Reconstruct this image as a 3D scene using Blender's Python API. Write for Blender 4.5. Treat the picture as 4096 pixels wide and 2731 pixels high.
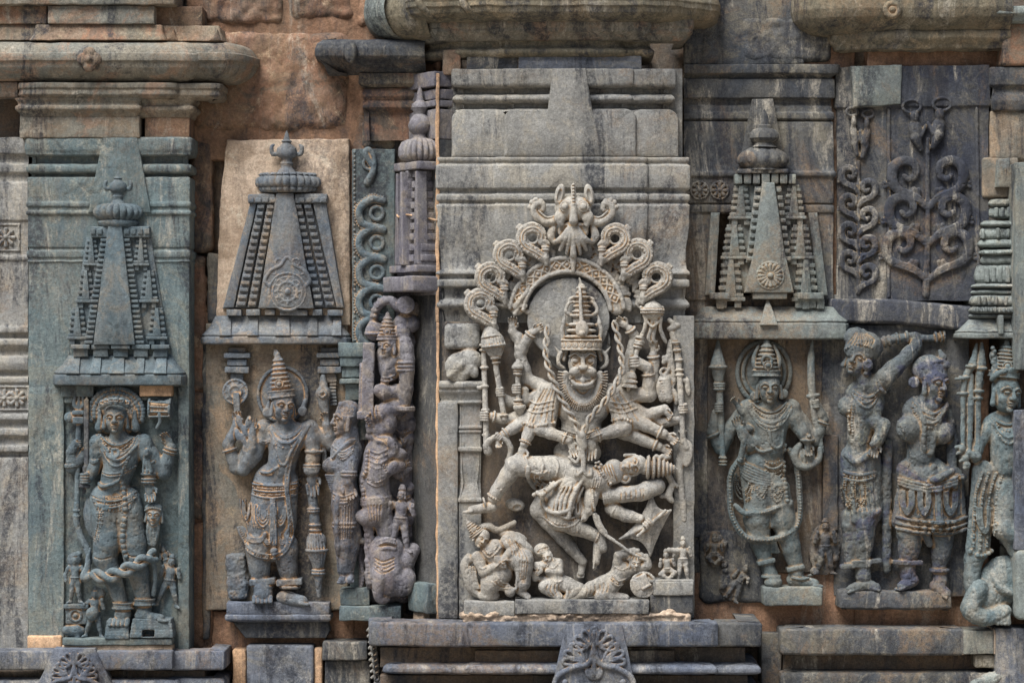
import bpy, bmesh, math, random
import numpy as np
from math import sin, cos, pi, radians

# ------------------------------------------------------------------ scene, camera, sky, sun
for o in list(bpy.data.objects):
    bpy.data.objects.remove(o)
SC = bpy.context.scene
COL = SC.collection
S = 0.001            # one photo pixel on the wall is about one millimetre
D = 9.0              # camera distance to the back wall plane
ZC = 2.35            # height of the picture centre above the court

cam_d = bpy.data.cameras.new('camera')
cam = bpy.data.objects.new('camera', cam_d)
COL.objects.link(cam)
cam.location = (0, -D, ZC)
cam.rotation_euler = (pi / 2, 0, 0)
cam_d.sensor_width = 36
cam_d.lens = 36 * D / 4.096
cam_d.clip_end = 500
SC.camera = cam

SUN_EL, SUN_AZ = radians(58), radians(-38)      # azimuth measured from the wall's normal, negative to the left
world = bpy.data.worlds.new('World')
SC.world = world
world.use_nodes = True
wn = world.node_tree
wn.nodes.clear()
sky = wn.nodes.new('ShaderNodeTexSky')
sky.sky_type = 'NISHITA'
sky.sun_disc = False
sky.sun_elevation = SUN_EL
sky.sun_rotation = pi + SUN_AZ * -1
sky.air_density = 1.0
sky.dust_density = 3.0
bg = wn.nodes.new('ShaderNodeBackground')
bg.inputs[1].default_value = 0.05
wo = wn.nodes.new('ShaderNodeOutputWorld')
wn.links.new(sky.outputs[0], bg.inputs[0])
wn.links.new(bg.outputs[0], wo.inputs[0])

sun_d = bpy.data.lights.new('sun', 'SUN')
sun_d.energy = 4.0
sun_d.angle = radians(36)
sun_d.color = (1.0, 0.975, 0.94)
sun = bpy.data.objects.new('sun', sun_d)
COL.objects.link(sun)
_dx, _dy, _dz = sin(SUN_AZ) * cos(SUN_EL), -cos(SUN_AZ) * cos(SUN_EL), sin(SUN_EL)
from mathutils import Vector
sun.rotation_euler = Vector((_dx, _dy, _dz)).to_track_quat('Z', 'Y').to_euler()
sun.location = (-3, -6, 8)

SC.view_settings.view_transform = 'Standard'
SC.view_settings.look = 'None'
SC.view_settings.exposure = 0.78
SC.view_settings.gamma = 1.0
SC.render.engine = 'CYCLES'

# ------------------------------------------------------------------ coordinates
def K(z):
    return (D - z * S) / D

def WA(V, z0):
    """photo-pixel coordinates (x right, y down, z out of the wall) to metres for an object standing at depth z0"""
    V = np.asarray(V, dtype=np.float64).reshape(-1, 3)
    k = K(z0)
    return np.stack([(V[:, 0] - 2048) * S * k, -V[:, 2] * S, ZC + (1365.5 - V[:, 1]) * S * k], 1)

def crop(ox, oy, f=2.0):
    def c(px, py, z=None):
        if z is None:
            return (ox + px / f, oy + py / f)
        return (ox + px / f, oy + py / f, z)
    return c

# ------------------------------------------------------------------ noise
def _hash(i):
    i = i.astype(np.int64)
    h = (i[..., 0] * 374761393 + i[..., 1] * 668265263 + i[..., 2] * 2147483647 * 31) & 0xffffffff
    h = ((h ^ (h >> 13)) * 1274126177) & 0xffffffff
    h = ((h ^ (h >> 16)) * 2246822519) & 0xffffffff
    return ((h ^ (h >> 15)) & 0xffff) / 65535.0

def vnoise(p):
    p = np.asarray(p, dtype=np.float64)
    i = np.floor(p)
    f = p - i
    u = f * f * (3 - 2 * f)
    r = 0
    for dx in (0, 1):
        for dy in (0, 1):
            for dz in (0, 1):
                w = (u[:, 0] if dx else 1 - u[:, 0]) * (u[:, 1] if dy else 1 - u[:, 1]) * (u[:, 2] if dz else 1 - u[:, 2])
                r = r + w * _hash(i + np.array([dx, dy, dz]))
    return r * 2 - 1

def rough(V, amp=1.4, sc=45.0, fine=0.5, chip=0.0):
    """weathering: shift every vertex by smooth position noise (welded vertices stay welded)"""
    V = np.array(V, dtype=np.float64)
    d = np.stack([vnoise(V / sc + 17.3 * (k + 1)) for k in range(3)], 1) * amp
    d += np.stack([vnoise(V / (sc * .3) + 7.7 * (k + 1)) for k in range(3)], 1) * amp * fine
    return V + d

# ------------------------------------------------------------------ objects
ORG = {}
GROUPS = {'tower_relief': 'miniature towers carved above the statues', 'attendant_figure': 'small attendant figures around the deities',
          'deity_statue': 'large deity figures in the niches', 'base_moulding': 'base mouldings along the foot of the wall',
          'roll_cornice': 'rolled cornices at the top', 'woman_statue': 'pair of women on the right slab', 'small_capital': 'small capitals flanking the halo'}

def root(name, label, cat, x, y, z, group=None):
    o = bpy.data.objects.new(name, None)
    o.empty_display_size = 0.05
    COL.objects.link(o)
    p = WA([(x, y, z)], z)[0]
    o.location = p
    ORG[o.name] = p
    o['label'] = label
    o['category'] = cat
    group = group or GROUPS.get(name)
    if group:
        o['group'] = group
    return o

def link_mesh(name, Vw, Fc, mat, parent=None, sharp=None, cav=None, label=None, cat=None, group=None, kind=None):
    me = bpy.data.meshes.new(name)
    Vw = np.asarray(Vw, dtype=np.float64)
    if parent is not None:
        org = ORG[parent.name]
    else:
        org = np.array([(Vw[:, 0].min() + Vw[:, 0].max()) / 2, Vw[:, 1].max(), Vw[:, 2].min()])
    L = (Vw - org).astype(np.float32)
    if isinstance(Fc, np.ndarray):
        n, m = Fc.shape
        me.vertices.add(len(L))
        me.vertices.foreach_set('co', L.ravel())
        me.loops.add(n * m)
        me.loops.foreach_set('vertex_index', Fc.astype(np.int32).ravel())
        me.polygons.add(n)
        me.polygons.foreach_set('loop_start', np.arange(0, n * m, m, dtype=np.int32))
        me.polygons.foreach_set('loop_total', np.full(n, m, dtype=np.int32))
        me.update(calc_edges=True)
    else:
        me.from_pydata([tuple(v) for v in L], [], [tuple(int(i) for i in f) for f in Fc])
        me.update()
    me.polygons.foreach_set('use_smooth', np.ones(len(me.polygons), dtype=bool))
    if sharp is not None:
        me.set_sharp_from_angle(angle=radians(sharp))
    if cav is not None:
        at = me.attributes.new('cav', 'FLOAT', 'POINT')
        at.data.foreach_set('value', cav.astype(np.float32))
    me.materials.append(mat)
    o = bpy.data.objects.new(name, me)
    COL.objects.link(o)
    if parent is not None:
        o.parent = parent
        ORG[o.name] = org
    else:
        o.location = org
        ORG[o.name] = org
    if label:
        o['label'] = label
    if cat:
        o['category'] = cat
    if group:
        o['group'] = group
    if kind:
        o['kind'] = kind
    return o

# ------------------------------------------------------------------ mesh makers (photo-pixel space)
def weld(V, Fq):
    key = np.round(V / 0.02).astype(np.int64)
    _, idx, inv = np.unique(key, axis=0, return_index=True, return_inverse=True)
    inv = inv.ravel()
    return V[idx], inv[Fq]

def g_box(x0, x1, y0, y1, z0, z1, r=4.0, step=24.0):
    lo, hi = np.array([x0, y0, z0], float), np.array([x1, y1, z1], float)
    r = min(r, *(0.45 * (hi - lo)))
    if max(hi - lo) > 1500:
        step = max(step, 60.0 if max(hi - lo) < 4000 else 300.0)
    def ticks(a, b, step):
        n = max(1, int(round((b - a - 2 * r) / step)))
        t = np.linspace(a + r, b - r, n + 1)
        return np.concatenate([[a], [a + .4 * r], t, [b - .4 * r], [b]])
    T = [ticks(lo[i], hi[i], step if i < 2 else step * 3) for i in range(3)]
    Vs, Fs, n0 = [], [], 0
    for ax in range(3):
        u, v = [(1, 2), (2, 0), (0, 1)][ax]
        gu, gv = np.meshgrid(T[u], T[v], indexing='ij')
        nu, nv = gu.shape
        ii = np.arange(nu * nv).reshape(nu, nv)
        q = np.stack([ii[:-1, :-1], ii[1:, :-1], ii[1:, 1:], ii[:-1, 1:]], -1).reshape(-1, 4)
        for sgn in (0, 1):
            P = np.zeros((nu * nv, 3))
            P[:, u], P[:, v], P[:, ax] = gu.ravel(), gv.ravel(), (hi if sgn else lo)[ax]
            Vs.append(P)
            Fs.append((q if not sgn else q[:, ::-1]) + n0)
            n0 += nu * nv
    V, Fq = weld(np.concatenate(Vs), np.concatenate(Fs))
    inn = np.clip(V, lo + r, hi - r)
    d = V - inn
    l = np.linalg.norm(d, axis=1, keepdims=True)
    V = np.where(l > 1e-6, inn + d / np.maximum(l, 1e-6) * r, V)
    return V, Fq

def chamf(P, r):
    P = [np.array(p, float) for p in P]
    if r <= 0:
        return P
    out = [P[0]]
    for a, b, c in zip(P[:-2], P[1:-1], P[2:]):
        u, v = a - b, c - b
        lu, lv = np.linalg.norm(u), np.linalg.norm(v)
        if lu < 1e-6 or lv < 1e-6:
            continue
        if abs(np.cross(u / lu, v / lv)) < 0.12:
            out.append(b)
            continue
        q = min(r, lu * .4, lv * .4)
        out += [b + u / lu * q, b + (u / lu + v / lv) * q * .3, b + v / lv * q]
    out.append(P[-1])
    return out

def resamp(P, step):
    out = [P[0]]
    for a, b in zip(P[:-1], P[1:]):
        n = max(1, int(np.linalg.norm(b - a) / step + .5))
        for i in range(1, n + 1):
            out.append(a + (b - a) * i / n)
    return np.array(out)

def g_sweep(prof, path, ch=4.0, step=24.0, pstep=34.0):
    """profile [(y, outward)] swept along a plan path [(x, z)] from left to right, mitred at the corners"""
    pr = resamp(chamf(prof, ch), pstep)
    p0 = chamf(path, ch)
    pa = resamp(p0, step)
    t = np.diff(pa, axis=0)
    t /= np.linalg.norm(t, axis=1, keepdims=True)
    nrm = np.stack([-t[:, 1], t[:, 0]], 1)
    n0 = np.vstack([nrm[:1], nrm])
    n1 = np.vstack([nrm, nrm[-1:]])
    m = n0 + n1
    m /= np.maximum(np.sum(m * n0, axis=1, keepdims=True), .25)
    V = np.zeros((len(pa), len(pr), 3))
    V[:, :, 0] = pa[:, None, 0] + m[:, None, 0] * pr[None, :, 1]
    V[:, :, 1] = pr[None, :, 0]
    V[:, :, 2] = pa[:, None, 1] + m[:, None, 1] * pr[None, :, 1]
    a, b = V.shape[:2]
    ii = np.arange(a * b).reshape(a, b)
    q = np.stack([ii[:-1, :-1], ii[:-1, 1:], ii[1:, 1:], ii[1:, :-1]], -1).reshape(-1, 4)
    return V.reshape(-1, 3), q

def g_prism(poly, z0, z1, r=3.0, step=16.0):
    """convex outline [(x, y)] clockwise on screen, front edges chamfered"""
    P = [np.array(p, float) for p in poly]
    ar = sum(a[0] * b[1] - b[0] * a[1] for a, b in zip(P, P[1:] + P[:1]))
    if ar < 0:
        P = P[::-1]
    ring = resamp(P + [P[0]], step)[:-1]
    n = len(ring)
    c = ring.mean(0)
    # inset along the edge normals
    prv, nxt = np.roll(ring, 1, 0), np.roll(ring, -1, 0)
    t0 = ring - prv
    t1 = nxt - ring
    t0 /= np.linalg.norm(t0, axis=1, keepdims=True)
    t1 /= np.linalg.norm(t1, axis=1, keepdims=True)
    nn0 = np.stack([-t0[:, 1], t0[:, 0]], 1)
    nn1 = np.stack([-t1[:, 1], t1[:, 0]], 1)
    m = nn0 + nn1
    m /= np.maximum(np.sum(m * nn0, 1, keepdims=True), .4)
    ins = ring + m * r
    mid = ring + m * r * .3
    lay = [(ring, z0), (ring, z1 - r), (mid, z1 - r * .3), (ins, z1)]
    V = np.concatenate([np.column_stack([a, np.full(n, z)]) for a, z in lay])
    F = []
    for k in range(len(lay) - 1):
        for i in range(n):
            j = (i + 1) % n
            F.append((k * n + i, (k + 1) * n + i, (k + 1) * n + j, k * n + j))
    F.append(tuple(3 * n + i for i in range(n))[::-1])
    F.append(tuple(range(n)))
    return V, F

def g_lathe(cx, cz, prof, seg=36, ribs=0, rib=0.0, flat=1.0):
    """solid of revolution about a vertical axis, profile [(y, radius)] from top to bottom; ribs = lobes (amalaka)"""
    pr = np.array(prof, float)
    th = np.arange(seg) / seg * 2 * pi
    V = np.zeros((len(pr), seg, 3))
    for i, (y, r) in enumerate(pr):
        rr = r * (1 - rib + rib * np.abs(np.cos(th * ribs / 2)) ** .6) if ribs else np.full(seg, r)
        V[i, :, 0] = cx + rr * np.cos(th)
        V[i, :, 1] = y
        V[i, :, 2] = cz + rr * np.sin(th) * flat
    F = []
    for i in range(len(pr) - 1):
        for j in range(seg):
            k = (j + 1) % seg
            F.append((i * seg + j, (i + 1) * seg + j, (i + 1) * seg + k, i * seg + k))
    F.append(tuple(range(seg)))
    F.append(tuple((len(pr) - 1) * seg + j for j in range(seg))[::-1])
    return V.reshape(-1, 3), F

def join(*gs):
    Vs, Fs, n = [], [], 0
    for V, F in gs:
        Vs.append(np.asarray(V, float))
        if isinstance(F, np.ndarray):
            F = F.tolist()
        Fs += [tuple(i + n for i in f) for f in F]
        n += len(V)
    return np.concatenate(Vs), Fs

# (V, F) -> linked object; z0 is the depth at which the thing stands
def put(name, g, mat, parent=None, z0=0.0, amp=1.3, sc=45.0, sharp=38, seed=None, **kw):
    V, F = g
    V = rough(V, amp, sc) if amp else np.asarray(V, float)
    return link_mesh(name, WA(V, z0), F, mat, parent, sharp, **kw)

# ------------------------------------------------------------------ carved forms: signed distance sculpting
def catmull(P, n=6, closed=False):
    P = [np.array(p, float) for p in P]
    if len(P) < 3:
        return np.array(P)
    Q = [P[-1]] + P + [P[0], P[1]] if closed else [2 * P[0] - P[1]] + P + [2 * P[-1] - P[-2]]
    out = []
    for i in range(1, len(Q) - 2):
        a, b, c, d = Q[i - 1:i + 3]
        for k in range(n):
            t = k / n
            out.append(.5 * (2 * b + (c - a) * t + (2 * a - 5 * b + 4 * c - d) * t * t + (3 * b - a - 3 * c + d) * t ** 3))
    out.append(Q[-2] if not closed else P[0])
    return np.array(out)

def rotm(rx, ry, rz):
    cx, sx, cy, sy, cz, sz = cos(rx), sin(rx), cos(ry), sin(ry), cos(rz), sin(rz)
    X = np.array([[1, 0, 0], [0, cx, -sx], [0, sx, cx]])
    Y = np.array([[cy, 0, sy], [0, 1, 0], [-sy, 0, cy]])
    Z = np.array([[cz, -sz, 0], [sz, cz, 0], [0, 0, 1]])
    return Z @ Y @ X

THIN = []

class Carve:
    """collects forms in photo-pixel space (x right, y down, z out) and meshes their smooth union"""
    def __init__(s, h=2.2, zmin=-1e9, auto=False):
        s.h, s.zmin, s.ops, s.auto, s.late = h * 1.12, zmin, [], auto, []

    def _op(s, lo, hi, fn, k, sub):
        m = k + 3 * s.h
        s.ops.append((np.array(lo) - m, np.array(hi) + m, fn, k, sub))

    def cap(s, a, b, ra, rb=None, k=6.0, sub=False, zs=1.0):
        rb = ra if rb is None else rb
        a, b = np.array(a, float), np.array(b, float)
        rm = max(ra, rb)
        ab = (b - a) * np.array([1, 1, 1 / zs])
        l2 = max(float(ab @ ab), 1e-9)
        def fn(x, y, z):
            px, py, pz = x - a[0], y - a[1], (z - a[2]) / zs
            t = np.clip((px * ab[0] + py * ab[1] + pz * ab[2]) / l2, 0, 1)
            return np.sqrt((px - t * ab[0]) ** 2 + (py - t * ab[1]) ** 2 + (pz - t * ab[2]) ** 2) - (ra + (rb - ra) * t)
        s._op(np.minimum(a, b) - rm * np.array([1, 1, max(zs, 1)]), np.maximum(a, b) + rm * np.array([1, 1, max(zs, 1)]), fn, k, sub)

    def ell(s, c, r, rot=(0, 0, 0), k=6.0, sub=False):
        c, r = np.array(c, float), np.array(r, float)
        M = rot if isinstance(rot, np.ndarray) else rotm(*rot)
        ext = np.sqrt((M ** 2) @ (r ** 2))
        def fn(x, y, z):
            px, py, pz = x - c[0], y - c[1], z - c[2]
            q = [M[0, i] * px + M[1, i] * py + M[2, i] * pz for i in range(3)]
            k0 = np.sqrt((q[0] / r[0]) ** 2 + (q[1] / r[1]) ** 2 + (q[2] / r[2]) ** 2)
            k1 = np.sqrt((q[0] / r[0] ** 2) ** 2 + (q[1] / r[1] ** 2) ** 2 + (q[2] / r[2] ** 2) ** 2)
            return k0 * (k0 - 1) / np.maximum(k1, 1e-6)
        s._op(c - ext, c + ext, fn, k, sub)

    def ball(s, c, r, k=2.0, sub=False):
        c = np.array(c, float)
        def fn(x, y, z):
            return np.sqrt((x - c[0]) ** 2 + (y - c[1]) ** 2 + (z - c[2]) ** 2) - r
        s._op(c - r, c + r, fn, k, sub)

    def box(s, c, hf, rot=(0, 0, 0), rnd=3.0, k=3.0, sub=False):
        c, hf = np.array(c, float), np.array(hf, float)
        rnd = min(rnd, hf.min() * .95)
        M = rot if isinstance(rot, np.ndarray) else rotm(*rot)
        ext = np.abs(M) @ hf
        e = hf - rnd
        def fn(x, y, z):
            px, py, pz = x - c[0], y - c[1], z - c[2]
            q = [np.abs(M[0, i] * px + M[1, i] * py + M[2, i] * pz) - e[i] for i in range(3)]
            o = np.sqrt(np.maximum(q[0], 0) ** 2 + np.maximum(q[1], 0) ** 2 + np.maximum(q[2], 0) ** 2)
            return o + np.minimum(np.maximum(np.maximum(q[0], q[1]), q[2]), 0) - rnd
        s._op(c - ext, c + ext, fn, k, sub)

    def disc(s, a, b, ra, rb=None, rnd=2.0, k=3.0, sub=False):
        """flat-ended (tapering) cylinder from a to b"""
        rb = ra if rb is None else rb
        a, b = np.array(a, float), np.array(b, float)
        ax = b - a
        L = np.linalg.norm(ax)
        ax = ax / L
        rm = max(ra, rb)
        def fn(x, y, z):
            px, py, pz = x - a[0], y - a[1], z - a[2]
            t = px * ax[0] + py * ax[1] + pz * ax[2]
            rad = np.sqrt(np.maximum(px * px + py * py + pz * pz - t * t, 0))
            q0 = rad - (ra + (rb - ra) * np.clip(t / L, 0, 1)) + rnd
            q1 = np.abs(t - L / 2) - L / 2 + rnd
            return np.sqrt(np.maximum(q0, 0) ** 2 + np.maximum(q1, 0) ** 2) + np.minimum(np.maximum(q0, q1), 0) - rnd
        s._op(np.minimum(a, b) - rm, np.maximum(a, b) + rm, fn, k, sub)

    def tube(s, P, r, n=5, k=3.0, closed=False, sub=False, smooth=True, zs=1.0, lift=None):
        if lift is None:
            lift = s.auto and (max(r) if hasattr(r, '__len__') else r) <= 9.5
        Q = catmull(P, n, closed) if smooth else np.array(P, float)
        rs = np.interp(np.linspace(0, 1, len(Q)), np.linspace(0, 1, len(r)), r) if hasattr(r, '__len__') else np.full(len(Q), r)
        if lift:
            s.late.append((Q, rs, k, sub, None))
            return
        for i in range(len(Q) - 1):
            s.cap(Q[i], Q[i + 1], rs[i], rs[i + 1], k, sub, zs)

    def line(s, P, r=3.4, bead=None, n=6, k=1.5, sub=False, closed=False):
        """an ornament laid on the finished surface, or a groove cut into it; P = [(x, y)]"""
        Q = catmull([(p[0], p[1], 1e4 if len(p) < 3 else p[2]) for p in P], n, closed)
        s.late.append((Q, np.full(len(Q), float(r)), k, sub, bead))

    def beads(s, P, r, gap=None, n=8, k=1.2, closed=False, smooth=True, lift=None):
        Q = catmull(P, n, closed) if smooth else np.array(P, float)
        if s.auto if lift is None else lift:
            s.late.append((Q, np.full(len(Q), float(r)), k, False, gap or r * 2.1))
            return
        d = np.concatenate([[0], np.cumsum(np.linalg.norm(np.diff(Q, axis=0), axis=1))])
        m = max(2, int(d[-1] / (gap or r * 2.1)))
        for t in np.linspace(0, d[-1], m + 1):
            s.ball([np.interp(t, d, Q[:, i]) for i in range(3)], r, k)

    def ring(s, c, ax, R, r, k=2.0, n=14, flat=1.0, bead=None):
        ax = np.array(ax, float)
        ax /= np.linalg.norm(ax)
        u = np.cross(ax, [0, 0, 1.0])
        if np.linalg.norm(u) < .1:
            u = np.cross(ax, [1.0, 0, 0])
        u /= np.linalg.norm(u)
        v = np.cross(ax, u)
        P = [np.array(c) + R * (u * cos(a) + v * sin(a) * flat) for a in np.linspace(0, 2 * pi, n + 1)]
        if bead:
            s.beads(P, r, bead, smooth=False, k=k, lift=False)
        else:
            s.tube(P, r, smooth=False, k=k, lift=False)

    def mesh(s):
        h = s.h
        lo = np.min([o[0] for o in s.ops if not o[4]], axis=0)
        hi = np.max([o[1] for o in s.ops if not o[4]], axis=0)
        lo[2] = max(lo[2], s.zmin)
        n = np.ceil((hi - lo) / h).astype(int) + 1
        X, Y, Z = (lo[i] + np.arange(n[i]) * h for i in range(3))
        X, Y, Z = X.astype(np.float32), Y.astype(np.float32), Z.astype(np.float32)
        A = np.full(n, 60.0, dtype=np.float32)
        def apply(ops):
            for a, b, fn, k, sub in ops:
                i0 = np.clip(np.floor((a - lo) / h).astype(int), 0, n)
                i1 = np.clip(np.ceil((b - lo) / h).astype(int) + 1, 0, n)
                if np.any(i1 <= i0):
                    continue
                sl = tuple(slice(i0[i], i1[i]) for i in range(3))
                d = fn(X[sl[0]][:, None, None], Y[sl[1]][None, :, None], Z[sl[2]][None, None, :])
                c = A[sl]
                if sub:
                    d = -d
                q = np.maximum(k - np.abs(c - d), 0) / max(k, 1e-6)
                A[sl] = np.maximum(c, d) + q * q * k * .25 if sub else np.minimum(c, d) - q * q * k * .25
        apply(s.ops)
        if s.late:
            ins = A < 0
            top = n[2] - 1 - np.argmax(ins[:, :, ::-1], axis=2)
            Hm = np.where(ins.any(axis=2), lo[2] + top * h, np.nan)
            base = np.nanmin(Hm) if s.zmin < -1e8 else s.zmin + 6
            Hm = np.where(np.isnan(Hm), base, Hm)
            s.ops = []
            for Q, rs, k, sub, bead in s.late:
                d = np.concatenate([[0], np.cumsum(np.linalg.norm(np.diff(Q[:, :2], axis=0), axis=1))])
                m_ = max(2, int(d[-1] / (bead or 5.0)))
                T = np.linspace(0, d[-1], m_ + 1)
                P = np.stack([np.interp(T, d, Q[:, i]) for i in range(3)], 1)
                R_ = np.interp(T, d, rs)
                ix = np.clip(np.round((P[:, 0] - lo[0]) / h).astype(int), 0, n[0] - 1)
                iy = np.clip(np.round((P[:, 1] - lo[1]) / h).astype(int), 0, n[1] - 1)
                hz = Hm[ix, iy]
                if len(hz) > 4 and not bead:
                    e = np.pad(hz, 1, mode='edge')
                    hz = np.maximum(hz, (e[:-2] + e[1:-1] + e[2:]) / 3)
                if sub:
                    P[:, 2] = hz + R_ * .25
                else:
                    P[:, 2] = np.where(P[:, 2] > 9e3, hz + R_ * .3, np.clip(P[:, 2], hz + R_ * .3, hz + 12))
                if bead:
                    for i_, (p_, r_) in enumerate(zip(P, R_)):
                        w_ = abs(math.sin(p_[0] * 12.9 + p_[1] * 7.3 + i_))
                        if w_ > .07:
                            s.ball(p_ - np.array((0, 0, r_ * .5 * (w_ < .3))), r_ * (.8 + .3 * w_), k)
                else:
                    for i in range(len(P) - 1):
                        if abs(P[i][2] - P[i + 1][2]) < 22:
                            s.cap(P[i], P[i + 1], R_[i], R_[i + 1], k, sub)
            apply(s.ops)
        B = A < 0
        m = np.zeros(n - 1, dtype=np.int8)
        for dx in (0, 1):
            for dy in (0, 1):
                for dz in (0, 1):
                    m += B[dx:n[0] - 1 + dx, dy:n[1] - 1 + dy, dz:n[2] - 1 + dz]
        I = np.argwhere((m > 0) & (m < 8))
        idx = np.full(n - 1, -1, dtype=np.int32)
        idx[I[:, 0], I[:, 1], I[:, 2]] = np.arange(len(I))
        acc = np.zeros((len(I), 3), dtype=np.float64)
        cnt = np.zeros(len(I))
        for ax in range(3):
            o = [i for i in range(3) if i != ax]
            for p in (0, 1):
                for q in (0, 1):
                    off = np.zeros(3, int)
                    off[o[0]], off[o[1]] = p, q
                    J = I + off
                    J2 = J.copy()
                    J2[:, ax] += 1
                    a = A[J[:, 0], J[:, 1], J[:, 2]]
                    b = A[J2[:, 0], J2[:, 1], J2[:, 2]]
                    w = (a < 0) != (b < 0)
                    t = np.where(w, a / np.where(w, a - b, 1), 0)
                    P = np.tile(off, (len(I), 1)).astype(float)
                    P[:, ax] = t
                    acc += P * w[:, None]
                    cnt += w
        V = (I + acc / np.maximum(cnt, 1)[:, None]) * h + lo
        Fs = []
        for ax in range(3):
            o = [(1, 2), (2, 0), (0, 1)][ax]
            sl0 = [slice(1, n[i] - 1) for i in range(3)]
            sl1 = list(sl0)
            sl0[ax] = slice(0, n[ax] - 1)
            sl1[ax] = slice(1, n[ax])
            b0, b1 = B[tuple(sl0)], B[tuple(sl1)]
            E = np.argwhere(b0 != b1)
            if not len(E):
                continue
            flip = b0[E[:, 0], E[:, 1], E[:, 2]]
            base = E + 1
            base[:, ax] -= 1
            cs = []
            for p, q in ((-1, -1), (0, -1), (0, 0), (-1, 0)):
                J = base.copy()
                J[:, o[0]] += p
                J[:, o[1]] += q
                cs.append(idx[J[:, 0], J[:, 1], J[:, 2]])
            Q = np.stack(cs, 1)
            Q[flip] = Q[flip][:, ::-1]
            Fs.append(Q)
        F = np.concatenate(Fs)
        # how sheltered each spot is: where dust and old lime stay
        N = np.zeros_like(V)
        for i in range(3):
            Jp = np.clip(np.round((V - lo) / h).astype(int), 1, n - 2)
            Jm = Jp.copy()
            Jp2 = Jp.copy()
            Jp2[:, i] += 1
            Jm[:, i] -= 1
            N[:, i] = A[Jp2[:, 0], Jp2[:, 1], Jp2[:, 2]] - A[Jm[:, 0], Jm[:, 1], Jm[:, 2]]
        N /= np.maximum(np.linalg.norm(N, axis=1, keepdims=True), 1e-6)
        r = 9.0
        J = np.clip(np.round((V + N * r - lo) / h).astype(int), 0, n - 1)
        cav = np.clip(1 - A[J[:, 0], J[:, 1], J[:, 2]] / r, 0, 1)
        return V, F, N, cav

    def put(s, name, mat, parent=None, z0=0.0, amp=0.7, ns=1.0, **kw):
        V, F, N, cav = s.mesh()
        # the side that grows into the wall is never cut free: leave it out
        keep = N[F].mean(axis=1)[:, 2] > -.42
        F = F[keep]
        used = np.zeros(len(V), dtype=bool)
        used[F.ravel()] = True
        re_ = np.cumsum(used) - 1
        V, N, cav, F = V[used], N[used], cav[used], re_[F]
        if amp:
            V = V + N * (vnoise(V / (9.0 * ns))[:, None] * amp + vnoise(V / (26.0 * ns) + 3.1)[:, None] * amp * 1.2)
            # small losses where the stone has spalled
            V = V - N * (np.maximum(vnoise(V / 11.0 + 40.7) - .52, 0) * 9.0 * min(1.0, amp))[:, None]
        o = link_mesh(name, WA(V, z0), F, mat, parent, None, cav, **kw)
        if len(F) > 6000:
            THIN.append(o)
        return o
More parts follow.
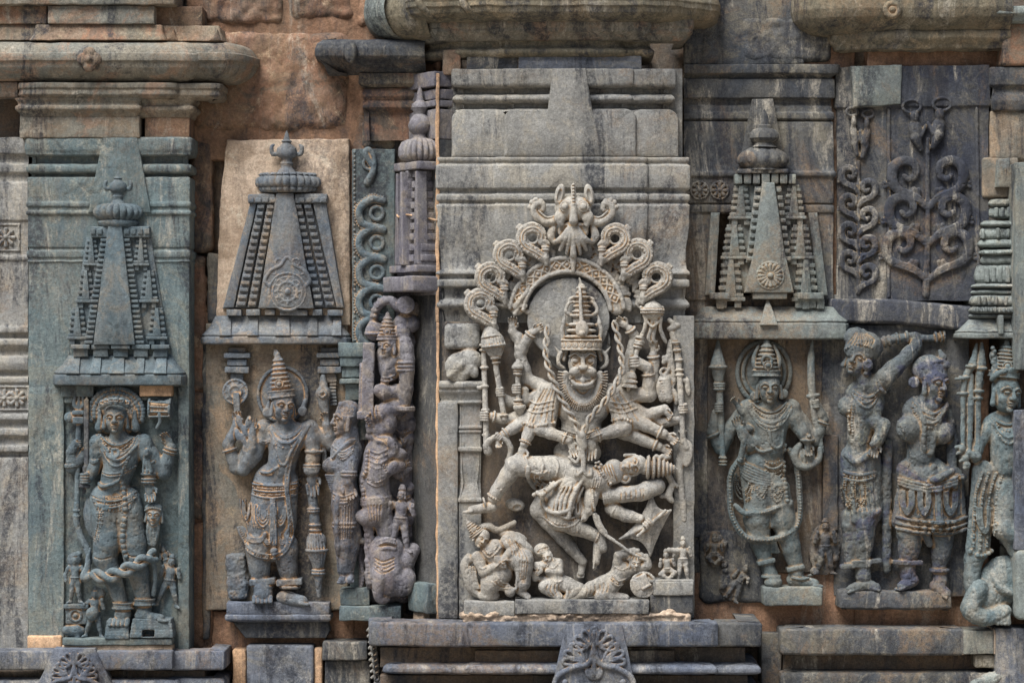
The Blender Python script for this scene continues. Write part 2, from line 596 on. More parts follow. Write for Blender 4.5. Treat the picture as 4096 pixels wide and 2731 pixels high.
# ------------------------------------------------------------------ stone, mortar and lime materials
def stone(name, a, b, patch=None, patch_amt=.5, streak=None, streak_amt=.4, dust=(.36, .25, .16), dust_amt=.7,
          sc=1.0, bump=1.0, rough_=.86, seed=0.0, lime=None, lime_amt=.0, speck=.30, grime=.75, wx=1.0, brown=.75):
    m = bpy.data.materials.new(name)
    m.use_nodes = True
    t = m.node_tree
    t.nodes.clear()
    L = t.links.new
    def nd(ty, **kw):
        n = t.nodes.new(ty)
        for k, v in kw.items():
            setattr(n, k, v)
        return n
    geo = nd('ShaderNodeNewGeometry')
    mp = nd('ShaderNodeMapping')
    mp.inputs[1].default_value = (seed * 3.1, seed * 1.7, seed * 2.3)
    L(geo.outputs['Position'], mp.inputs[0])
    def noise(scale, detail=5, rgh=.6, vec=None, dist=0.0):
        n = nd('ShaderNodeTexNoise')
        n.inputs['Scale'].default_value = scale
        n.inputs['Detail'].default_value = detail
        n.inputs['Roughness'].default_value = rgh
        n.inputs['Distortion'].default_value = dist
        L(vec or mp.outputs[0], n.inputs['Vector'])
        return n.outputs['Fac']
    def ramp(sock, lo, hi, amt=1.0):
        r = nd('ShaderNodeMapRange')
        r.inputs[1].default_value, r.inputs[2].default_value = lo, hi
        r.inputs[3].default_value, r.inputs[4].default_value = 0, amt
        r.interpolation_type = 'SMOOTHSTEP'
        L(sock, r.inputs[0])
        return r.outputs[0]
    def mix(f, c1, c2, mode='MIX'):
        x = nd('ShaderNodeMix', data_type='RGBA', blend_type=mode)
        if isinstance(f, (int, float)):
            x.inputs[0].default_value = f
        else:
            L(f, x.inputs[0])
        for i, c in ((6, c1), (7, c2)):
            if isinstance(c, tuple):
                x.inputs[i].default_value = (*c, 1)
            else:
                L(c, x.inputs[i])
        return x.outputs[2]
    def mul(p, q):
        x = nd('ShaderNodeMath', operation='MULTIPLY')
        for i, v in ((0, p), (1, q)):
            if isinstance(v, (int, float)):
                x.inputs[i].default_value = v
            else:
                L(v, x.inputs[i])
        return x.outputs[0]
    def mulv(f, lo, hi, col, a0=.25, a1=.75):
        sp = nd('ShaderNodeMapRange')
        sp.inputs[1].default_value, sp.inputs[2].default_value = a0, a1
        sp.inputs[3].default_value, sp.inputs[4].default_value = lo, hi
        L(f, sp.inputs[0])
        cc = nd('ShaderNodeCombineColor')
        for i in range(3):
            L(sp.outputs[0], cc.inputs[i])
        return mix(1.0, col, cc.outputs[0], 'MULTIPLY')
    avg = tuple(.5 * (p + q) for p, q in zip(a, b))
    col = mix(ramp(noise(3.4 * sc, 9, .7, dist=.6), .38, .62), a, b)
    col = mix(ramp(noise(17 * sc, 8, .74), .46, .66, .6), col, tuple(min(1, v * 1.38 + .012) for v in avg))
    col = mix(ramp(noise(23 * sc, 8, .74, dist=.5), .52, .68, .6), col, tuple(v * .55 for v in avg))
    if patch:
        col = mix(ramp(noise(5.3 * sc, 10, .75, dist=1.0), .50, .60, patch_amt), col, patch)
    if streak:
        ms = nd('ShaderNodeMapping')
        ms.inputs[3].default_value = (7, 7, .9)
        ms.inputs[1].default_value = (seed, seed, seed * .5)
        L(geo.outputs['Position'], ms.inputs[0])
        col = mix(ramp(noise(1.7 * sc, 9, .74, ms.outputs[0], .4), .48, .66, streak_amt), col, streak)
    # grime: sooty lichen in ragged islands
    gr = mul(ramp(noise(4.1 * sc, 10, .78, dist=.9), .52, .64), ramp(noise(60, 6, .8), .35, .6))
    col = mix(mul(gr, grime), col, tuple(v * .30 for v in avg))
    if lime:
        col = mix(mul(ramp(noise(8 * sc, 10, .8, dist=.5), .53, .64, lime_amt * 1.3), ramp(noise(75, 6, .8), .36, .58)), col, lime)
    # weather that runs across joints: brown wash, pale lime runs, black damp streaks (same field for every stone)
    def runs(sx, sz, off):
        m2 = nd('ShaderNodeMapping')
        m2.inputs[3].default_value = (sx, sx, sz)
        m2.inputs[1].default_value = (off, off, off)
        L(geo.outputs['Position'], m2.inputs[0])
        return m2.outputs[0]
    rag = ramp(noise(55, 7, .8, geo.outputs['Position']), .34, .58)
    col = mix(mul(ramp(noise(1.5, 10, .74, runs(1, .8, 3.3), 1.0), .50, .60, min(1.0, .65 * brown * wx)), rag), col, (.23, .155, .092))
    col = mix(mul(ramp(noise(1.25, 10, .76, runs(5.5, 1.0, 7.1), .8), .54, .64, min(1.0, .60 * wx)), rag), col, (.42, .385, .32))
    col = mix(mul(ramp(noise(1.1, 10, .76, runs(4.5, .9, 1.7), .8), .505, .60, min(1.0, .85 * wx)), rag), col, (.026, .030, .040))
    at = nd('ShaderNodeAttribute', attribute_name='cav')
    dn = ramp(noise(14 * sc, 6, .68), .25, .58)
    col = mix(mul(ramp(at.outputs['Fac'], .12, .62, dust_amt), dn), col, dust)
    # pale and dark crystals, fine grain
    col = mulv(noise(95, 8, .8), 1 - speck * 1.3, 1 + speck * 1.3, col, .3, .7)
    col = mulv(noise(330, 3, .8), 1 - speck, 1 + speck, col, .3, .7)
    oi = nd('ShaderNodeObjectInfo')
    col = mulv(oi.outputs['Random'], .90, 1.10, col, 0, 1)
    bs = nd('ShaderNodeBsdfPrincipled')
    L(col, bs.inputs['Base Color'])
    bs.inputs['Roughness'].default_value = rough_
    bs.inputs['Specular IOR Level'].default_value = .3
    b1 = nd('ShaderNodeBump')
    b1.inputs['Strength'].default_value = .8 * bump
    b1.inputs['Distance'].default_value = .006
    L(noise(42, 10, .76), b1.inputs['Height'])
    b2 = nd('ShaderNodeBump')
    b2.inputs['Strength'].default_value = .6 * bump
    b2.inputs['Distance'].default_value = .003
    L(noise(210, 4, .7), b2.inputs['Height'])
    L(b1.outputs[0], b2.inputs['Normal'])
    mt_ = nd('ShaderNodeMapping')
    mt_.inputs[2].default_value = (0, .8, 0)
    mt_.inputs[3].default_value = (230, 230, 24)
    L(geo.outputs['Position'], mt_.inputs[0])
    b3 = nd('ShaderNodeBump')
    b3.inputs['Strength'].default_value = .35 * bump
    b3.inputs['Distance'].default_value = .0025
    L(noise(1.0, 3, .6, mt_.outputs[0]), b3.inputs['Height'])
    L(b2.outputs[0], b3.inputs['Normal'])
    L(b3.outputs[0], bs.inputs['Normal'])
    out = nd('ShaderNodeOutputMaterial')
    L(bs.outputs[0], out.inputs[0])
    return m

OCH = (.40, .25, .145)
M = {}
M['teal'] = stone('teal schist', brown=.3, a=(.090, .128, .138), b=(.128, .158, .158), patch=(.19, .19, .155), patch_amt=.5, streak=(.065, .095, .118), streak_amt=.5, seed=1, dust=(.33, .23, .14), lime=(.40, .38, .31), lime_amt=.4)
M['teal_fig'] = stone(wx=.55, brown=.35, name='blue green carved schist', a=(.074, .108, .128), b=(.122, .150, .160), patch=(.23, .195, .145), patch_amt=.4, streak=(.08, .10, .13), streak_amt=.35, seed=2, dust=(.36, .24, .14), dust_amt=.95, sc=1.6, grime=.5)
M['grey'] = stone('warm grey soapstone', (.245, .242, .226), (.19, .193, .19), (.30, .275, .225), .6, (.12, .122, .124), .45, seed=3, dust=(.36, .255, .16), lime=(.42, .38, .30), lime_amt=.35)
M['grey_fig'] = stone(wx=.55, name='pale grey carved soapstone', a=(.37, .350, .308), b=(.255, .25, .238), patch=(.40, .355, .285), patch_amt=.55, streak=(.16, .158, .155), streak_amt=.3, seed=4, dust=(.33, .225, .13), dust_amt=.95, sc=1.5, grime=.4)
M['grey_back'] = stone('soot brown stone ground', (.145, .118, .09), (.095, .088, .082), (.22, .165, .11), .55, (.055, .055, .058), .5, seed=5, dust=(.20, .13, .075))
M['blue'] = stone('blue grey slate', (.088, .105, .142), (.14, .152, .175), (.215, .20, .165), .5, (.06, .07, .092), .5, seed=6, lime=(.33, .33, .32), lime_amt=.5)
M['mauve'] = stone(wx=.55, name='mauve grey schist', a=(.122, .118, .145), b=(.175, .168, .178), patch=(.28, .235, .185), patch_amt=.55, streak=(.095, .092, .11), streak_amt=.45, seed=7, dust=(.36, .25, .155), dust_amt=.9, sc=1.5, grime=.5)
M['dark'] = stone(wx=1.15, name='dark weathered schist', a=(.054, .062, .074), b=(.098, .098, .094), patch=(.185, .165, .125), patch_amt=.6, streak=(.028, .030, .036), streak_amt=.65, seed=8, dust=(.20, .138, .08), lime=(.27, .25, .20), lime_amt=.5)
M['dark_blue'] = stone(wx=1.15, name='black blue vine stone', a=(.026, .032, .050), b=(.062, .066, .074), patch=(.13, .12, .095), patch_amt=.5, streak=(.022, .024, .034), streak_amt=.75, seed=9, dust=(.25, .185, .11), lime=(.20, .185, .15), lime_amt=.35)
M['right_fig'] = stone(wx=1.0, name='weathered green grey carving', a=(.064, .084, .096), b=(.110, .114, .106), patch=(.042, .048, .082), patch_amt=.9, streak=(.05, .055, .075), streak_amt=.6, seed=10, dust=(.26, .18, .105), dust_amt=.85, sc=.8, lime=(.27, .26, .19), lime_amt=.5)
M['pale_green'] = stone('pale green grey schist', (.19, .218, .205), (.15, .17, .168), (.27, .245, .185), .5, (.10, .115, .12), .45, seed=11, dust=(.30, .22, .135))
M['red'] = stone('rust red weathered stone', (.205, .112, .072), (.16, .112, .082), (.075, .072, .06), .75, (.075, .065, .055), .55, seed=12, dust=OCH, lime=(.36, .27, .18), lime_amt=.8, sc=1.2, grime=.9)
M['redbrown'] = stone('rust stained grey green moulding', (.21, .142, .10), (.18, .162, .122), (.27, .14, .085), .7, (.085, .09, .08), .55, seed=13, dust=OCH, lime=(.34, .27, .18), lime_amt=.5, grime=.9)
M['mortar'] = stone(wx=.6, name='red brown earth mortar', a=(.215, .12, .074), b=(.28, .168, .105), patch=(.135, .088, .06), patch_amt=.55, streak=(.09, .07, .055), streak_amt=.4, seed=14, bump=1.2)
M['lime'] = stone(wx=.6, name='cream lime plaster', a=(.56, .445, .34), b=(.45, .345, .255), patch=(.26, .185, .125), patch_amt=.6, streak=(.19, .145, .11), streak_amt=.45, seed=15, bump=1.1, lime=(.60, .53, .42), lime_amt=.6, grime=.4)
M['lime_edge'] = stone(wx=.6, name='orange lime fillet', a=(.56, .37, .23), b=(.46, .29, .17), patch=(.30, .21, .14), patch_amt=.4, streak=None, streak_amt=0, seed=16, grime=.3)
M['ochre_slab'] = stone('ochre washed slab', (.22, .175, .13), (.17, .165, .142), (.34, .24, .155), .65, (.09, .092, .082), .55, seed=17, dust=(.40, .25, .15), lime=(.38, .30, .20), lime_amt=.5)
M['fig2'] = stone(wx=.55, name='blue grey carving with ochre dust', a=(.098, .124, .156), b=(.16, .168, .168), patch=(.31, .235, .16), patch_amt=.55, streak=(.10, .112, .135), streak_amt=.35, seed=18, dust=(.42, .27, .155), dust_amt=1.0, sc=1.6, grime=.5)
M['olive'] = stone('olive stained cornice', (.14, .128, .095), (.185, .158, .11), (.075, .078, .066), .65, (.045, .047, .042), .65, seed=19, dust=(.30, .20, .12), lime=(.36, .28, .18), lime_amt=.55, grime=.9)
M['cornice'] = stone('grey cornice with pink lime wash', (.20, .182, .145), (.15, .155, .14), (.31, .19, .125), .6, (.072, .075, .068), .6, seed=23, dust=OCH, lime=(.38, .345, .285), lime_amt=.6, grime=.9)
M['side'] = stone('shade darkened grey side stone', (.085, .083, .08), (.062, .064, .066), (.11, .105, .09), .5, (.06, .065, .065), .5, seed=24, lime=(.2, .19, .17), lime_amt=.4)  # grey stone, base colour lowered further to stand in for this side's shade
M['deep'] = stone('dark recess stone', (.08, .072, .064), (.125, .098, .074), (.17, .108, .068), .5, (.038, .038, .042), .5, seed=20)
M['court'] = stone('pale court paving', (.30, .26, .21), (.24, .22, .19), None, 0, None, 0, seed=21)
# ------------------------------------------------------------------ helpers for masonry
def plan(x0, x1, zf, zb=-60):
    return [(x0, zb), (x0, zf), (x1, zf), (x1, zb)]

def sw(name, prof, path, mat, parent, z0, ch=4, amp=1.6, **kw):
    return put(name, g_sweep(prof, path, ch), M[mat], parent, z0, amp=amp, **kw)

def bx(name, x0, x1, y0, y1, z0, z1, mat, parent, r=5, amp=2.0, zz=None, **kw):
    return put(name, g_box(x0, x1, y0, y1, z0, z1, r), M[mat], parent, z1 if zz is None else zz, amp=amp, **kw)

def pr(name, poly, z0, z1, mat, parent, r=3, amp=1.0, zz=None, **kw):
    return put(name, g_prism(poly, z0, z1, r), M[mat], parent, z1 if zz is None else zz, amp=amp, **kw)

UNIT = {}
def unit_mesh(mat):
    """one rounded tile shared by all small plates of the same stone"""
    if mat not in UNIT:
        V, F = g_box(-.5, .5, -.5, .5, -.5, .5, .14, 5)
        me = bpy.data.meshes.new('tile_' + mat)
        W = np.stack([V[:, 0], -V[:, 2], -V[:, 1]], 1)
        me.from_pydata([tuple(v) for v in W], [], [tuple(int(i) for i in f) for f in F])
        me.update()
        me.polygons.foreach_set('use_smooth', np.ones(len(me.polygons), dtype=bool))
        me.materials.append(M[mat])
        UNIT[mat] = me
    return UNIT[mat]

RJ = random.Random(5)
def tile(name, cx, cy, cz, w, h, d, mat, parent, z0, rot=0.0):
    o = bpy.data.objects.new(name, unit_mesh(mat))
    COL.objects.link(o)
    o.parent = parent
    k = K(z0)
    p = WA([(cx, cy, cz)], z0)[0] - ORG[parent.name]
    o.location = p
    o.scale = (w * S * k, d * S, h * S * k)
    o.rotation_euler = (RJ.uniform(-.03, .03), rot + RJ.uniform(-.025, .025), RJ.uniform(-.03, .03))
    return o

# ------------------------------------------------------------------ the ground and the wall behind everything
GY = 1365.5 + ZC / S
V = np.array([(-60, -60, 0), (60, -60, 0), (60, 30, 0), (-60, 30, 0)], float)
link_mesh('ground', V, [(0, 1, 2, 3)], M['court'], None, kind='structure')

wall = root('temple_wall', 'rust stained stone back wall of the temple behind the pilasters', 'wall', 2048, GY, -60)
bx('wall_core', -1800, 5900, -1500, GY, -420, -70, 'deep', wall, amp=0, zz=0)
def rubble(x0, x1, y0, y1, z1, mat, rnd=40, amp=5.0, shear=0.0):
    """one irregular wall stone with eroded outline"""
    c = Carve(5.0, z1 - 60)
    cx, cy = (x0 + x1) / 2, (y0 + y1) / 2
    c.box((cx, cy, z1 - 60), ((x1 - x0) / 2, (y1 - y0) / 2, 60), (0, 0, shear), min(rnd, 55), 4)
    c.put('wall_stone', M[mat], wall, z1, amp=amp, ns=3.2)
bx('mortar_bed', 740, 1760, -300, 640, -90, -14, 'mortar', wall, r=9, amp=5, zz=0)
for a in ((812, 1128, -140, 96, 2, 'red', 30), (1150, 1420, -140, 84, 0, 'red', 40), (1426, 1520, -120, 110, 2, 'mortar', 30),
          (752, 1400, 118, 528, 8, 'red', 55), (1436, 1545, 352, 470, -2, 'mortar', 24), (1440, 1580, 480, 600, 0, 'redbrown', 24), (1550, 1700, 330, 480, 4, 'redbrown', 24),
          (756, 850, 560, 1010, 0, 'red', 26), (756, 826, 1020, 1560, -2, 'red', 26), (756, 820, 1570, 2080, 0, 'red', 22), (756, 822, 2090, 2600, 0, 'mortar', 22)):
    rubble(*a[:5], a[5], a[6])
for a in [(2740, 3215, -400, 262, -80, 30, 'dark'), (3190, 3420, -300, 300, -90, 10, 'mortar'), (3880, 4400, 250, 1320, -90, 22, 'ochre_slab'),
          (757, 850, 1250, 2640, -90, -16, 'mortar'),
          (850, 1420, 2440, 2600, -90, -14, 'mortar'), (1390, 1500, 2380, 2620, -90, -20, 'mortar'),
          (2770, 3420, 2280, 2535, -90, 22, 'mortar'), (3420, 4300, 2330, 2535, -90, 30, 'mortar'),
          (3290, 3440, 300, 1330, -90, 2, 'mortar'), (3330, 3420, 1300, 1760, -90, 0, 'mortar'),
          (1340, 1480, 600, 1420, -90, 0, 'mortar'), (3820, 3960, 1230, 2400, -90, 6, 'mortar'),
          (-900, 100, 300, 2640, -90, 20, 'deep'), (1500, 1800, 560, 2560, -90, -10, 'deep'), (2700, 2830, 300, 2300, -90, -30, 'deep')]:
    bx('stone_block', *a[:6], a[6], wall, r=9, amp=5, zz=a[5])
rubble(2960, 3330, 60, 250, 34, 'dark', 30, 4)

# ------------------------------------------------------------------ LEFT PILASTER
zL = 140
p1 = root('pilaster', 'teal green pilaster with rolled capital holding the skull-crowned figure', 'pilaster', 430, 2600, zL)
bx('top_course', -260, 700, -140, 20, -60, 205, 'cornice', p1, zz=200)
bx('course_stone', 190, 618, 23, 97, -60, 188, 'cornice', p1, zz=190)
bx('course_stone', -260, 187, 23, 97, -60, 168, 'redbrown', p1, zz=170)
bx('course_stone', 620, 808, 26, 120, -60, 130, 'red', p1, zz=130)
sw('step_course', [(97, -40), (98, 4), (130, 10), (163, 30), (166, -20)], [(144 - 30, 0), (144, 170), (642, 170), (645, 140), (868, 140), (870, -60)], 'redbrown', p1, 180)
sw('step_course', [(97, -40), (98, 4), (130, 10), (163, 24), (166, -20)], [(-260, 150), (143, 150)], 'redbrown', p1, 160)
for x in (700, 874):
    pr('corner_horn', [(x - 40, 164), (x - 24, 148), (x - 6, 118), (x + 4, 146), (x + 16, 164)], 60, 172, 'redbrown', p1, r=6, zz=170)
roll = [(158, -40), (161, 6), (168, 30), (184, 52), (206, 66), (212, 68), (214, 75), (245, 75), (247, 68), (270, 62), (292, 44), (308, 20), (318, -6), (322, -50)]
sw('bolster', roll, [(-260, 165), (722, 165), (738, 152), (742, 60)], 'cornice', p1, 230)
sw('bolster_end', roll, [(730, 132), (888, 132), (906, 118), (940, 20), (944, -60)], 'cornice', p1, 195)
c = Carve(2.4)
for q in ((357, 190), (308, 238), (406, 238), (357, 290)):
    c.ell((*((np.array(q) + np.array((357, 238))) / 2), 238), (26, 26, 14), k=4)
c.ball((357, 238, 246), 17, 4)
c.put('diamond_flower', M['redbrown'], p1, 240)
sw('abacus', [(322, -40), (331, 36), (334, 40), (352, 40), (356, 34), (362, 34), (378, 38), (392, 22), (396, -30)], [(104, 0), (104, 160), (676, 160), (678, 134), (846, 134), (850, -60)], 'cornice', p1, 196)
sw('abacus_wing', [(322, -40), (331, 30), (352, 32), (362, 26), (388, 20), (392, -30)], [(-260, 134), (70, 134)], 'cornice', p1, 160)
sw('cyma', [(390, -40), (392, 26), (408, 14), (420, 12), (424, 24), (438, 24), (450, 8), (466, 0), (470, -40)], [(80, 0), (80, 160), (545, 160), (548, 132), (752, 132), (756, -60)], 'cornice', p1, 176)
bx('neck_stone', 78, 558, 462, 552, -60, 158, 'cornice', p1)
bx('neck_stone', 578, 758, 464, 552, -60, 128, 'red', p1)
upper = [(546, -100), (549, 6), (556, 14), (600, 15), (612, 10), (622, 9), (627, -26), (652, -28), (660, 7), (672, 10), (690, 7), (697, -26), (705, -26), (710, 4),
         (806, 4), (812, 9), (826, 9), (830, 3), (842, 3), (846, 10), (858, 10), (862, 2), (988, 2), (992, -3), (1000, -3), (1004, 6), (1028, 6), (1033, 1), (1042, 1), (1046, 6), (1052, 0), (1545, 0)]
sw('shaft', upper, plan(113, 757, zL), 'teal', p1, zL, amp=1.4)
bx('shaft_stone', 113, 256, 1544, 2602, -60, zL + 1, 'teal', p1, zz=zL)
bx('shaft_stone', 712, 757, 1544, 2602, -60, zL + 1, 'teal', p1, zz=zL)
bx('niche_ground', 250, 716, 1540, 2602, -60, zL - 16, 'teal', p1, zz=zL)
pr('plain_fillet', [(411, 549), (548, 549), (604, 850), (352, 850)], zL - 20, zL + 17, 'teal', p1, r=4)
bx('base_strip', 250, 688, 2552, 2580, 60, zL + 62, 'teal', p1, zz=zL + 60)
bx('lime_bed', 248, 690, 2580, 2606, 60, zL + 50, 'lime', p1, zz=zL + 50)
bx('lime_patch', 110, 250, 2540, 2606, 60, zL + 12, 'lime_edge', p1, r=10, zz=zL)
# recessed left facet with its tile bands
fac = [(546, -100), (550, 10), (615, 14), (622, -6), (650, -8), (660, 8), (690, 8), (700, -8), (726, -8), (732, 8), (880, 8), (884, 0), (1020, 0), (1026, 6), (1040, 6), (1046, 0), (1088, 4), (1300, 4),
       (1310, 10), (1330, 10), (1336, -10), (1352, -10), (1358, 10), (1380, 12), (1400, -12), (1420, -12), (1426, 6), (1450, 10), (1480, 4), (1486, -14), (1504, -14), (1510, 8), (1530, 8), (1534, 0), (1654, 0), (1658, 8), (1676, 10), (1690, -10), (1710, -10), (1716, 8), (1740, 10), (1752, -10), (1776, -10), (1784, 8), (1806, 8), (1810, -14), (1826, -14), (1832, 2), (2596, 2)]
sw('side_facet', fac, [(-260, 96), (113, 96)], 'grey', p1, 96)
for (cx, cy, w) in ((24, 950, 52), (18, 1592, 46), (68, 1592, 46)):
    c = Carve(2.0, 96)
    for i in range(8):
        a = i * pi / 4
        c.cap((cx, cy, 100), (cx + cos(a) * w * .62, cy + sin(a) * w * .62, 99), 5, 9, k=2)
    c.ball((cx, cy, 104), 9, 2)
    c.tube([(cx - w, cy - w, 97), (cx + w, cy - w, 97), (cx + w, cy + w, 97), (cx - w, cy + w, 97), (cx - w, cy - w, 97)], 5, smooth=False)
    c.put('flower_tile', M['grey'], p1, 100)

# ------------------------------------------------------------------ base mouldings below
def fan_plaque(parent, cx, y0, w0, w1, y1, z, mat):
    """sloping trapezoid plaque with a pierced palmette"""
    pr('plaque', [(cx - w0, y0), (cx + w0, y0), (cx + w1, y1), (cx - w1, y1)], z - 60, z, mat, parent, r=4, zz=z)
    c = Carve(2.0, z - 4)
    k = w0 / 85.0
    def leaf(px, py, ang, L, r):
        a = np.array((px, py, z + 5.0))
        d = np.array((sin(ang), -cos(ang), 0))
        n = np.array((cos(ang), sin(ang), 0))
        c.tube([a, a + d * L * .5 + n * r, a + d * L * .92 + n * r * .7, a + d * L], 5.2 * k, k=2)
        c.tube([a, a + d * L * .5 - n * r, a + d * L * .92 - n * r * .7, a + d * L], 5.2 * k, k=2)
    for i, a in enumerate((-1.5, -1.0, -.5, 0, .5, 1.0, 1.5)):
        leaf(cx + sin(a) * 22 * k, y0 + 72 * k - cos(a) * 12 * k, a, (50 if abs(a) < .3 else 46) * k, 11 * k)
    for sg in (-1, 1):
        for i, a in enumerate((.7, 1.15, 1.6)):
            leaf(cx + sg * 28 * k, y0 + 112 * k, sg * a, 66 * k, 11 * k)
        c.tube([(cx, y0 + 80 * k, z + 5), (cx + sg * 18 * k, y0 + 120 * k, z + 6), (cx + sg * 70 * k, y0 + 134 * k, z + 6), (cx + sg * 112 * k, y0 + 160 * k, z + 5), (cx + sg * 118 * k, y0 + 205 * k, z + 5), (cx + sg * 84 * k, y0 + 240 * k, z + 5)], 8.5 * k, k=3)
        c.tube([(cx, y0 + 200 * k, z + 5), (cx + sg * 40 * k, y0 + 190 * k, z + 5), (cx + sg * 52 * k, y0 + 215 * k, z + 5), (cx + sg * 40 * k, y0 + 250 * k, z + 5)], 8.5 * k, k=3)
        c.ball((cx + sg * 88 * k, y0 + 176 * k, z + 5), 10 * k, 3)
    c.cap((cx, y0 + 20 * k, z + 5), (cx, y0 + 150 * k, z + 5), 7 * k, 9 * k, k=3)
    for sg in (-1, 1):
        c.ell((cx + sg * 12 * k, y0 + 150 * k, z + 6), (14 * k, 22 * k, 7), (0, 0, sg * .5), 3)
    c.put('palmette', M[mat], parent, z)

b1 = root('base_moulding', 'slate blue base ledge with pierced fan plaque under the teal pilaster', 'moulding', 430, GY, 200)
ledge = [(2598, -60), (2602, 0), (2606, 4), (2674, 4), (2680, -4), (2684, -90)]
sw('ledge', ledge, [(-260, 215), (686, 215), (690, 120)], 'blue', b1, 218)
sw('ledge_return', ledge, [(688, 175), (894, 175), (898, -60)], 'blue', b1, 178)
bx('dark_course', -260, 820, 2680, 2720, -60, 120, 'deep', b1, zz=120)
sw('lower_roll', [(2716, -40), (2720, 6), (2736, 16), (2760, 14), (2776, -20)], [(-260, 190), (700, 190), (705, 150), (880, 150), (884, -60)], 'blue', b1, 205)
bx('footing', -260, 900, 2770, GY, -60, 230, 'blue', b1, zz=230)
fan_plaque(b1, 298, 2592, 82, 178, 2800, 226, 'blue')

b2 = root('base_block', 'short blue grey base block between two orange mortar joints', 'stone block', 1100, GY, 60)
bx('block', 985, 1255, 2580, 2790, -60, 66, 'blue', b2, r=12)
bx('mortar_joint', 930, 984, 2596, 2790, -60, 50, 'lime_edge', b2, r=10)
bx('mortar_joint', 1256, 1290, 2590, 2790, -60, 52, 'lime_edge', b2, r=10)
bx('edge_stone', 1288, 1470, 2566, 2640, -60, 96, 'dark', b2, r=8)
bx('edge_stone', 1300, 1480, 2640, 2790, -60, 60, 'dark', b2, r=8)
bx('footing', 900, 1480, 2790, GY, -60, 70, 'deep', b2, zz=70)

b3 = root('base_moulding', 'long slate blue base ledge with pierced fan plaque under the central pilaster', 'moulding', 2280, GY, 330)
zB = 330
ledge3 = [(2486, -90), (2490, -2), (2496, 4), (2580, 4), (2586, -6), (2590, -120)]
sw('ledge', ledge3, [(1870 - 8, 200), (1870, zB), (2868, zB), (2872, 250)], 'blue', b3, zB)
sw('ledge_return', ledge3, [(1462, 60), (1478, zB - 60), (1880, zB - 12)], 'blue', b3, zB - 30)
sw('ledge_return', ledge3, [(2864, zB - 22), (3044, zB - 22), (3048, -60)], 'dark', b3, zB - 20)
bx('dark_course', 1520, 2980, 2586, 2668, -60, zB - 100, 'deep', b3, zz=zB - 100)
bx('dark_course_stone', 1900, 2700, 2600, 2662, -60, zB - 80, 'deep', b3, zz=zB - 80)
lr = [(2655, -60), (2660, -4), (2672, 10), (2690, 10), (2700, -20), (2704, -90)]
sw('lower_roll', lr, [(1862, 200), (1866, zB - 20), (2860, zB - 20), (2864, 250)], 'blue', b3, zB - 10)
sw('lower_roll', lr, [(1540, 60), (1540, zB - 70), (1880, zB - 40)], 'blue', b3, zB - 40)
sw('lower_roll', lr, [(2860, zB - 44), (3036, zB - 44), (3040, -60)], 'blue', b3, zB - 40)
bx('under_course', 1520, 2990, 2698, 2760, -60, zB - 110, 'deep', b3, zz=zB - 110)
bx('footing', 1480, 3050, 2760, GY, -60, zB, 'blue', b3, zz=zB)
fan_plaque(b3, 2376, 2494, 112, 176, 2790, zB + 12, 'blue')
c = Carve(2.2)
for i in range(9):
    a = i / 8
    c.cap((1486 + 16 * a, 2510 + 200 * a, 200 - 60 * a), (1466 + 12 * a, 2530 + 200 * a, 190 - 60 * a), 9, 6, k=3)
    c.ring((1484 + 18 * a, 2525 + 200 * a, 214 - 50 * a), (1, 0, .6), 16, 5)
c.put('side_plaque_edge', M['grey'], b3, zB - 60)

b4 = root('base_moulding', 'dark blue green base ledge with white drips under the right panels', 'moulding', 3600, GY, 150)
ledge4 = [(2508, -90), (2514, -2), (2520, 4), (2612, 4), (2620, -6), (2624, -120)]
sw('ledge', ledge4, [(3122, -60), (3128, 150), (3852, 156), (3856, 80)], 'dark', b4, 150)
bx('ledge_stone', 3850, 3976, 2520, 2616, -60, 160, 'pale_green', b4)
bx('lime_joint', 3846, 3854, 2520, 2618, 0, 157, 'lime', b4, r=2)
bx('lime_joint', 3976, 3985, 2516, 2616, 0, 163, 'lime', b4, r=2)
bx('ledge_stone', 3984, 4400, 2512, 2800, -60, 172, 'blue', b4)
bx('dark_course', 3130, 3960, 2616, 2690, -60, 60, 'deep', b4)
sw('lower_course', [(2684, -60), (2690, 4), (2706, 10), (2760, 10)], [(3128, -60), (3130, 120), (4400, 125)], 'dark', b4, 130)
bx('footing', 3052, 4400, 2750, GY, -60, 150, 'dark', b4, zz=150)
bx('side_block', 3046, 3126, 2530, 2790, -60, 70, 'dark', b4)
bx('rubble_stone', 3900, 3980, 2618, 2670, 40, 140, 'olive', b4, r=8)
c = Carve(3)
c.ell((3960, 2716, 150), (90, 26, 30), (0, 0, -.35), 4)
c.put('broken_moulding', M['pale_green'], b4, 150, amp=2.5)

# ------------------------------------------------------------------ SLAB 2 (tower and discus bearer) and the teal vine strip
s2 = root('relief_slab', 'cream plastered slab behind the broad tower with lotus ring', 'slab', 1140, 1300, 20)
pr('plaster_face', [(905, 560), (1398, 556), (1402, 1300), (862, 1300), (880, 800)], -60, 24, 'lime', s2, r=10, amp=3)
bx('dark_edge', 825, 905, 1010, 1290, -60, 18, 'dark', s2, r=20, amp=6)
s2b = root('relief_slab', 'ochre washed slab behind the blue grey standing figure', 'slab', 1120, 2460, 20)
bx('ground_face', 822, 1392, 1290, 2440, -60, 16, 'ochre_slab', s2b, r=8, amp=3)
bx('dark_edge', 808, 838, 1330, 2560, -60, 10, 'dark', s2b, r=12, amp=5)

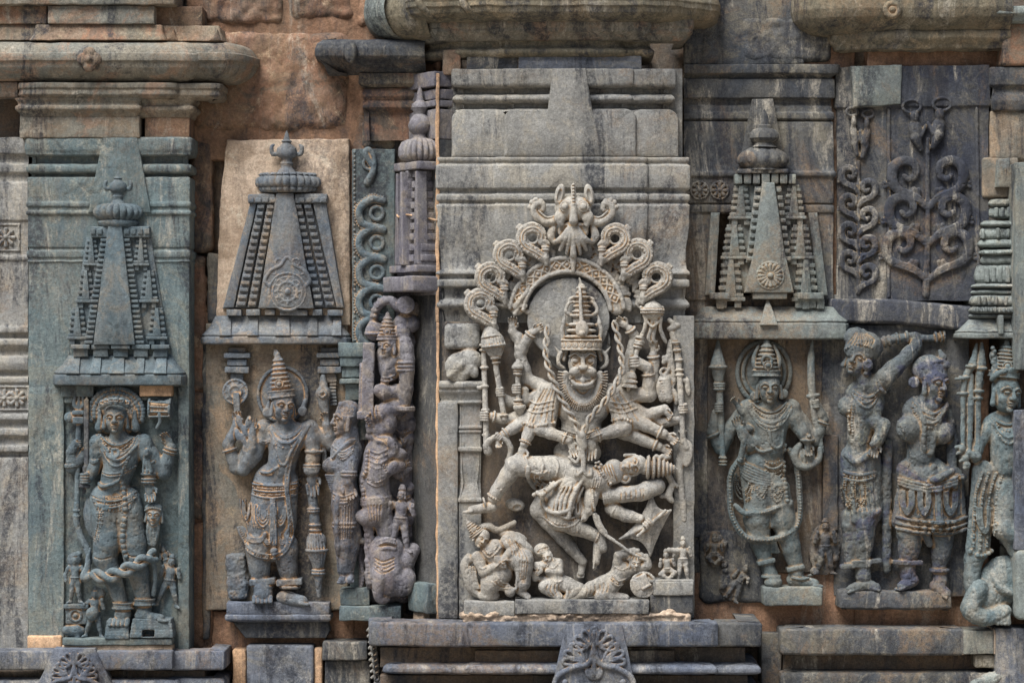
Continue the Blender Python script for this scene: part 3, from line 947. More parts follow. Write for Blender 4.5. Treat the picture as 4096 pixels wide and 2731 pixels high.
z2 = 16
ped = root('statue_pedestal', 'blue grey ledge pedestal with dark sloping underside below discus bearer', 'pedestal', 1110, 2550, 60)
bx('top_band', 905, 1318, 2408, 2456, -40, 82, 'blue', ped, r=4)
sw('lip', [(2456, -10), (2459, 8), (2478, 8), (2484, 0), (2492, -30)], plan(906, 1316, 84, -40), 'blue', ped, 90)
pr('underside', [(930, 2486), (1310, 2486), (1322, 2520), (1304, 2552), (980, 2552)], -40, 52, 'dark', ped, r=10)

zt = 60
st = root('vine_strip', 'teal strip of beaded vine scrolls beside the cream slab', 'relief panel', 1460, 1370, zt)
bx('strip_face', 1408, 1580, 596, 1368, -60, zt, 'teal', st)
c = Carve(2.2, zt - 3)
for i in range(5):
    y = 860 + i * 118
    x = 1500
    c.tube([(x + 34, y - 56, zt), (x - 16, y - 62, zt + 4), (x - 62, y - 20, zt + 4), (x - 50, y + 34, zt + 4), (x + 4, y + 52, zt + 4), (x + 34, y + 58, zt)], 15, k=3)
    c.beads([(x + 34, y - 72, zt + 6), (x - 20, y - 80, zt + 6), (x - 82, y - 24, zt + 6), (x - 66, y + 44, zt + 6), (x, y + 70, zt + 6)], 5, 11)
    c.ring((x + 8, y - 6, zt + 2), (0, 0, 1), 26, 8, k=2)
c.tube([(1488, 660, zt), (1462, 612, zt + 4), (1478, 600, zt + 6), (1498, 640, zt + 6), (1492, 690, zt + 6), (1470, 730, zt + 2)], [14, 12, 9, 9, 12, 16], k=4)
c.ring((1478, 655, zt + 4), (0, 0, 1), 24, 6)
c.beads([(1418, 610, zt), (1418, 1000, zt), (1418, 1360, zt)], 6, 18, smooth=False)
c.put('vine_scroll', M['teal_fig'], st, zt)

cp = root('small_pillar', 'slim teal pillar with stepped capital behind the profile guardian', 'pillar', 1420, 2480, 80)
for (x0, x1, y0, y1, zf) in ((1352, 1490, 1370, 1428, 110), (1358, 1490, 1428, 1466, 104), (1368, 1490, 1466, 1510, 92), (1358, 1490, 1514, 1536, 104), (1382, 1490, 1536, 1600, 84), (1400, 1490, 1600, 1760, 70), (1360, 1480, 2352, 2420, 96), (1356, 1604, 2424, 2482, 120)):
    bx('capital_course' if y0 < 1700 else 'foot_course', x0, x1, y0, y1, -60, zf, 'teal', cp, r=5)
bx('shaft', 1400, 1560, 1750, 2356, -60, 40, 'teal', cp)

# ------------------------------------------------------------------ cornice above slab 2
c2 = root('roll_cornice', 'dark rounded cornice stub on rust red wall beside central eave', 'cornice', 1500, 560, 130)
sw('roll', [(150, -60), (156, -6), (172, 18), (196, 26), (226, 24), (240, 4), (262, -30), (286, -70), (290, -100)], [(1276, -60), (1284, 120), (1700, 128)], 'dark', c2, 140)
c = Carve(2.6)
c.ell((1404, 210, 150), (26, 46, 22), k=4)
c.put('roll_knob', M['dark'], c2, 150)
sw('band', [(286, -60), (292, 0), (334, 2), (346, -16), (352, -60)], [(1430, -60), (1436, 70), (1760, 76)], 'redbrown', c2, 75)
sw('cyma', [(350, -60), (352, -10), (385, -4), (400, -20), (410, -6), (430, -4), (446, -30), (560, -34)], [(1440, -60), (1444, 56), (1760, 60)], 'red', c2, 60)

# ------------------------------------------------------------------ CENTRAL PILASTER
zC = 210
p3 = root('pilaster', 'tall warm grey central pilaster carrying the lion-headed relief', 'pilaster', 2260, 2490, zC)
big = [(-260, 40), (-40, 80), (-4, 92), (2, 88), (22, 90), (26, 84), (48, 78), (62, 60), (76, 24), (82, -60)]
sw('eave_roll', big, [(1690, 60), (1700, 206), (1910, 214), (1925, 232), (2600, 232), (2680, 200), (2810, 110), (2826, -60)], 'olive', p3, 320, amp=3)
petal = [(-120, 10), (-10, 34), (20, 38), (60, 32), (96, 12), (124, -18), (140, -60), (146, -110)]
sw('eave_petal', petal, [(1472, -60), (1486, 110), (1560, 176)], 'pale_green', p3, 230, amp=2.5)
sw('eave_petal', petal, [(1552, 150), (1640, 205), (1712, 222)], 'olive', p3, 260, amp=2.5)
for x, z in ((1690, 296), (1866, 306)):
    c = Carve(3)
    c.tube([(x - 26, -60, z - 10), (x - 14, 10, z + 4), (x + 10, 44, z - 6), (x + 50, 74, z - 44)], [10, 13, 13, 9], k=4)
    c.put('roll_rib', M['olive'], p3, z)
sw('capital_band', [(62, -40), (67, 24), (72, 30), (106, 30), (111, 23), (124, 25), (136, 10), (156, -8), (162, -50)], [(1540, -60), (1596, 80), (1730, 158), (1736, 184), (1966, 190), (1971, 216), (2584, 216), (2586, 192), (2750, 188), (2756, -60)], 'cornice', p3, 240, amp=2)
for x in (1604, 1740, 1978, 2576):
    pr('band_ear', [(x - 16, 112), (x + 16, 112), (x + 10, 128), (x, 142), (x - 8, 128)], 120, 215 if 1700 < x < 1800 else (238 if x > 1900 else 120), 'cornice', p3, r=4, zz=230)
sw('capital_ridge', [(156, -60), (160, -10), (178, -22), (188, -12), (196, 6), (204, 10), (214, 6), (224, -8), (229, -60)], [(1640, -60), (1700, 110), (1838, 180), (1986, 184), (1990, 204), (2500, 204), (2504, 190), (2612, 186), (2616, -60)], 'olive', p3, 220, amp=2)
bx('neck_stone', 1866, 2070, 222, 278, -60, zC - 34, 'dark', p3, zz=zC - 30)
bx('neck_stone', 2074, 2566, 222, 278, -60, zC - 22, 'blue', p3, zz=zC - 20)
bx('neck_stone', 1770, 1842, 200, 300, -60, zC - 30, 'redbrown', p3, zz=zC - 30)
def p3path(x0, xa, xb, x1, d=14):
    return [(x0 - 4, -60), (x0, zC - d), (xa - 2, zC - d), (xa, zC), (xb, zC), (xb + 2, zC - d), (x1, zC - d), (x1 + 4, -60)]
sw('capital_top', [(272, -60), (275, 10), (282, 14), (336, 14), (346, 8), (352, -34), (370, -38), (378, -4), (388, 8), (400, 8), (408, -4), (414, -36), (430, -38), (438, -6), (446, 2)], p3path(1818, 2022, 2523, 2693), 'grey', p3, zC + 8)
bx('capital_backing', 1790, 2732, 272, 640, -60, zC - 56, 'grey', p3, zz=zC - 30)
def shoulder(x0, x1, z):
    n = 40
    P = [(x0, 628)] + [(x0, 480)] + [(x0 + 46 * (1 - cos(a)), 480 - 44 * sin(a)) for a in np.linspace(.2, pi / 2, 6)] + [(x1 - 46 * (1 - cos(a)), 480 - 44 * sin(a)) for a in np.linspace(pi / 2, .2, 6)] + [(x1, 480), (x1, 628)]
    return P
pr('shoulder_stone', shoulder(1806, 2030, 0), 60, zC - 6, 'grey', p3, r=12, zz=zC)
pr('shoulder_stone', shoulder(2520, 2716, 0), 60, zC - 6, 'grey', p3, r=12, zz=zC)
pr('shoulder_stone', shoulder(2016, 2545, 0), 60, zC + 10, 'grey', p3, r=12, zz=zC)
V, F = g_prism([(2210, 274), (2342, 274), (2384, 520), (2392, 570), (2174, 570), (2182, 520)], 60, zC + 26, 5)
V = V.copy()
V[:, 2] -= np.clip((V[:, 1] - 300) / 270, 0, 1) * 20
put('plain_tongue', (V, F), M['grey'], p3, zC + 20, amp=1.0)
mid = [(624, -60), (628, 6), (634, 8), (644, 6), (650, 0), (654, 0), (660, 10), (664, 12), (752, 12), (758, 2), (762, -6), (772, -6), (777, 8), (783, 10), (800, 10), (806, 2), (812, -2), (819, 8), (824, 10), (836, 8), (900, 8), (950, 2), (1000, -8), (1050, -10), (1076, -4), (1086, 10), (1096, 12), (1100, 0), (1114, -6), (1120, 8), (1146, 8), (1152, -18), (1192, -20), (1200, -2), (1216, 10), (1228, 6), (1240, -18), (1276, -22), (1290, -22)]
sw('capital_body', mid, p3path(1752, 1985, 2584, 2752), 'grey', p3, zC + 6)
# lower shaft
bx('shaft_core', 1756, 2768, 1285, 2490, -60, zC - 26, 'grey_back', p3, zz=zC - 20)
bx('edge_strip', 1752, 1832, 1610, 2474, -40, zC + 2, 'grey', p3, zz=zC)
bx('slab_edge', 2694, 2776, 1262, 2470, -40, zC + 8, 'grey', p3, zz=zC, r=3)
bx('lime_fillet', 1742, 1757, 290, 1290, 60, zC - 10, 'lime_edge', p3, r=4, amp=4, zz=zC)
bx('lime_fillet', 1744, 1757, 1290, 2480, 60, zC - 10, 'lime_edge', p3, r=4, amp=4, zz=zC)
# half column with squatting animal block, left of the relief
c = Carve(2.6, zC - 40)
c.box((1850, 1345, zC - 6), (72, 52, 26), rnd=20)
c.ell((1836, 1470, zC), (56, 62, 34), k=14)
c.ell((1880, 1440, zC + 6), (50, 44, 34), k=14)
c.cap((1800, 1500, zC + 14), (1842, 1462, zC + 24), 14, 18, k=8)
c.cap((1850, 1512, zC + 14), (1884, 1470, zC + 26), 14, 16, k=8)
c.ell((1896, 1486, zC + 22), (20, 24, 18), k=6)
c.put('crouching_animal', M['grey'], p3, zC, amp=1.6)
colm = [(1520, -40), (1524, 14), (1534, 22), (1548, 20), (1554, 10), (1566, 12), (1580, 2), (1600, -6), (1606, 4), (1612, 4), (1618, -8), (1700, -10), (1706, -3), (1714, -3), (1718, -12), (1722, -4), (1730, -4), (1734, -8), (1786, -8), (1790, 0), (1804, 0), (1808, -10), (1880, -12), (1930, -20), (1960, -14), (1990, -4), (1996, 0), (2006, 0), (2010, -6), (2110, -4), (2470, -4)]
sw('half_column', colm, [(1758, zC - 20), (1830, zC - 10), (1838, zC + 10), (1928, zC + 10), (1934, zC - 60)], 'grey', p3, zC, ch=2)
# pedestal stones and lime bed
bx('pedestal_stone', 1856, 2058, 2404, 2462, 60, zC + 86, 'grey', p3, zz=zC + 80)
bx('pedestal_stone', 2060, 2598, 2398, 2454, 60, zC + 96, 'grey', p3, zz=zC + 90)
bx('pedestal_stone', 2600, 2772, 2378, 2450, 60, zC + 66, 'dark', p3, zz=zC + 60)
bx('pedestal_stone', 2612, 2774, 2326, 2380, 60, zC + 76, 'grey', p3, zz=zC + 70)
c = Carve(3.0)
rg = random.Random(3)
c.box((2308, 2478, zC + 46), (456, 22, 34), rnd=8)
x = 1860
while x < 2750:
    w = rg.uniform(14, 44)
    c.ell((x, 2462 + rg.uniform(-10, 6), zC + 66 + rg.uniform(-8, 8)), (w, rg.uniform(8, 18), 22), (0, 0, rg.uniform(-.3, .3)), k=6)
    x += w * 1.2
c.put('lime_bed', M['lime'], p3, zC + 80, amp=3)

# ------------------------------------------------------------------ RIGHT RECESS wall courses
zR = 40
p4 = root('wall_panel', 'dark stone panel of horizontal mouldings behind the rosette tower', 'wall panel', 3040, 2280, zR)
rec = [(256, -60), (260, 26), (296, 24), (302, 0), (312, -10), (316, 6), (392, 8), (396, -14), (420, -16), (424, -8), (446, -8), (450, 2), (476, 4), (482, -16), (488, 0), (684, 4), (690, 12), (706, 10), (710, 0), (812, 2), (816, -10), (822, 4), (850, 4), (856, -12)]
sw('moulded_courses', rec, [(2736, 36), (3334, 36), (3340, -60)], 'dark', p4, zR)
for x0, x1 in ((2740, 2860), (3150, 3334)):
    bx('upright_slab', x0, x1, 850, 1200, -60, zR - 8, 'dark', p4)
bx('ground_face', 2740, 3350, 1180, 2290, -60, zR - 18, 'dark', p4)
bx('edge_strip', 2776, 2832, 1330, 2150, -60, zR - 6, 'dark', p4, zz=zR)
bx('edge_strip', 3292, 3352, 1740, 2120, -60, zR + 4, 'dark', p4, zz=zR)
bx('edge_strip', 2832, 3290, 1350, 2290, -60, zR - 10, 'grey_back', p4, zz=zR)
for x in (2798, 2878):
    c = Carve(2.0, zR - 3)
    cy = 762
    for i in range(8):
        a = i * pi / 4
        c.cap((x, cy, zR + 2), (x + cos(a) * 24, cy + sin(a) * 24, zR + 2), 4, 8, k=2)
    c.ball((x, cy, zR + 6), 8, 2)
    c.ring((x, cy, zR + 2), (0, 0, 1), 35, 4, n=18)
    c.put('rosette', M['dark'], p4, zR)
# dark slots beside the central pilaster
for (y0, y1) in ((1400, 1560), (1570, 1690), (1710, 1900)):
    bx('slot_stone', 2772, 2824, y0, y1, -60, 10, 'deep', p4, zz=10)

c4 = root('roll_cornice', 'olive rolled cornice at the top right above the vine panel', 'cornice', 3640, 270, 160)
sw('roll', [(-260, 40), (-20, 66), (30, 70), (66, 58), (96, 30), (122, -16), (128, -80)], [(3236, -60), (3256, 60), (3360, 120), (4050, 150)], 'olive', c4, 200, amp=4)
sw('band', [(110, -60), (118, 10), (126, 18), (150, 18), (162, 8), (176, -6), (192, -12), (198, -70)], [(3330, -60), (3350, 70), (3560, 120), (4030, 140), (4034, 0)], 'olive', c4, 140, amp=4)
bx('neck_stone', 3470, 4040, 196, 274, -60, 50, 'mortar', c4, zz=50)
c = Carve(2.6)
c.ring((3568, 40, 200), (0, 0, 1), 26, 12)
c.ball((3568, 40, 204), 14)
c.put('roll_rosette', M['olive'], c4, 200)
c5 = root('capital_corner', 'pale stepped capital corner cut by the right edge of frame', 'capital', 4080, 420, 190)
sw('abacus', [(20, -40), (26, 20), (56, 24), (66, 6), (84, 0), (90, -60)], [(3990, 0), (3996, 190), (4400, 190)], 'pale_green', c5, 200)
bx('corner_stone', 4010, 4400, 86, 262, -60, 150, 'redbrown', c5, r=16, amp=5)
sw('lower_band', [(262, -60), (268, 4), (340, 6), (350, -14), (366, -12), (400, 0), (440, -8), (446, -40)], [(3964, -60), (3968, 130), (4400, 140)], 'dark', c5, 140)
bx('corner_stone', 3960, 4400, 440, 640, -60, 110, 'ochre_slab', c5, r=14, amp=4)
# ------------------------------------------------------------------ miniature towers carved above the statues
def lerp(a, b, t):
    return a + (b - a) * t

def finial(t, cx, cz, y0, y1, w, mat, spouts=True, flat=.7):
    """kalasha: knop, pot and collar turned about a vertical axis"""
    H = y1 - y0
    pf = [(0, .02), (.1, .10), (.22, .16), (.26, .28), (.30, .20), (.36, .34), (.42, .50), (.54, .56), (.62, .48), (.66, .30), (.72, .26), (.78, .34), (.82, .30), (.88, .30), (.94, .42), (1, .5)]
    put('finial', g_lathe(cx, cz, [(y0 + a * H, r * w) for a, r in pf], 28, flat=flat), M[mat], t, cz, amp=1.2, sc=20)
    if spouts:
        for sg in (-1, 1):
            c = Carve(2.0)
            c.tube([(cx + sg * w * .45, y0 + H * .55, cz), (cx + sg * w * .72, y0 + H * .55, cz), (cx + sg * w * .78, y0 + H * .40, cz + 2), (cx + sg * w * .66, y0 + H * .34, cz)], [7, 8, 7, 4], k=3)
            c.put('pot_spout', M[mat], t, cz)

def amalaka(t, cx, cz, y0, y1, w, mat, ribs=20, flat=.6):
    n = 12
    P = [(y0, w * .62)] + [(lerp(y0, y1, .06 + .88 * i / n), w * (.74 + .26 * sin(pi * i / n) ** .7)) for i in range(n + 1)] + [(y1, w * .7)]
    put('ribbed_cushion', g_lathe(cx, cz, P, ribs * 6, ribs, .16, flat), M[mat], t, cz, amp=.8, sharp=60)

def mini(t, cx, y0, y1, w0, w1, z, mat):
    """a small stepped turret: plates, a plain centre band, a foot on two stubs"""
    gs = []
    n = 5
    yb = lerp(y0, y1, .78)
    for i in range(n):
        a, b = lerp(y0, yb, i / n), lerp(y0, yb, (i + 1) / n)
        w = lerp(w0, w1, (i + .8) / n)
        gs.append(g_box(cx - w / 2, cx + w / 2, a + (b - a) * .45, b, z - 20, z + 12 + 4 * i / n, 2.5, 40))
        gs.append(g_box(cx - w * .42, cx + w * .42, a - 2, a + (b - a) * .55, z - 20, z + 6, 2, 40))
    gs.append(g_box(cx - w1 * .56, cx + w1 * .56, yb, lerp(yb, y1, .35), z - 20, z + 20, 2.5, 40))
    for sg in (-1, 1):
        gs.append(g_box(cx + sg * w1 * .28 - w1 * .13, cx + sg * w1 * .28 + w1 * .13, lerp(yb, y1, .3), y1, z - 20, z + 12, 2, 40))
    o = put('mini_turret', join(*gs), M[mat], t, z, amp=.8, sharp=50)
    pr('centre_band', [(cx - w0 * .14, y0), (cx + w0 * .14, y0), (cx + w1 * .22, yb), (cx - w1 * .22, yb)], z, z + 20, mat, o, r=2, amp=.4, zz=z)
    return o

def strip(t, xa0, xa1, xb0, xb1, y0, y1, z, pitch, mat, dz=9):
    """a tapering ladder of roof plates: from xa0..xa1 at the top to xb0..xb1 at the bottom"""
    n = max(3, int((y1 - y0) / pitch))
    pr('strip_ground', [(xa0, y0), (xa1, y0), (xb1, y1), (xb0, y1)], z - 24, z, mat, t, r=2, amp=.6, zz=z)
    for i in range(n):
        q = (i + .5) / n
        l, r = lerp(xa0, xb0, q), lerp(xa1, xb1, q)
        tl = math.atan2(((xb0 + xb1) - (xa0 + xa1)) / 2, y1 - y0)
        tile('roof_plate', (l + r) / 2, lerp(y0, y1, q), z + 1, (r - l) * .92, pitch * .56, dz * 2, mat, t, z, rot=0)

def eave(t, x0, x1, ys, yf, yb, z, out, mat, teeth, zb=-40):
    sw('eave_slab', [(ys - 4, -40), (ys, out * .15), (lerp(ys, yf, .5), out * .5), (yf - 6, out), (yf - 2, out - 4), (yf + 2, out - 4), (yf + 5, out + 3), (yb - 4, out + 3), (yb, out - 3), (yb + 2, -20)], [(x0 + out, zb), (x0 + out, z), (x1 - out, z), (x1 - out, zb)], mat, t, z + out, ch=2)
    for tx, tw in teeth:
        h0, h1 = lerp(ys, yf, .05), yf - 4
        V, F = g_prism([(tx - tw * .38, h0), (tx + tw * .38, h0), (tx + tw / 2, h1), (tx - tw / 2, h1)], -10, 12, 3)
        V = V.copy()
        V[:, 2] += z + out * .1 + (V[:, 1] - h0) / (h1 - h0) * out * .86
        put('eave_tooth', (V, F), M[mat], t, z + out, amp=.8)

# tower 1 on the teal pilaster
t1 = root('tower_relief', 'slender blue green miniature tower above the skull-crowned figure', 'tower relief', 470, 1540, zL)
m = 'teal_fig'
finial(t1, 472, zL + 14, 676, 818, 66, m)
amalaka(t1, 474, zL + 8, 816, 882, 104, m)
put('neck_disc', g_lathe(474, zL + 6, [(882, 78), (890, 84), (902, 80), (908, 70)], 40, flat=.6), M[m], t1, zL, amp=.8)
bx('top_plate', 362, 440, 905, 950, zL - 30, zL + 36, m, t1, r=5)
bx('top_plate', 484, 597, 905, 950, zL - 30, zL + 36, m, t1, r=5)
for i in range(9):
    x = 372 + i * 27
    if not 425 < x < 492:
        tile('plate_scallop', x, 926, zL + 36, 20, 22, 12, m, t1, zL + 36)
pr('tower_body', [(346, 950), (606, 950), (676, 1378), (284, 1378)], 60, zL + 10, m, t1, r=5, zz=zL)
pr('centre_band', [(433, 897), (488, 897), (540, 1378), (374, 1378)], 60, zL + 46, 'teal_fig', t1, r=3, zz=zL + 40)
strip(t1, 404, 432, 336, 372, 950, 1378, zL + 26, 19.5, m)
strip(t1, 490, 520, 543, 580, 950, 1378, zL + 26, 19.5, m)
for (cl, cr, a, b, w0, w1) in ((368, 566, 950, 1082, 34, 62), (346, 598, 1082, 1232, 40, 72), (312, 630, 1232, 1378, 46, 76)):
    mini(t1, cl, a, b, w0, w1, zL + 12, m)
    mini(t1, cr, a, b, w0, w1, zL + 12, m)
for i in range(5):
    x0 = 284 + i * 80
    bx('base_course', x0, x0 + 74, 1378, 1396, 60, zL + 40 - 6 * (i % 2), m, t1, r=3, zz=zL + 40)
    bx('base_course', x0 + 8, x0 + 66, 1396, 1428, 60, zL + 26, m, t1, r=3, zz=zL + 30)
eave(t1, 205, 736, 1420, 1497, 1542, zL - 4, 66, 'teal_fig', [(290, 56), (466, 62), (640, 52), (380, 44), (556, 40)], 0)

# tower 2 on the cream slab
t2 = root('tower_relief', 'broad grey tower with concentric lotus ring on cream plaster', 'tower relief', 1130, 1375, 24)
m = 'fig2'
z = 24
finial(t2, 1147, z + 24, 522, 692, 78, m)
P = [(688, 60), (691, 112), (698, 120), (704, 112), (708, 124), (716, 131), (732, 133), (744, 128), (748, 114), (754, 118), (762, 114), (770, 100)]
put('ribbed_cushion', g_lathe(1149, z + 10, P, 144, 24, .12, .6), M[m], t2, z + 40, amp=.8, sharp=60)
for sgn, a, b in ((-1, 990, 1102), (1, 1180, 1308)):
    bx('top_plate', a, b, 776, 812, z - 30, z + 50, m, t2, r=4)
for i in range(11):
    x = 1004 + i * 29
    if not 1095 < x < 1186:
        tile('plate_scallop', x, 800, z + 50, 22, 18, 12, m, t2, z + 50)
pr('tower_body', [(1000, 812), (1306, 812), (1378, 1233), (890, 1233)], -40, z + 16, m, t2, r=5, zz=z + 20)
pr('centre_band', [(1106, 772), (1174, 772), (1256, 1233), (1034, 1233)], -40, z + 58, m, t2, r=4, zz=z + 50)
for (a0, a1, b0, b1) in ((1070, 1100, 990, 1024), (1032, 1062, 942, 982), (1180, 1206, 1262, 1296), (1214, 1244, 1304, 1342)):
    strip(t2, a0, a1, b0, b1, 814, 1228, z + 36, 26, m, 10)
for (a0, a1, b0, b1) in ((1004, 1026, 894, 934), (1252, 1304, 1346, 1374)):
    pr('side_fillet', [(a0, 814), (a1, 814), (b1, 1230), (b0, 1230)], -40, z + 40, m, t2, r=3, zz=z + 40)
c = Carve(2.2, z + 50)
cx, cy, zz = 1150, 1166, z + 54
for R, r in ((74, 6), (58, 5), (38, 7), (24, 4)):
    c.ring((cx, cy, zz), (0, 0, 1), R, r, n=30)
c.ball((cx, cy, zz), 14, 4)
for i in range(12):
    a = i * pi / 6
    c.cap((cx + cos(a) * 28, cy + sin(a) * 28, zz), (cx + cos(a) * 48, cy + sin(a) * 48, zz), 5, 7, k=2)
c.tube([(1078, 1146, zz), (1060, 1120, zz), (1086, 1080, zz), (1120, 1062, zz), (1150, 1028, zz), (1180, 1062, zz), (1214, 1080, zz), (1238, 1120, zz), (1222, 1146, zz)], 8, k=3)
for sg in (-1, 1):
    c.ring((1150 + sg * 34, 1050, zz), (0, 0, 1), 15, 6, n=12)
    c.ring((1150 + sg * 56, 1086, zz), (0, 0, 1), 12, 5, n=12)
c.put('lotus_ring', M[m], t2, z + 60)
for a, b in ((905, 965), (985, 1040), (1060, 1100), (1120, 1230), (1250, 1290), (1310, 1370)):
    bx('base_course', a, b, 1238, 1262, -40, z + 44, m, t2, r=3)
eave(t2, 800, 1398, 1262, 1345, 1376, z, 62, m, [(900, 50), (1010, 44), (1130, 62), (1250, 44), (1346, 40)], -40)

# tower 3 with rosette in the right recess
z = 46
t3 = root('tower_relief', 'pale green tower with round petalled rosette in the dark recess', 'tower relief', 3080, 1355, z)
m = 'pale_green'
pr('dark_fillet', [(3010, 396), (3092, 396), (3150, 690), (2950, 690)], -40, z + 10, 'dark', t3, r=4)
put('finial', g_lathe(3056, z + 34, [(438, 2), (452, 10), (470, 17), (498, 20), (503, 30), (514, 30), (520, 46), (536, 60), (554, 60), (566, 46), (572, 36), (582, 40), (590, 52)], 32, flat=.7), M['dark'], t3, z + 30, amp=1.2)
put('melon_pot', g_lathe(3053, z + 24, [(586, 44), (596, 66), (612, 92), (632, 106), (650, 104), (664, 86), (672, 70), (680, 80)], 72, 12, .10, .6), M['dark'], t3, z + 40, amp=1.0)
bx('neck_plate', 2950, 3155, 676, 694, -20, z + 60, 'dark', t3, r=5)
for i in range(7):
    x0 = 2940 + i * 36
    bx('top_plate', x0, x0 + 30, 696, 736, -20, z + 50 + 8 * (i == 3), m, t3, r=5, zz=z + 50)
pr('tower_body', [(2944, 738), (3184, 738), (3268, 1168), (2884, 1168)], -40, z + 18, m, t3, r=5)
pr('centre_band', [(3050, 730), (3098, 730), (3140, 1010), (3176, 1170), (2980, 1170), (3014, 1010)], -40, z + 66, m, t3, r=5)
strip(t3, 3020, 3046, 2984, 3012, 746, 1050, z + 44, 30, m, 12)
strip(t3, 3102, 3124, 3142, 3168, 746, 1050, z + 44, 30, m, 12)
for (cl, cr, a, b, w0, w1) in ((2962, 3174, 742, 900, 50, 88), (2936, 3200, 900, 1060, 62, 96), (2922, 3222, 1040, 1232, 68, 102)):
    mini(t3, cl, a, b, w0, w1, z + 22, m)
    mini(t3, cr, a, b, w0, w1, z + 22, m)
for sg, a, b in ((-1, 2862, 2838), (1, 3252, 3290)):
    pr('side_fillet', [(a - 18, 850), (a + 18, 850), (b + 22, 1180), (b - 18, 1180)], -40, z + 14, m, t3, r=4)
for a, b in ((2842, 2920), (3010, 3150), (3190, 3296)):
    bx('base_course', a, b, 1170, 1196, -40, z + 56, m, t3, r=4)
for a in (2866, 3210, 3268):
    bx('stub_leg', a, a + 30, 1194, 1236, -40, z + 36, m, t3, r=3)
c = Carve(2.0, z + 54)
cx, cy, zz = 3081, 1102, z + 66
c.disc((cx, cy, z + 50), (cx, cy, zz), 54, 50, 3)
c.ring((cx, cy, zz), (0, 0, 1), 53, 5, n=30)
for i in range(16):
    a = i * pi / 8
    c.cap((cx + cos(a) * 16, cy + sin(a) * 16, zz + 2), (cx + cos(a) * 42, cy + sin(a) * 42, zz + 3), 3.5, 8, k=1.5)
c.ball((cx, cy, zz + 6), 12, 2)
c.put('rosette', M[m], t3, zz)
eave(t3, 2760, 3400, 1226, 1290, 1356, z, 66, m, [], -40)
V, F = g_prism([(3076, 1184), (3112, 1300), (3040, 1300)], -14, 12, 3)
V = V.copy()
V[:, 2] += z + 18 + (V[:, 1] - 1184) / 116 * 56
put('spike_leaf', (V, F), M[m], t3, z + 80, amp=.8)

# ------------------------------------------------------------------ oblique return of the central pilaster (faces left)
OX, OZ = 1750.0, 196.0
TX, TZ = -.55, -.835       # along the face, backwards
NX, NZ = -.835, .55        # out of the face
def ob(V):
    """(u back along the face, y, n out of the face) -> photo space"""
    V = np.asarray(V, float)
    return np.stack([OX + V[:, 0] * TX + V[:, 2] * NX, V[:, 1], OZ + V[:, 0] * TZ + V[:, 2] * NZ], 1)
def obp(u, y, n):
    return (OX + u * TX + n * NX, y, OZ + u * TZ + n * NZ)
def og(g):
    V, F = g
    return ob(V), [tuple(f)[::-1] for f in (F.tolist() if isinstance(F, np.ndarray) else F)]

ret = root('return_wall', 'plain grey oblique side face left of the central pilaster', 'wall face', 1680, 2480, 120)
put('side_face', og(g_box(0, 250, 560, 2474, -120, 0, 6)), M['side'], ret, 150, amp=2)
for (y0, y1, n) in ((290, 350, 14), (360, 400, 2), (404, 430, 12), (440, 560, 6), (1140, 1180, 10)):
    put('side_course', og(g_box(0, 230, y0, y1, -120, n, 5)), M['mauve'], ret, 150, amp=1.6)
put('broken_foot', og(g_box(6, 150, 2330, 2450, -60, 46, 8)), M['teal'], ret, 150, amp=4)
put('prop_stub', og(g_box(60, 140, 2420, 2500, -60, 30, 8)), M['lime'], ret, 150, amp=3)

t4 = root('tower_relief', 'mauve grey tower seen edge on along the oblique side face', 'tower relief', 1640, 1180, 120)
m = 'mauve'
def ol(name, u, n, prof, ribs=0, rib=0, seg=32, flat=.8):
    V, F = g_lathe(u, n, prof, seg, ribs, rib, flat)
    put(name, og((V, F)), M[m], t4, 150, amp=1.0)
ol('finial', 96, 22, [(340, 2), (362, 12), (400, 18), (412, 34), (430, 40), (446, 30), (456, 26), (470, 44), (500, 56), (520, 50), (536, 30), (548, 34), (560, 50)])
ol('ribbed_cushion', 100, 20, [(556, 60), (566, 86), (590, 100), (620, 102), (636, 92), (648, 70)], 20, .15, 120)
put('top_plate', og(g_box(0, 200, 650, 682, -20, 84, 5)), M[m], t4, 150)
for i in range(9):
    q = i / 8
    w = lerp(60, 100, q)
    y0 = 684 + i * 42
    for u0, u1, n in ((100 - w, 100 - w * .62, 52 + 22 * q), (100 - w * .58, 100 - w * .2, 64 + 22 * q), (100 - w * .16, 100 + w * .16, 82 + 24 * q), (100 + w * .2, 100 + w * .58, 64 + 22 * q), (100 + w * .62, 100 + w, 52 + 22 * q)):
        put('roof_block', og(g_box(u0, u1, y0, y0 + 27, -20, n, 3, 30)), M[m], t4, 150, amp=1)
        put('roof_block', og(g_box(u0 + 4, u1 - 4, y0 + 26, y0 + 42, -20, n - 12, 2, 30)), M[m], t4, 150, amp=1)
for u0 in (16, 92, 168):
    put('tower_rib', og(g_prism([(u0, 690), (u0 + 16, 690), (u0 + 26, 1060), (u0 - 10, 1060)], 40, 108 if u0 == 92 else 84, 3)), M[m], t4, 150, amp=1)
put('base_course', og(g_box(0, 216, 1062, 1090, -20, 96, 4)), M[m], t4, 150)
put('base_course', og(g_box(20, 200, 1088, 1108, -20, 70, 4)), M[m], t4, 150)
c = Carve(2.2)
c.tube([obp(-4, 884, 4), obp(40, 872, 40), obp(90, 860, 92), obp(130, 868, 100), obp(200, 850, 70)], 4, k=2)
c.put('lime_joint', M['lime_edge'], t4, 150)
put('eave_slab', og(g_box(-4, 230, 1106, 1168, -20, 118, 8)), M[m], t4, 150, amp=2)

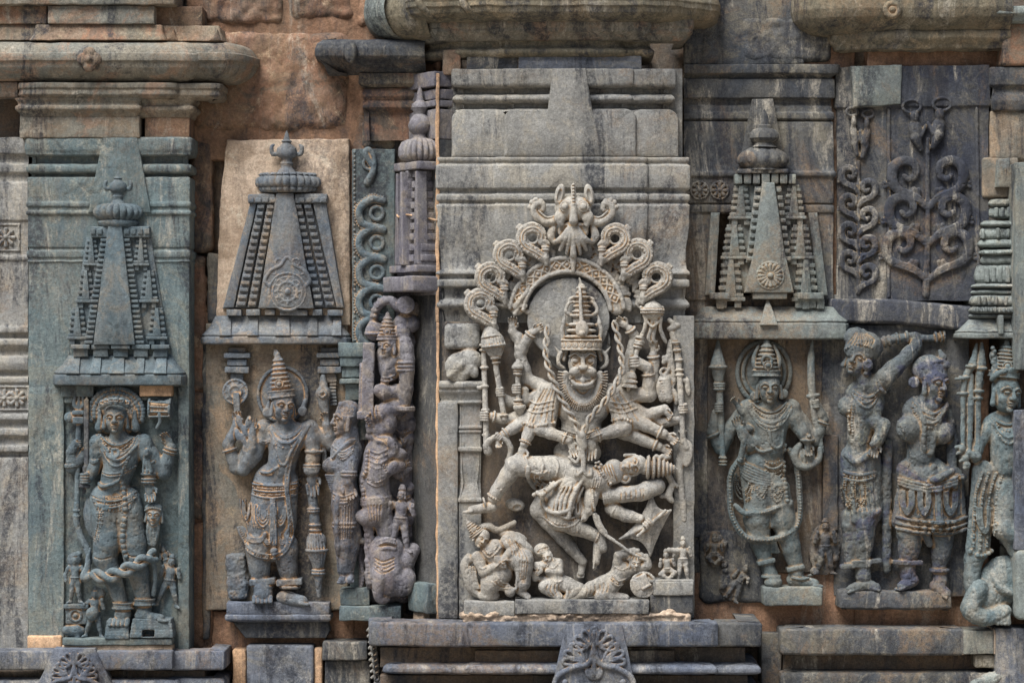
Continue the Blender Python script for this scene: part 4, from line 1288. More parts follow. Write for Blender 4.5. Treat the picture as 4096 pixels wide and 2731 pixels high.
# ------------------------------------------------------------------ folded vine panel
def zv(x):
    return float(np.interp(x, [3350, 3545, 3960], [24, 62, 108]))
vp = root('vine_relief', 'black blue folded stone panel with S-shaped vine stems', 'relief panel', 3650, 1300, 80)
fold = [(3345, -60), (3350, 24), (3545, 62), (3949, 106), (3960, -60)]
vprof = [(262, -40), (266, 0), (428, 6), (434, -4), (700, -6), (1202, -2)]
sw('panel_face', vprof, [(3345, -60), (3350, 24), (3546, 64)], 'dark', vp, 60, amp=2.5)
sw('panel_face', vprof, [(3542, 62), (3949, 106), (3960, -60)], 'dark_blue', vp, 60, amp=2.5)
V, F = g_sweep([(1190, -40), (1196, 12), (1204, 18), (1282, 18), (1292, 8), (1300, -60)], [(3330, -60), (3336, 30), (3545, 66), (3884, 104), (3892, -60)], 4)
V[:, 1] += np.clip((V[:, 0] - 3560) / 330, 0, 1) * 34
put('sill', (V, F), M['dark_blue'], vp, 70, amp=3)
pr('pale_repair', [(3400, 268), (3606, 262), (3600, 420), (3412, 432)], 20, 84, 'pale_green', vp, r=6, amp=2, zz=60)
cr = crop(2700, 0, 1.1476)
c = Carve(2.3)
def vt(pts, r, dz=6, bead=True, **kw):
    P = []
    for px, py in pts:
        x, y = cr(px, py)
        P.append((x, y, zv(x) + dz))
    c.tube(P, r, k=4, zs=.62, **kw)
    return P
def vscroll(cx, cy, R, sg, sx, w, r0):
    """one coil leaving the stem at sx: a ribbon that turns in on itself, with a trefoil at its foot"""
    o = lambda x, y: (cx + sg * x * R, cy + y * R)
    pts = [(sx, cy + 2.7 * R), (sx + (cx - sx) * .45, cy + 1.95 * R), o(.62, 1.25), o(1.08, .35), o(.92, -.62), o(.15, -1.12), o(-.72, -.78), o(-.82, .05), o(-.3, .42), o(.12, .12)]
    P = vt(pts, [r0 * .7, r0 * .9, r0 * 1.1, r0 * 1.2, r0 * 1.2, r0 * 1.1, r0, r0 * .8, r0 * .65, r0 * .5], dz=6)
    Q_ = catmull(P, 5)
    tg_ = np.gradient(Q_, axis=0)
    for off in (-.62, .62):
        c.tube([(Q_[i][0] - tg_[i][1] / (np.linalg.norm(tg_[i][:2]) + 1e-6) * r0 * off, Q_[i][1] + tg_[i][0] / (np.linalg.norm(tg_[i][:2]) + 1e-6) * r0 * off, Q_[i][2] + r0 * .46) for i in range(4, len(Q_) - 10, 2)], 3.0, k=1.5, smooth=False)
    fx, fy = cr(sx + (cx - sx) * .35, cy + 1.6 * R)
    zf_ = zv(fx)
    for an in (-.9, -.2, .5):
        d_ = np.array((sin(an * sg * -1 + sg * .5), -cos(an)))
        c.cap((fx, fy + 16, zf_ + 2), (fx + d_[0] * 30 * w, fy + 12 + d_[1] * 30 * w, zf_ + 5), 5, 11 * w, 3, zs=.7)
    ox, oy = cr(*o(1.2, .9))
    for an in (.3, 1.1, 1.9):
        c.cap((ox, oy, zv(ox) + 2), (ox + sg * sin(an) * 22 * w, oy - cos(an) * 22 * w, zv(ox) + 3), 5, 8 * w, 3, zs=.7)
vt([(1160, 640), (1158, 800), (1160, 1000), (1156, 1200), (1150, 1350)], [8, 9, 10, 12, 15], dz=4)
for i, cy_ in enumerate((800, 965, 1130)):
    vscroll(1058 - 12 * i, cy_, 56, -1, 1150, 1.0, 17)
    vscroll(1258 + 12 * i, cy_, 56, 1, 1168, 1.0, 17)
vt([(848, 740), (850, 1000), (848, 1340)], [7, 8, 10], dz=2)
for i, cy_ in enumerate((800, 930, 1060, 1190)):
    vscroll(806, cy_, 30, -1, 846, .6, 11)
    vscroll(892, cy_ + 62, 30, 1, 850, .6, 11)
for pts in ([(985, 500), (985, 900), (985, 1360)], [(1380, 500), (1385, 900), (1390, 1380)]):
    vt(pts, 7, dz=0)
# birds at the top of the stems
for (px, py, sg) in ((1105, 600, -1), (1205, 590, 1), (830, 620, -1), (880, 630, 1)):
    x, y = cr(px, py)
    q = .62 if px < 1000 else 1
    zz = zv(x) + 6
    c.ell((x, y, zz), (28 * q, 44, 18), (0, 0, sg * .25), 8)
    c.ell((x + sg * 6 * q, y - 56, zz + 4), (18 * q, 24, 16), k=8)
    c.cap((x, y + 30, zz), (x - sg * 20 * q, y + 76, zz), 24 * q, 10, k=8)
    c.ring((x + sg * 16 * q, y - 96, zz), (0, 0, 1), 26 * q, 6, n=16, flat=1.4)
    c.cap((x - sg * 20 * q, y + 20, zz + 8), (x - sg * 40 * q, y - 20, zz + 2), 9, 7, k=4)
c.put('vine', M['dark_blue'], vp, 80, amp=.7)
wsl = root('relief_slab', 'dark slab with ochre stains behind the two women', 'slab', 3620, 2380, 50)
put('ground_face', g_sweep([(1296, -20), (1300, 0), (2380, 2)], [(3335, -60), (3340, 26), (3560, 50), (3872, 70), (3880, -60)]), M['dark'], wsl, 50, amp=3)
wp = root('statue_pedestal', 'dark green stone ledge under the two women', 'pedestal', 3610, 2440, 120)
sw('ledge', [(2360, -40), (2364, 0), (2430, 4), (2440, -30)], [(3356, 0), (3360, 118), (3800, 138), (3806, 0)], 'dark', wp, 125, amp=4)

# ------------------------------------------------------------------ tower fragment cut by the right edge
t5 = root('tower_relief', 'crumbled pale tower of many tile rows cut by the right edge', 'tower relief', 4040, 1345, 130)
m = 'pale_green'
bx('tower_core', 3940, 4300, 620, 1260, -60, 96, 'grey_back', t5, r=12)
bx('upper_stone', 3930, 4075, 630, 790, -60, 112, 'ochre_slab', t5, r=10)
pr('upper_niche', [(3990, 640), (4040, 630), (4046, 748), (3984, 748)], 60, 140, m, t5, r=4)
for (y0, y1, xa, zf, n) in ((796, 824, 3960, 132, 5), (828, 872, 3950, 122, 6), (886, 906, 3930, 148, 0), (912, 956, 3926, 140, 9), (960, 988, 3918, 150, 0), (1000, 1016, 3926, 164, 11), (1020, 1056, 3930, 150, 0), (1062, 1132, 3908, 156, 7), (1136, 1150, 3898, 172, 0), (1158, 1176, 3894, 160, 0), (1182, 1222, 3890, 166, 10), (1228, 1252, 3884, 178, 12), (1254, 1272, 3880, 160, 0)):
    h_ = y1 - y0
    sw('tower_band', [(y0 - 6, -40), (y0, -8), (y0 + h_ * .25, 0), (y0 + h_ * .55, 4), (y1 - h_ * .2, 2), (y1, -8), (y1 + 5, -40)], [(xa, 0), (xa + 4, zf - 26), (xa + 60, zf - 4), (4140, zf + 16)], m, t5, zf, ch=2, amp=2.6)
    for i in range(n):
        w = (4096 - xa) / n
        if RJ.random() < .18:
            continue
        x0 = xa + (i + .12) * w
        bx('worn_dentil', x0, x0 + w * .68, y0 + 2 + RJ.uniform(-2, 2), y1 - 2, 40, zf + 2 + RJ.uniform(-6, 8) + 16 * i / n, m, t5, r=6, amp=2.5, zz=zf)
sw('eave_slab', [(1272, -60), (1276, 0), (1320, 40), (1326, 52), (1330, 46), (1334, 54), (1352, 54), (1356, -10)], [(3880, -60), (3888, 130), (4300, 150)], m, t5, 190, amp=2)
bx('eave_post', 3996, 4016, 1262, 1336, 120, 202, m, t5, r=4)
ff = root('wall_pier', 'grey pier edge at the far right frame border', 'pier', 4085, 2520, 240)
bx('pier_stone', 4062, 4300, 650, 1480, -60, 236, 'pale_green', ff)
bx('pier_stone', 4060, 4300, 1640, 2200, -60, 236, 'blue', ff)
bx('pier_stone', 4068, 4300, 2200, 2480, -60, 250, 'pale_green', ff, r=18, amp=6)
# ------------------------------------------------------------------ carving helpers for figures
def un(v):
    v = np.array(v, float)
    return v / max(np.linalg.norm(v), 1e-9)

def face(c, p, hh, yaw=0.0, roll=0.0, pitch=0.0, ears=True, k=3.0, eyes=1.0):
    """head with brow, eyes, nose, lips, chin and long ears; hh = crown to chin"""
    R = rotm(0, 0, roll) @ rotm(0, yaw, 0) @ rotm(pitch, 0, 0)
    p = np.array(p, float)
    q = lambda x, y, z: p + R @ (np.array((x, y, z)) * hh)
    c.ell(q(0, -.12, -.04), (.37 * hh, .40 * hh, .38 * hh), R, 8)
    c.ell(q(0, .16, .02), (.30 * hh, .35 * hh, .31 * hh), R, 8)
    for s in (-1, 1):
        c.ell(q(s * .17, .14, .17), (.13 * hh, .15 * hh, .12 * hh), R, 5)
        c.ell(q(s * .15, -.045, .32), (.115 * hh, .05 * hh, .05 * hh), R, 3, sub=True)
        c.ell(q(s * .15, -.04, .30), (.09 * hh, .04 * hh * eyes, .055 * hh), R, 1.5)
        c.tube([q(s * .30, -.08, .24), q(s * .17, -.165, .325), q(s * .03, -.10, .36)], .026 * hh, k=2, n=3, lift=False)
        c.ball(q(s * .065, .115, .36), .05 * hh, 2)
        if ears:
            c.cap(q(s * .37, -.08, .0), q(s * .40, .30, .03), .055 * hh, .075 * hh, 3)
    c.cap(q(0, -.10, .34), q(0, .10, .425), .038 * hh, .066 * hh, 3)
    c.ell(q(0, .235, .335), (.115 * hh, .032 * hh, .05 * hh), R, 1.5)
    c.ell(q(0, .30, .325), (.085 * hh, .034 * hh, .05 * hh), R, 1.5)
    c.ell(q(0, .42, .26), (.10 * hh, .08 * hh, .08 * hh), R, 4)
    return q

def limb(c, pts, rs, k=7.0):
    """shoulder-elbow-wrist or hip-knee-ankle with swelling muscles"""
    pts = [np.array(p, float) for p in pts]
    for i in range(len(pts) - 1):
        a, b = pts[i], pts[i + 1]
        m = a + (b - a) * .38
        c.cap(a, m, rs[i], (rs[i] * .55 + rs[i + 1] * .45) * 1.06, k)
        c.cap(m, b, (rs[i] * .55 + rs[i + 1] * .45) * 1.06, rs[i + 1], k)

def bangle(c, a, b, t, R, r=3.4, bead=False):
    """ring round the limb a-b at the fraction t"""
    a, b = np.array(a, float), np.array(b, float)
    c.ring(a + (b - a) * t, b - a, R, r, k=1.5, n=18, bead=(r * 2.0 if bead else None))

def hand(c, wr, d, s, n, L, curl=.8, thumb=1, fan=.0, k=2.5):
    """palm, four unequal fingers with knuckles and a thumb; d fingers, s thumb side, n the way they curl"""
    wr = np.array(wr, float)
    d = un(d)
    s = un(np.array(s, float) - d * np.dot(s, d))
    n = un(np.array(n, float) - d * np.dot(n, d) - s * np.dot(n, s))
    R = np.stack([s, d, n], 1)
    c.ell(wr + d * L * .30, (.25 * L, .38 * L, .15 * L), R, 5)
    for i, ln in enumerate((.50, .58, .55, .44)):
        off = .25 - i * .165
        p = wr + d * L * .56 + s * off * L
        a = curl * .35
        dd = un(d + s * fan * (off - .0))
        for seg, f in enumerate((.44, .33, .25)):
            v = dd * cos(a) + n * sin(a)
            q = p + v * ln * f * L
            c.cap(p, q, (.082 - .010 * seg) * L, (.078 - .012 * seg) * L, k if seg == 0 else 1.2)
            p = q
            a += curl * (1.0 if seg == 0 else .8)
    p = wr + d * L * .18 + s * L * .2 * thumb
    q = p + (s * .62 * thumb + d * .6 + n * .25) * L * .30
    c.cap(p, q, .10 * L, .085 * L, 3)
    c.cap(q, q + (d * .8 + n * .5) * L * .24, .082 * L, .066 * L, 1.5)

def fist(c, p, ax, out, L):
    """closed hand round a shaft through p along ax; knuckles towards out"""
    p, ax, out = np.array(p, float), un(ax), un(out)
    sd = un(np.cross(ax, out))
    R = np.stack([sd, ax, out], 1)
    c.ell(p - sd * L * .12, (.26 * L, .34 * L, .24 * L), R, 4)
    for i in range(4):
        b = p + ax * (i - 1.5) * L * .17
        r = .085 * L
        c.tube([b - sd * L * .26 + out * L * .12, b + out * L * .30 - sd * L * .06, b + sd * L * .20 + out * L * .22, b + sd * L * .24 - out * L * .02], [r, r, r * .95, r * .8], n=3, k=1.2, lift=False)
    c.cap(p - ax * L * .30 + out * L * .05, p - ax * L * .34 + sd * L * .18 + out * L * .2, .1 * L, .08 * L, 2)

def foot(c, ank, toe, r, up=(0, -1, 0), k=5.0):
    ank, toe = np.array(ank, float), np.array(toe, float)
    d = toe - ank
    L = np.linalg.norm(d)
    u = un(np.array(up, float) - un(d) * np.dot(up, un(d)))
    s = np.cross(un(d), u)
    c.cap(ank - u * r * .5, ank + d * .7 - u * r * .5, r, r * .78, k)
    c.ball(ank - d * .12 - u * r * .55, r * .9, 5)
    for i in range(5):
        o = (i - 2) * r * .36
        b = ank + d * .70 + s * o - u * r * .65
        c.cap(b, b + d * (.32 - .03 * abs(i - 1)), r * .27, r * .21, 2)

def kirita(c, p, w, h, tiers=6, roll=0.0, k=1.5, dome=False):
    """tall tiered crown standing at p (its lower rim), leaning by roll"""
    ax = np.array((sin(roll), -cos(roll), 0.0))
    p = np.array(p, float)
    b0 = p + ax * h * .0
    c.disc(b0, b0 + ax * h * .16, w * .52, w * .50, 3, 2)
    c.ring(b0 + ax * h * .02, ax, w * .53, 3.2, n=20, bead=6.5)
    c.ring(b0 + ax * h * .15, ax, w * .51, 3.2, n=20, bead=6.5)
    for i in range(tiers):
        t = .2 + .66 * i / tiers
        q = .46 * (1 - .62 * (i / tiers) ** 1.2)
        a = p + ax * h * t
        c.disc(a - ax * h * .05, a + ax * h * .66 / tiers, w * q * .80, w * q * .72, 2, 2)
        c.disc(a + ax * h * .02, a + ax * h * (.02 + .32 / tiers), w * q, w * q * .92, 3, 1.5)
    top = p + ax * h * .86
    c.cap(top, p + ax * h * .93, w * .12, w * .10, 2)
    c.cap(p + ax * h * .93, p + ax * h * 1.02, w * .07, 2, 2)
    # front medallion
    m = p + ax * h * .30 + np.array((0, 0, w * .42))
    c.ball(m, w * .10, 2)
    c.ring(m, (0, 0, 1), w * .15, 3, n=14)

def halo(c, p, rx, ry, r=5, z=None, n=40, a0=0, a1=2 * pi):
    P = [(p[0] + rx * cos(a), p[1] + ry * sin(a), p[2]) for a in np.linspace(a0, a1, n + 1)]
    c.tube(P, r, smooth=False, k=2)

def festoon(c, a, b, sag, r=3.2, z=0.0, n=8, bead=True, k=1.5):
    a, b = np.array(a, float), np.array(b, float)
    P = []
    for t in np.linspace(0, 1, n):
        q = a + (b - a) * t
        q[1] += sag * 4 * t * (1 - t)
        q[2] += z * 4 * t * (1 - t)
        P.append(q)
    if bead:
        c.beads(P, r, r * 2.0, smooth=False)
    else:
        c.tube(P, r, smooth=False, k=k)

def mini_person(c, p, h, lean=0.0, arms=(.6, -.6), yaw=0.0, legs=.14, zr=1.0, sit=False):
    """a small attendant: p = ground point between the feet, h = height"""
    p = np.array(p, float)
    R = rotm(0, 0, lean)
    q = lambda x, y, z=0.0: p + R @ (np.array((x, y, z * zr)) * h)
    hip = -.30 if sit else -.48
    face(c, q(0, hip - .42, .06), .15 * h * 1.15, yaw, lean, k=2)
    c.disc(q(0, hip - .49, .05), q(0, hip - .58, .03), .07 * h, .035 * h, 2, 3)
    c.cap(q(0, hip - .30, .03), q(0, hip - .36, .03), .045 * h, .045 * h, 4)
    c.ell(q(0, hip - .24, .03), (.125 * h, .09 * h, .075 * h), R, 6)
    c.cap(q(0, hip - .2, .03), q(0, hip - .02, .02), .09 * h, .10 * h, 6)
    c.ring(q(0, hip - .05, .02), R @ np.array((0, 1, 0)), .105 * h, 2.6, n=14)
    for s in (-1, 1):
        if sit:
            limb(c, [q(s * .05, hip, .03), q(s * .20, hip + .08, .10), q(s * -.02, hip + .24, .12)], [.07 * h, .055 * h, .04 * h], 5)
        else:
            limb(c, [q(s * .05, hip, .02), q(s * (legs * .7), hip + .25, .05), q(s * legs, -.04, .02)], [.075 * h, .05 * h, .035 * h], 5)
            foot(c, q(s * legs, -.03, .03), q(s * (legs + .08), -.015, .09), .035 * h)
    for s, a in zip((-1, 1), arms):
        sh = q(s * .13, hip - .27, .03)
        el = q(s * (.13 + .10 * abs(cos(a))), hip - .27 + .17 * cos(a * .6), .06)
        wr = q(s * (.13 + .10 * abs(cos(a)) - .05 * sin(abs(a))), hip - .12 - .24 * sin(a), .10)
        limb(c, [sh, el, wr], [.045 * h, .038 * h, .028 * h], 4)
        c.ell(wr, (.04 * h, .045 * h, .035 * h), k=3)
# ------------------------------------------------------------------ CENTRAL RELIEF
N1, N2, N3, N4, N5, N6 = crop(1840, 720), crop(2240, 720), crop(1840, 1200), crop(2240, 1200), crop(1840, 1760), crop(2240, 1760)
zb = zC - 26
zA = zC + 8
zz = 250            # mean depth of the carving for the perspective

# --- arch of scrolls
ar = root('scroll_arch', 'grey stone arch of beaded scrolls with horned mask over the lion-headed figure', 'arch', 2270, 1290, zz)
c = Carve(2.3, zA - 6)
AC = (2268, 1262)
def arc(R, a0, a1, z, n=40):
    return [(AC[0] + R * cos(a), AC[1] - R * sin(a), z) for a in np.linspace(a0, a1, n)]
A0, A1 = radians(172), radians(8)
c.tube(arc(203, A0, A1, zA + 8), 28, smooth=False, zs=.6, k=3)
c.tube(arc(230, A0, A1, zA + 24), 9, smooth=False)
c.tube(arc(176, A0, A1, zA + 24), 9, smooth=False)
for i, a in enumerate(np.linspace(radians(160), radians(20), 13)):
    u = np.array((cos(a), -sin(a), 0))
    t = np.array((sin(a), cos(a), 0))
    p = np.array((*AC, zA + 26)) + u * 203
    c.tube([p + u * 20, p + t * 20, p - u * 20, p - t * 20, p + u * 20], 4, smooth=False, k=1.5)
    c.ball(p, 7, 2)
c.put('arch_band', M['grey_fig'], ar, zz)
c = Carve(2.6, zA - 6)
c.disc((2275, 1275, zA - 10), (2275, 1275, zA + 14), 168, 164, 3)
c.put('tympanum', M['grey'], ar, zz)
def scroll(C, sg, cup=True):
    cx, cy = C
    z = zA + 36
    c = Carve(2.0, zA - 6, auto=True)
    o = lambda x, y, dz=0: (cx + sg * x * .56, cy + y * .56, z + dz)
    path = [o(58, 30, -4), o(70, -20), o(40, -64), o(-14, -74), o(-66, -42), o(-78, 14), o(-48, 64), o(16, 100, -2), o(72, 138, -6), o(112, 178, -16)]
    c.tube(path, [14, 18, 20, 22, 22, 23, 23, 22, 19, 12], k=3, lift=False)
    for off in (-15, -6, 6, 15):
        P = []
        Qs = catmull(path, 6)
        tg = np.gradient(Qs, axis=0)
        for i in range(3, len(Qs) - 6):
            nn = un((-tg[i][1], tg[i][0], 0))
            P.append((Qs[i][0] + nn[0] * off, Qs[i][1] + nn[1] * off))
        c.line(P[::3], 4.0 if abs(off) > 10 else 2.2, bead=8.2 if abs(off) > 10 else None, sub=abs(off) < 10, n=3)
    c.ring((cx, cy, z + 6), (0, 0, 1), 22, 4.5, n=18)
    # hooked tip, baluster below, floret outside
    c.tube([o(58, 30), o(92, 26, 4), o(118, 46, 2)], [12, 10, 6], k=3, lift=False)
    if cup:
        c.disc(o(92, 60), o(92, 76), 19, 16, 3, 3)
        c.cap(o(92, 80), o(92, 140), 12, 15, 3)
        c.cap(o(92, 140), o(98, 186), 14, 8, 3)
        c.ring(o(92, 84), (0, 1, 0), 14, 4)
        c.cap(o(92, 60), o(60, 30), 12, 12, 4)
    for dx, dy in ((-92, -70), (-122, -86), (-104, -104), (-96, -50)):
        c.ball(o(dx * .86, dy * .86, -4), 9, 5)
    c.cap(o(-60, -50, -6), o(-90, -80, -4), 9, 8, 4)
    c.put('beaded_scroll', M['grey_fig'], ar, zz)
for C in (N1(165, 990), N1(250, 780), N1(395, 600), N1(580, 465)):
    scroll(C, 1)
for C in (N2(440, 470), N2(618, 592), N2(770, 778)):
    scroll(C, -1)
c = Carve(2.2, zA - 6)
rl = random.Random(8)
for i in range(74):
    a = radians(172) + (radians(8) - radians(172)) * i / 73
    if abs(a - pi / 2) < .2:
        continue
    for R0, w in ((246, 9), (268, 10), (292, 9)):
        R = R0 + rl.uniform(-7, 7) + 34 * abs(cos(a)) * (R0 > 250)
        u = np.array((cos(a), -sin(a), 0))
        t = np.array((sin(a), cos(a), 0)) * rl.choice((-1, 1))
        p = np.array((*AC, zA + 6.0)) + u * R
        c.tube([p - u * 14 - t * 6, p + t * 5, p + u * 13 + t * 11, p + u * 9 + t * 17], [w * .6, w, w * .8, w * .4], k=2.5, n=3)
c.put('leaf_ground', M['grey_fig'], ar, zz)
# horned mask at the crest
c = Carve(2.1, zA - 6)
z = zA + 30
c.ell(N1(905, 230, z), (74, 52, 40), k=8)
for sx, sg in ((800, -1), (1030, 1)):
    c.ell(N1(sx + sg * 4, 120, z + 14), (20, 44, 18), (0, 0, sg * -.2), 6)
    c.ell(N1(sx + sg * 4, 130, z + 30), (9, 28, 10), (0, 0, sg * -.2), 3, sub=True)
for sx in (840, 985):
    c.ball(N1(sx, 218, z + 34), 16, 3)
    c.ring(N1(sx, 218, z + 36), (0, 0, 1), 19, 3.5, n=14)
for sx, sg in ((800, -1), (1020, 1)):
    c.ell(N1(sx, 300, z + 20), (24, 28, 18), k=8)
    c.cap(N1(sx, 340, z + 20), N1(sx - sg * 20, 385, z + 16), 14, 12, 5)
c.cap(N1(905, 50, z + 8), N1(908, 210, z + 30), 9, 12, 3)
c.cap(N1(908, 210, z + 34), N1(905, 330, z + 38), 13, 18, 4)
c.beads([N1(905, 40, z + 20), N1(908, 200, z + 44)], 6, 12, smooth=False)
c.ell(N1(905, 410, z + 8), (62, 40, 22), k=6)
c.ell(N1(840, 410, z + 26), (24, 24, 14), k=3, sub=True)
c.ell(N1(975, 410, z + 26), (24, 24, 14), k=3, sub=True)
for tx, ty in ((750, 500), (800, 560), (855, 590), (905, 610), (960, 590), (1010, 560), (1050, 500)):
    c.tube([N1(905 + (tx - 905) * .2, 380, z + 22), N1(905 + (tx - 905) * .6, 470, z + 26), N1(tx, ty, z + 8)], [9, 13, 7], k=2.5)
c.cap(N1(905, 360, z + 26), N1(905, 600, z + 20), 9, 13, 2)
c.cap(N1(905, 610, z + 4), N1(905, 730, z + 6), 15, 7, 3)
for sg in (-1, 1):
    o = lambda x, y, dz=0: N1(905 + sg * x, y, z + dz)
    c.tube([o(120, 320), o(220, 340, 6), o(310, 270, 6), o(300, 200, 6), o(250, 190, 4), o(240, 235, 2), o(270, 250)], [18, 16, 14, 12, 11, 10, 8], k=4)
    c.tube([o(140, 290, 10), o(215, 300, 16), o(275, 250, 16)], 4, k=2)
    for dx, dy in ((330, 180), (300, 160), (345, 220), (260, 170)):
        c.ball(o(dx, dy, 4), 11, 4)
    c.tube([o(160, 380), o(180, 450, 4), o(150, 500)], [14, 16, 10], k=4)
c.put('horned_mask', M['grey_fig'], ar, zz)

# --- the lion-headed figure
nar = root('deity_statue', 'lion-headed many-armed seated figure in tall crown tearing open the body on its lap', 'statue', 2290, 2400, zz)
mf = M['grey_fig']
c = Carve(2.1, zb - 6, auto=True)
# torso
c.ell((2330, 1625, 232), (112, 86, 50), k=10)
c.ell((2325, 1720, 226), (82, 90, 46), k=16)
c.ell((2310, 1810, 222), (96, 60, 48), k=16)
# face: broad lion muzzle
fx, fy, fz = 2330, 1458, 262
c.ell((fx, fy - 6, fz - 6), (57, 76, 50), k=6)
c.ell((fx, fy + 44, fz + 4), (55, 42, 46), k=10)
for s in (-1, 1):
    c.ell((fx + s * 29, fy - 16, fz + 38), (21, 16, 12), k=2, sub=True)
    c.ell((fx + s * 29, fy - 16, fz + 32), (15, 11, 12), k=1.5)
    c.ring((fx + s * 29, fy - 16, fz + 36), (0, 0, 1), 16, 2.4, n=16)
    c.tube([(fx + s * 52, fy - 34, fz + 26), (fx + s * 30, fy - 46, fz + 40), (fx + s * 8, fy - 30, fz + 46)], 5, k=2, lift=False)
    c.tube([(fx + s * 50, fy - 46, fz + 20), (fx + s * 30, fy - 56, fz + 34), (fx + s * 8, fy - 40, fz + 42)], 3.4, k=2, lift=False)
    c.ell((fx + s * 28, fy + 24, fz + 42), (28, 19, 18), (0, 0, s * .35), 4)
    for j in range(4):
        c.tube([(fx + s * 10, fy + 14 + j * 6, fz + 60 - j), (fx + s * 34, fy + 18 + j * 8, fz + 57 - j * 2), (fx + s * 54, fy + 34 + j * 8, fz + 40 - j * 2)], 1.9, k=1.2, lift=False)
    c.ell((fx + s * 20, fy + 48, fz + 54), (19, 13, 18), (0, 0, s * .45), 2.5, sub=True)
    c.cap((fx + s * 62, fy - 70, fz - 20), (fx + s * 74, fy - 20, fz - 14), 10, 8, 4)
    c.tube([(fx + s * 66, fy - 60, fz - 14), (fx + s * 92, fy - 40, fz - 4), (fx + s * 96, fy - 4, fz), (fx + s * 72, fy + 16, fz - 4)], [6, 8, 8, 5], k=3, lift=False)
    c.cap((fx + s * 90, fy - 44, fz - 4), (fx + s * 112, fy - 72, fz - 4), 7, 2, 3)
c.cap((fx, fy - 40, fz + 40), (fx, fy + 8, fz + 56), 8, 11, 3)
c.ell((fx, fy + 12, fz + 60), (15, 10, 9), k=2)
for s in (-1, 1):
    c.ball((fx + s * 12, fy + 8, fz + 57), 8, 2)
c.ell((fx, fy + 82, fz + 26), (46, 17, 26), k=4)
c.ell((fx, fy + 62, fz + 40), (13, 16, 14), k=3)
c.tube([(fx - 50, fy + 52, fz + 26), (fx - 30, fy + 76, fz + 44), (fx, fy + 82, fz + 50), (fx + 30, fy + 76, fz + 44), (fx + 50, fy + 52, fz + 26)], 5, k=6, lift=False)
# upper arms in bundles
def arm(pts, rs, k=6, b=None):
    limb(c, pts, rs, k)
    if b:
        bangle(c, pts[-2], pts[-1], .86, rs[-1] + 5, 4.0, b == 2)
L_ = N3
# draped bundle of upper arms, left
for i, (x0, x1) in enumerate(((2180, 2120), (2196, 2146), (2208, 2172), (2220, 2196))):
    c.cap((x0, 1560, 232 + i * 8), (x1, 1690, 244 + i * 6), 30, 28, 5)
c.beads([(2096, 1692, 268), (2130, 1702, 280), (2170, 1698, 292), (2218, 1688, 288)], 6, 11)
arm([(2190, 1690, 256), L_(640, 1030, 268), L_(870, 1115, 292)], [34, 27, 18], b=1)
hand(c, L_(880, 1125, 292), (.35, 1, .05), (1, .2, 0), (.2, .1, 1), 66, .5)
arm([(2130, 1680, 246), L_(560, 1040, 262), L_(515, 1150, 272)], [32, 26, 18], b=2)
hand(c, L_(505, 1165, 274), (-.25, 1, .2), (1, .2, 0), (0, .2, 1), 66, .25, fan=.3)
arm([(2110, 1670, 236), L_(470, 1000, 246), L_(345, 1075, 258)], [30, 25, 17], b=1)
fist(c, L_(310, 1090, 262), (.6, .5, 0), (-.3, .2, 1), 48)
hand(c, L_(300, 1110, 262), (.2, 1, .2), (1, 0, 0), (0, 0, 1), 42, .8)
arm([(2100, 1660, 216), L_(380, 960, 226), L_(250, 930, 238)], [26, 22, 17], b=1)
fist(c, L_(200, 930, 246), (0, 1, 0), (-.2, 0, 1), 58)
arm([(2150, 1600, 214), L_(400, 820, 220), L_(345, 770, 232)], [24, 20, 15])
fist(c, L_(325, 735, 244), (.1, 1, 0), (-.2, 0, 1), 54)
arm([(2170, 1580, 220), L_(520, 800, 226), L_(520, 720, 236)], [26, 20, 15])
fist(c, L_(455, 710, 250), (0, 1, 0), (0, 0, 1), 56)
arm([(2190, 1560, 206), (2110, 1520, 208), L_(480, 430, 214), L_(475, 290, 222)], [30, 27, 22, 17])
arm([L_(480, 440, 210), L_(530, 330, 226), L_(570, 265, 236)], [22, 20, 17], b=1)
hand(c, L_(575, 260, 238), (.9, -.45, .2), (0, -1, 0), (.3, .4, .6), 58, .7)
arm([L_(475, 330, 206), L_(420, 250, 216)], [22, 19])
hand(c, L_(415, 245, 220), (.05, -1, .1), (1, 0, 0), (.1, .1, 1), 58, .55, fan=.3)
# right side arms
R_ = N4
for i, (x0, x1) in enumerate(((2440, 2498), (2464, 2540))):
    c.cap((x0, 1570, 244 - i * 16), (x1, 1690, 252 - i * 14), 38, 32, 6)
c.beads([(2448, 1680, 282), (2486, 1672, 290), (2520, 1684, 276)], 6, 11)
arm([(2480, 1670, 256), R_(510, 1020, 272), R_(270, 1090, 290)], [36, 30, 19], b=1)
hand(c, R_(255, 1105, 290), (-.1, 1, .05), (-1, .1, 0), (0, .1, 1), 78, .25)
arm([(2500, 1650, 236), R_(600, 960, 244), R_(830, 1070, 250)], [34, 29, 20], b=1)
hand(c, R_(845, 1080, 250), (.8, .5, .1), (.3, -1, 0), (0, .3, 1), 60, .8)
arm([(2480, 1720, 222), R_(600, 1090, 232), R_(790, 1170, 240)], [32, 27, 19], b=1)
hand(c, R_(800, 1175, 240), (.8, .5, .1), (.3, -1, 0), (0, .3, 1), 58, .9)
arm([(2480, 1600, 222), R_(690, 930, 226), R_(840, 870, 232)], [32, 26, 18])
hand(c, R_(830, 880, 236), (.6, .5, .3), (0, -1, .2), (0, .3, 1), 56, .8)
arm([(2520, 1630, 208), R_(820, 980, 212), R_(960, 960, 222)], [28, 22, 16])
fist(c, R_(985, 870, 236), (.05, 1, 0), (.3, 0, 1), 58)
arm([(2480, 1580, 214), R_(720, 760, 220), R_(705, 570, 232)], [34, 29, 20], b=2)
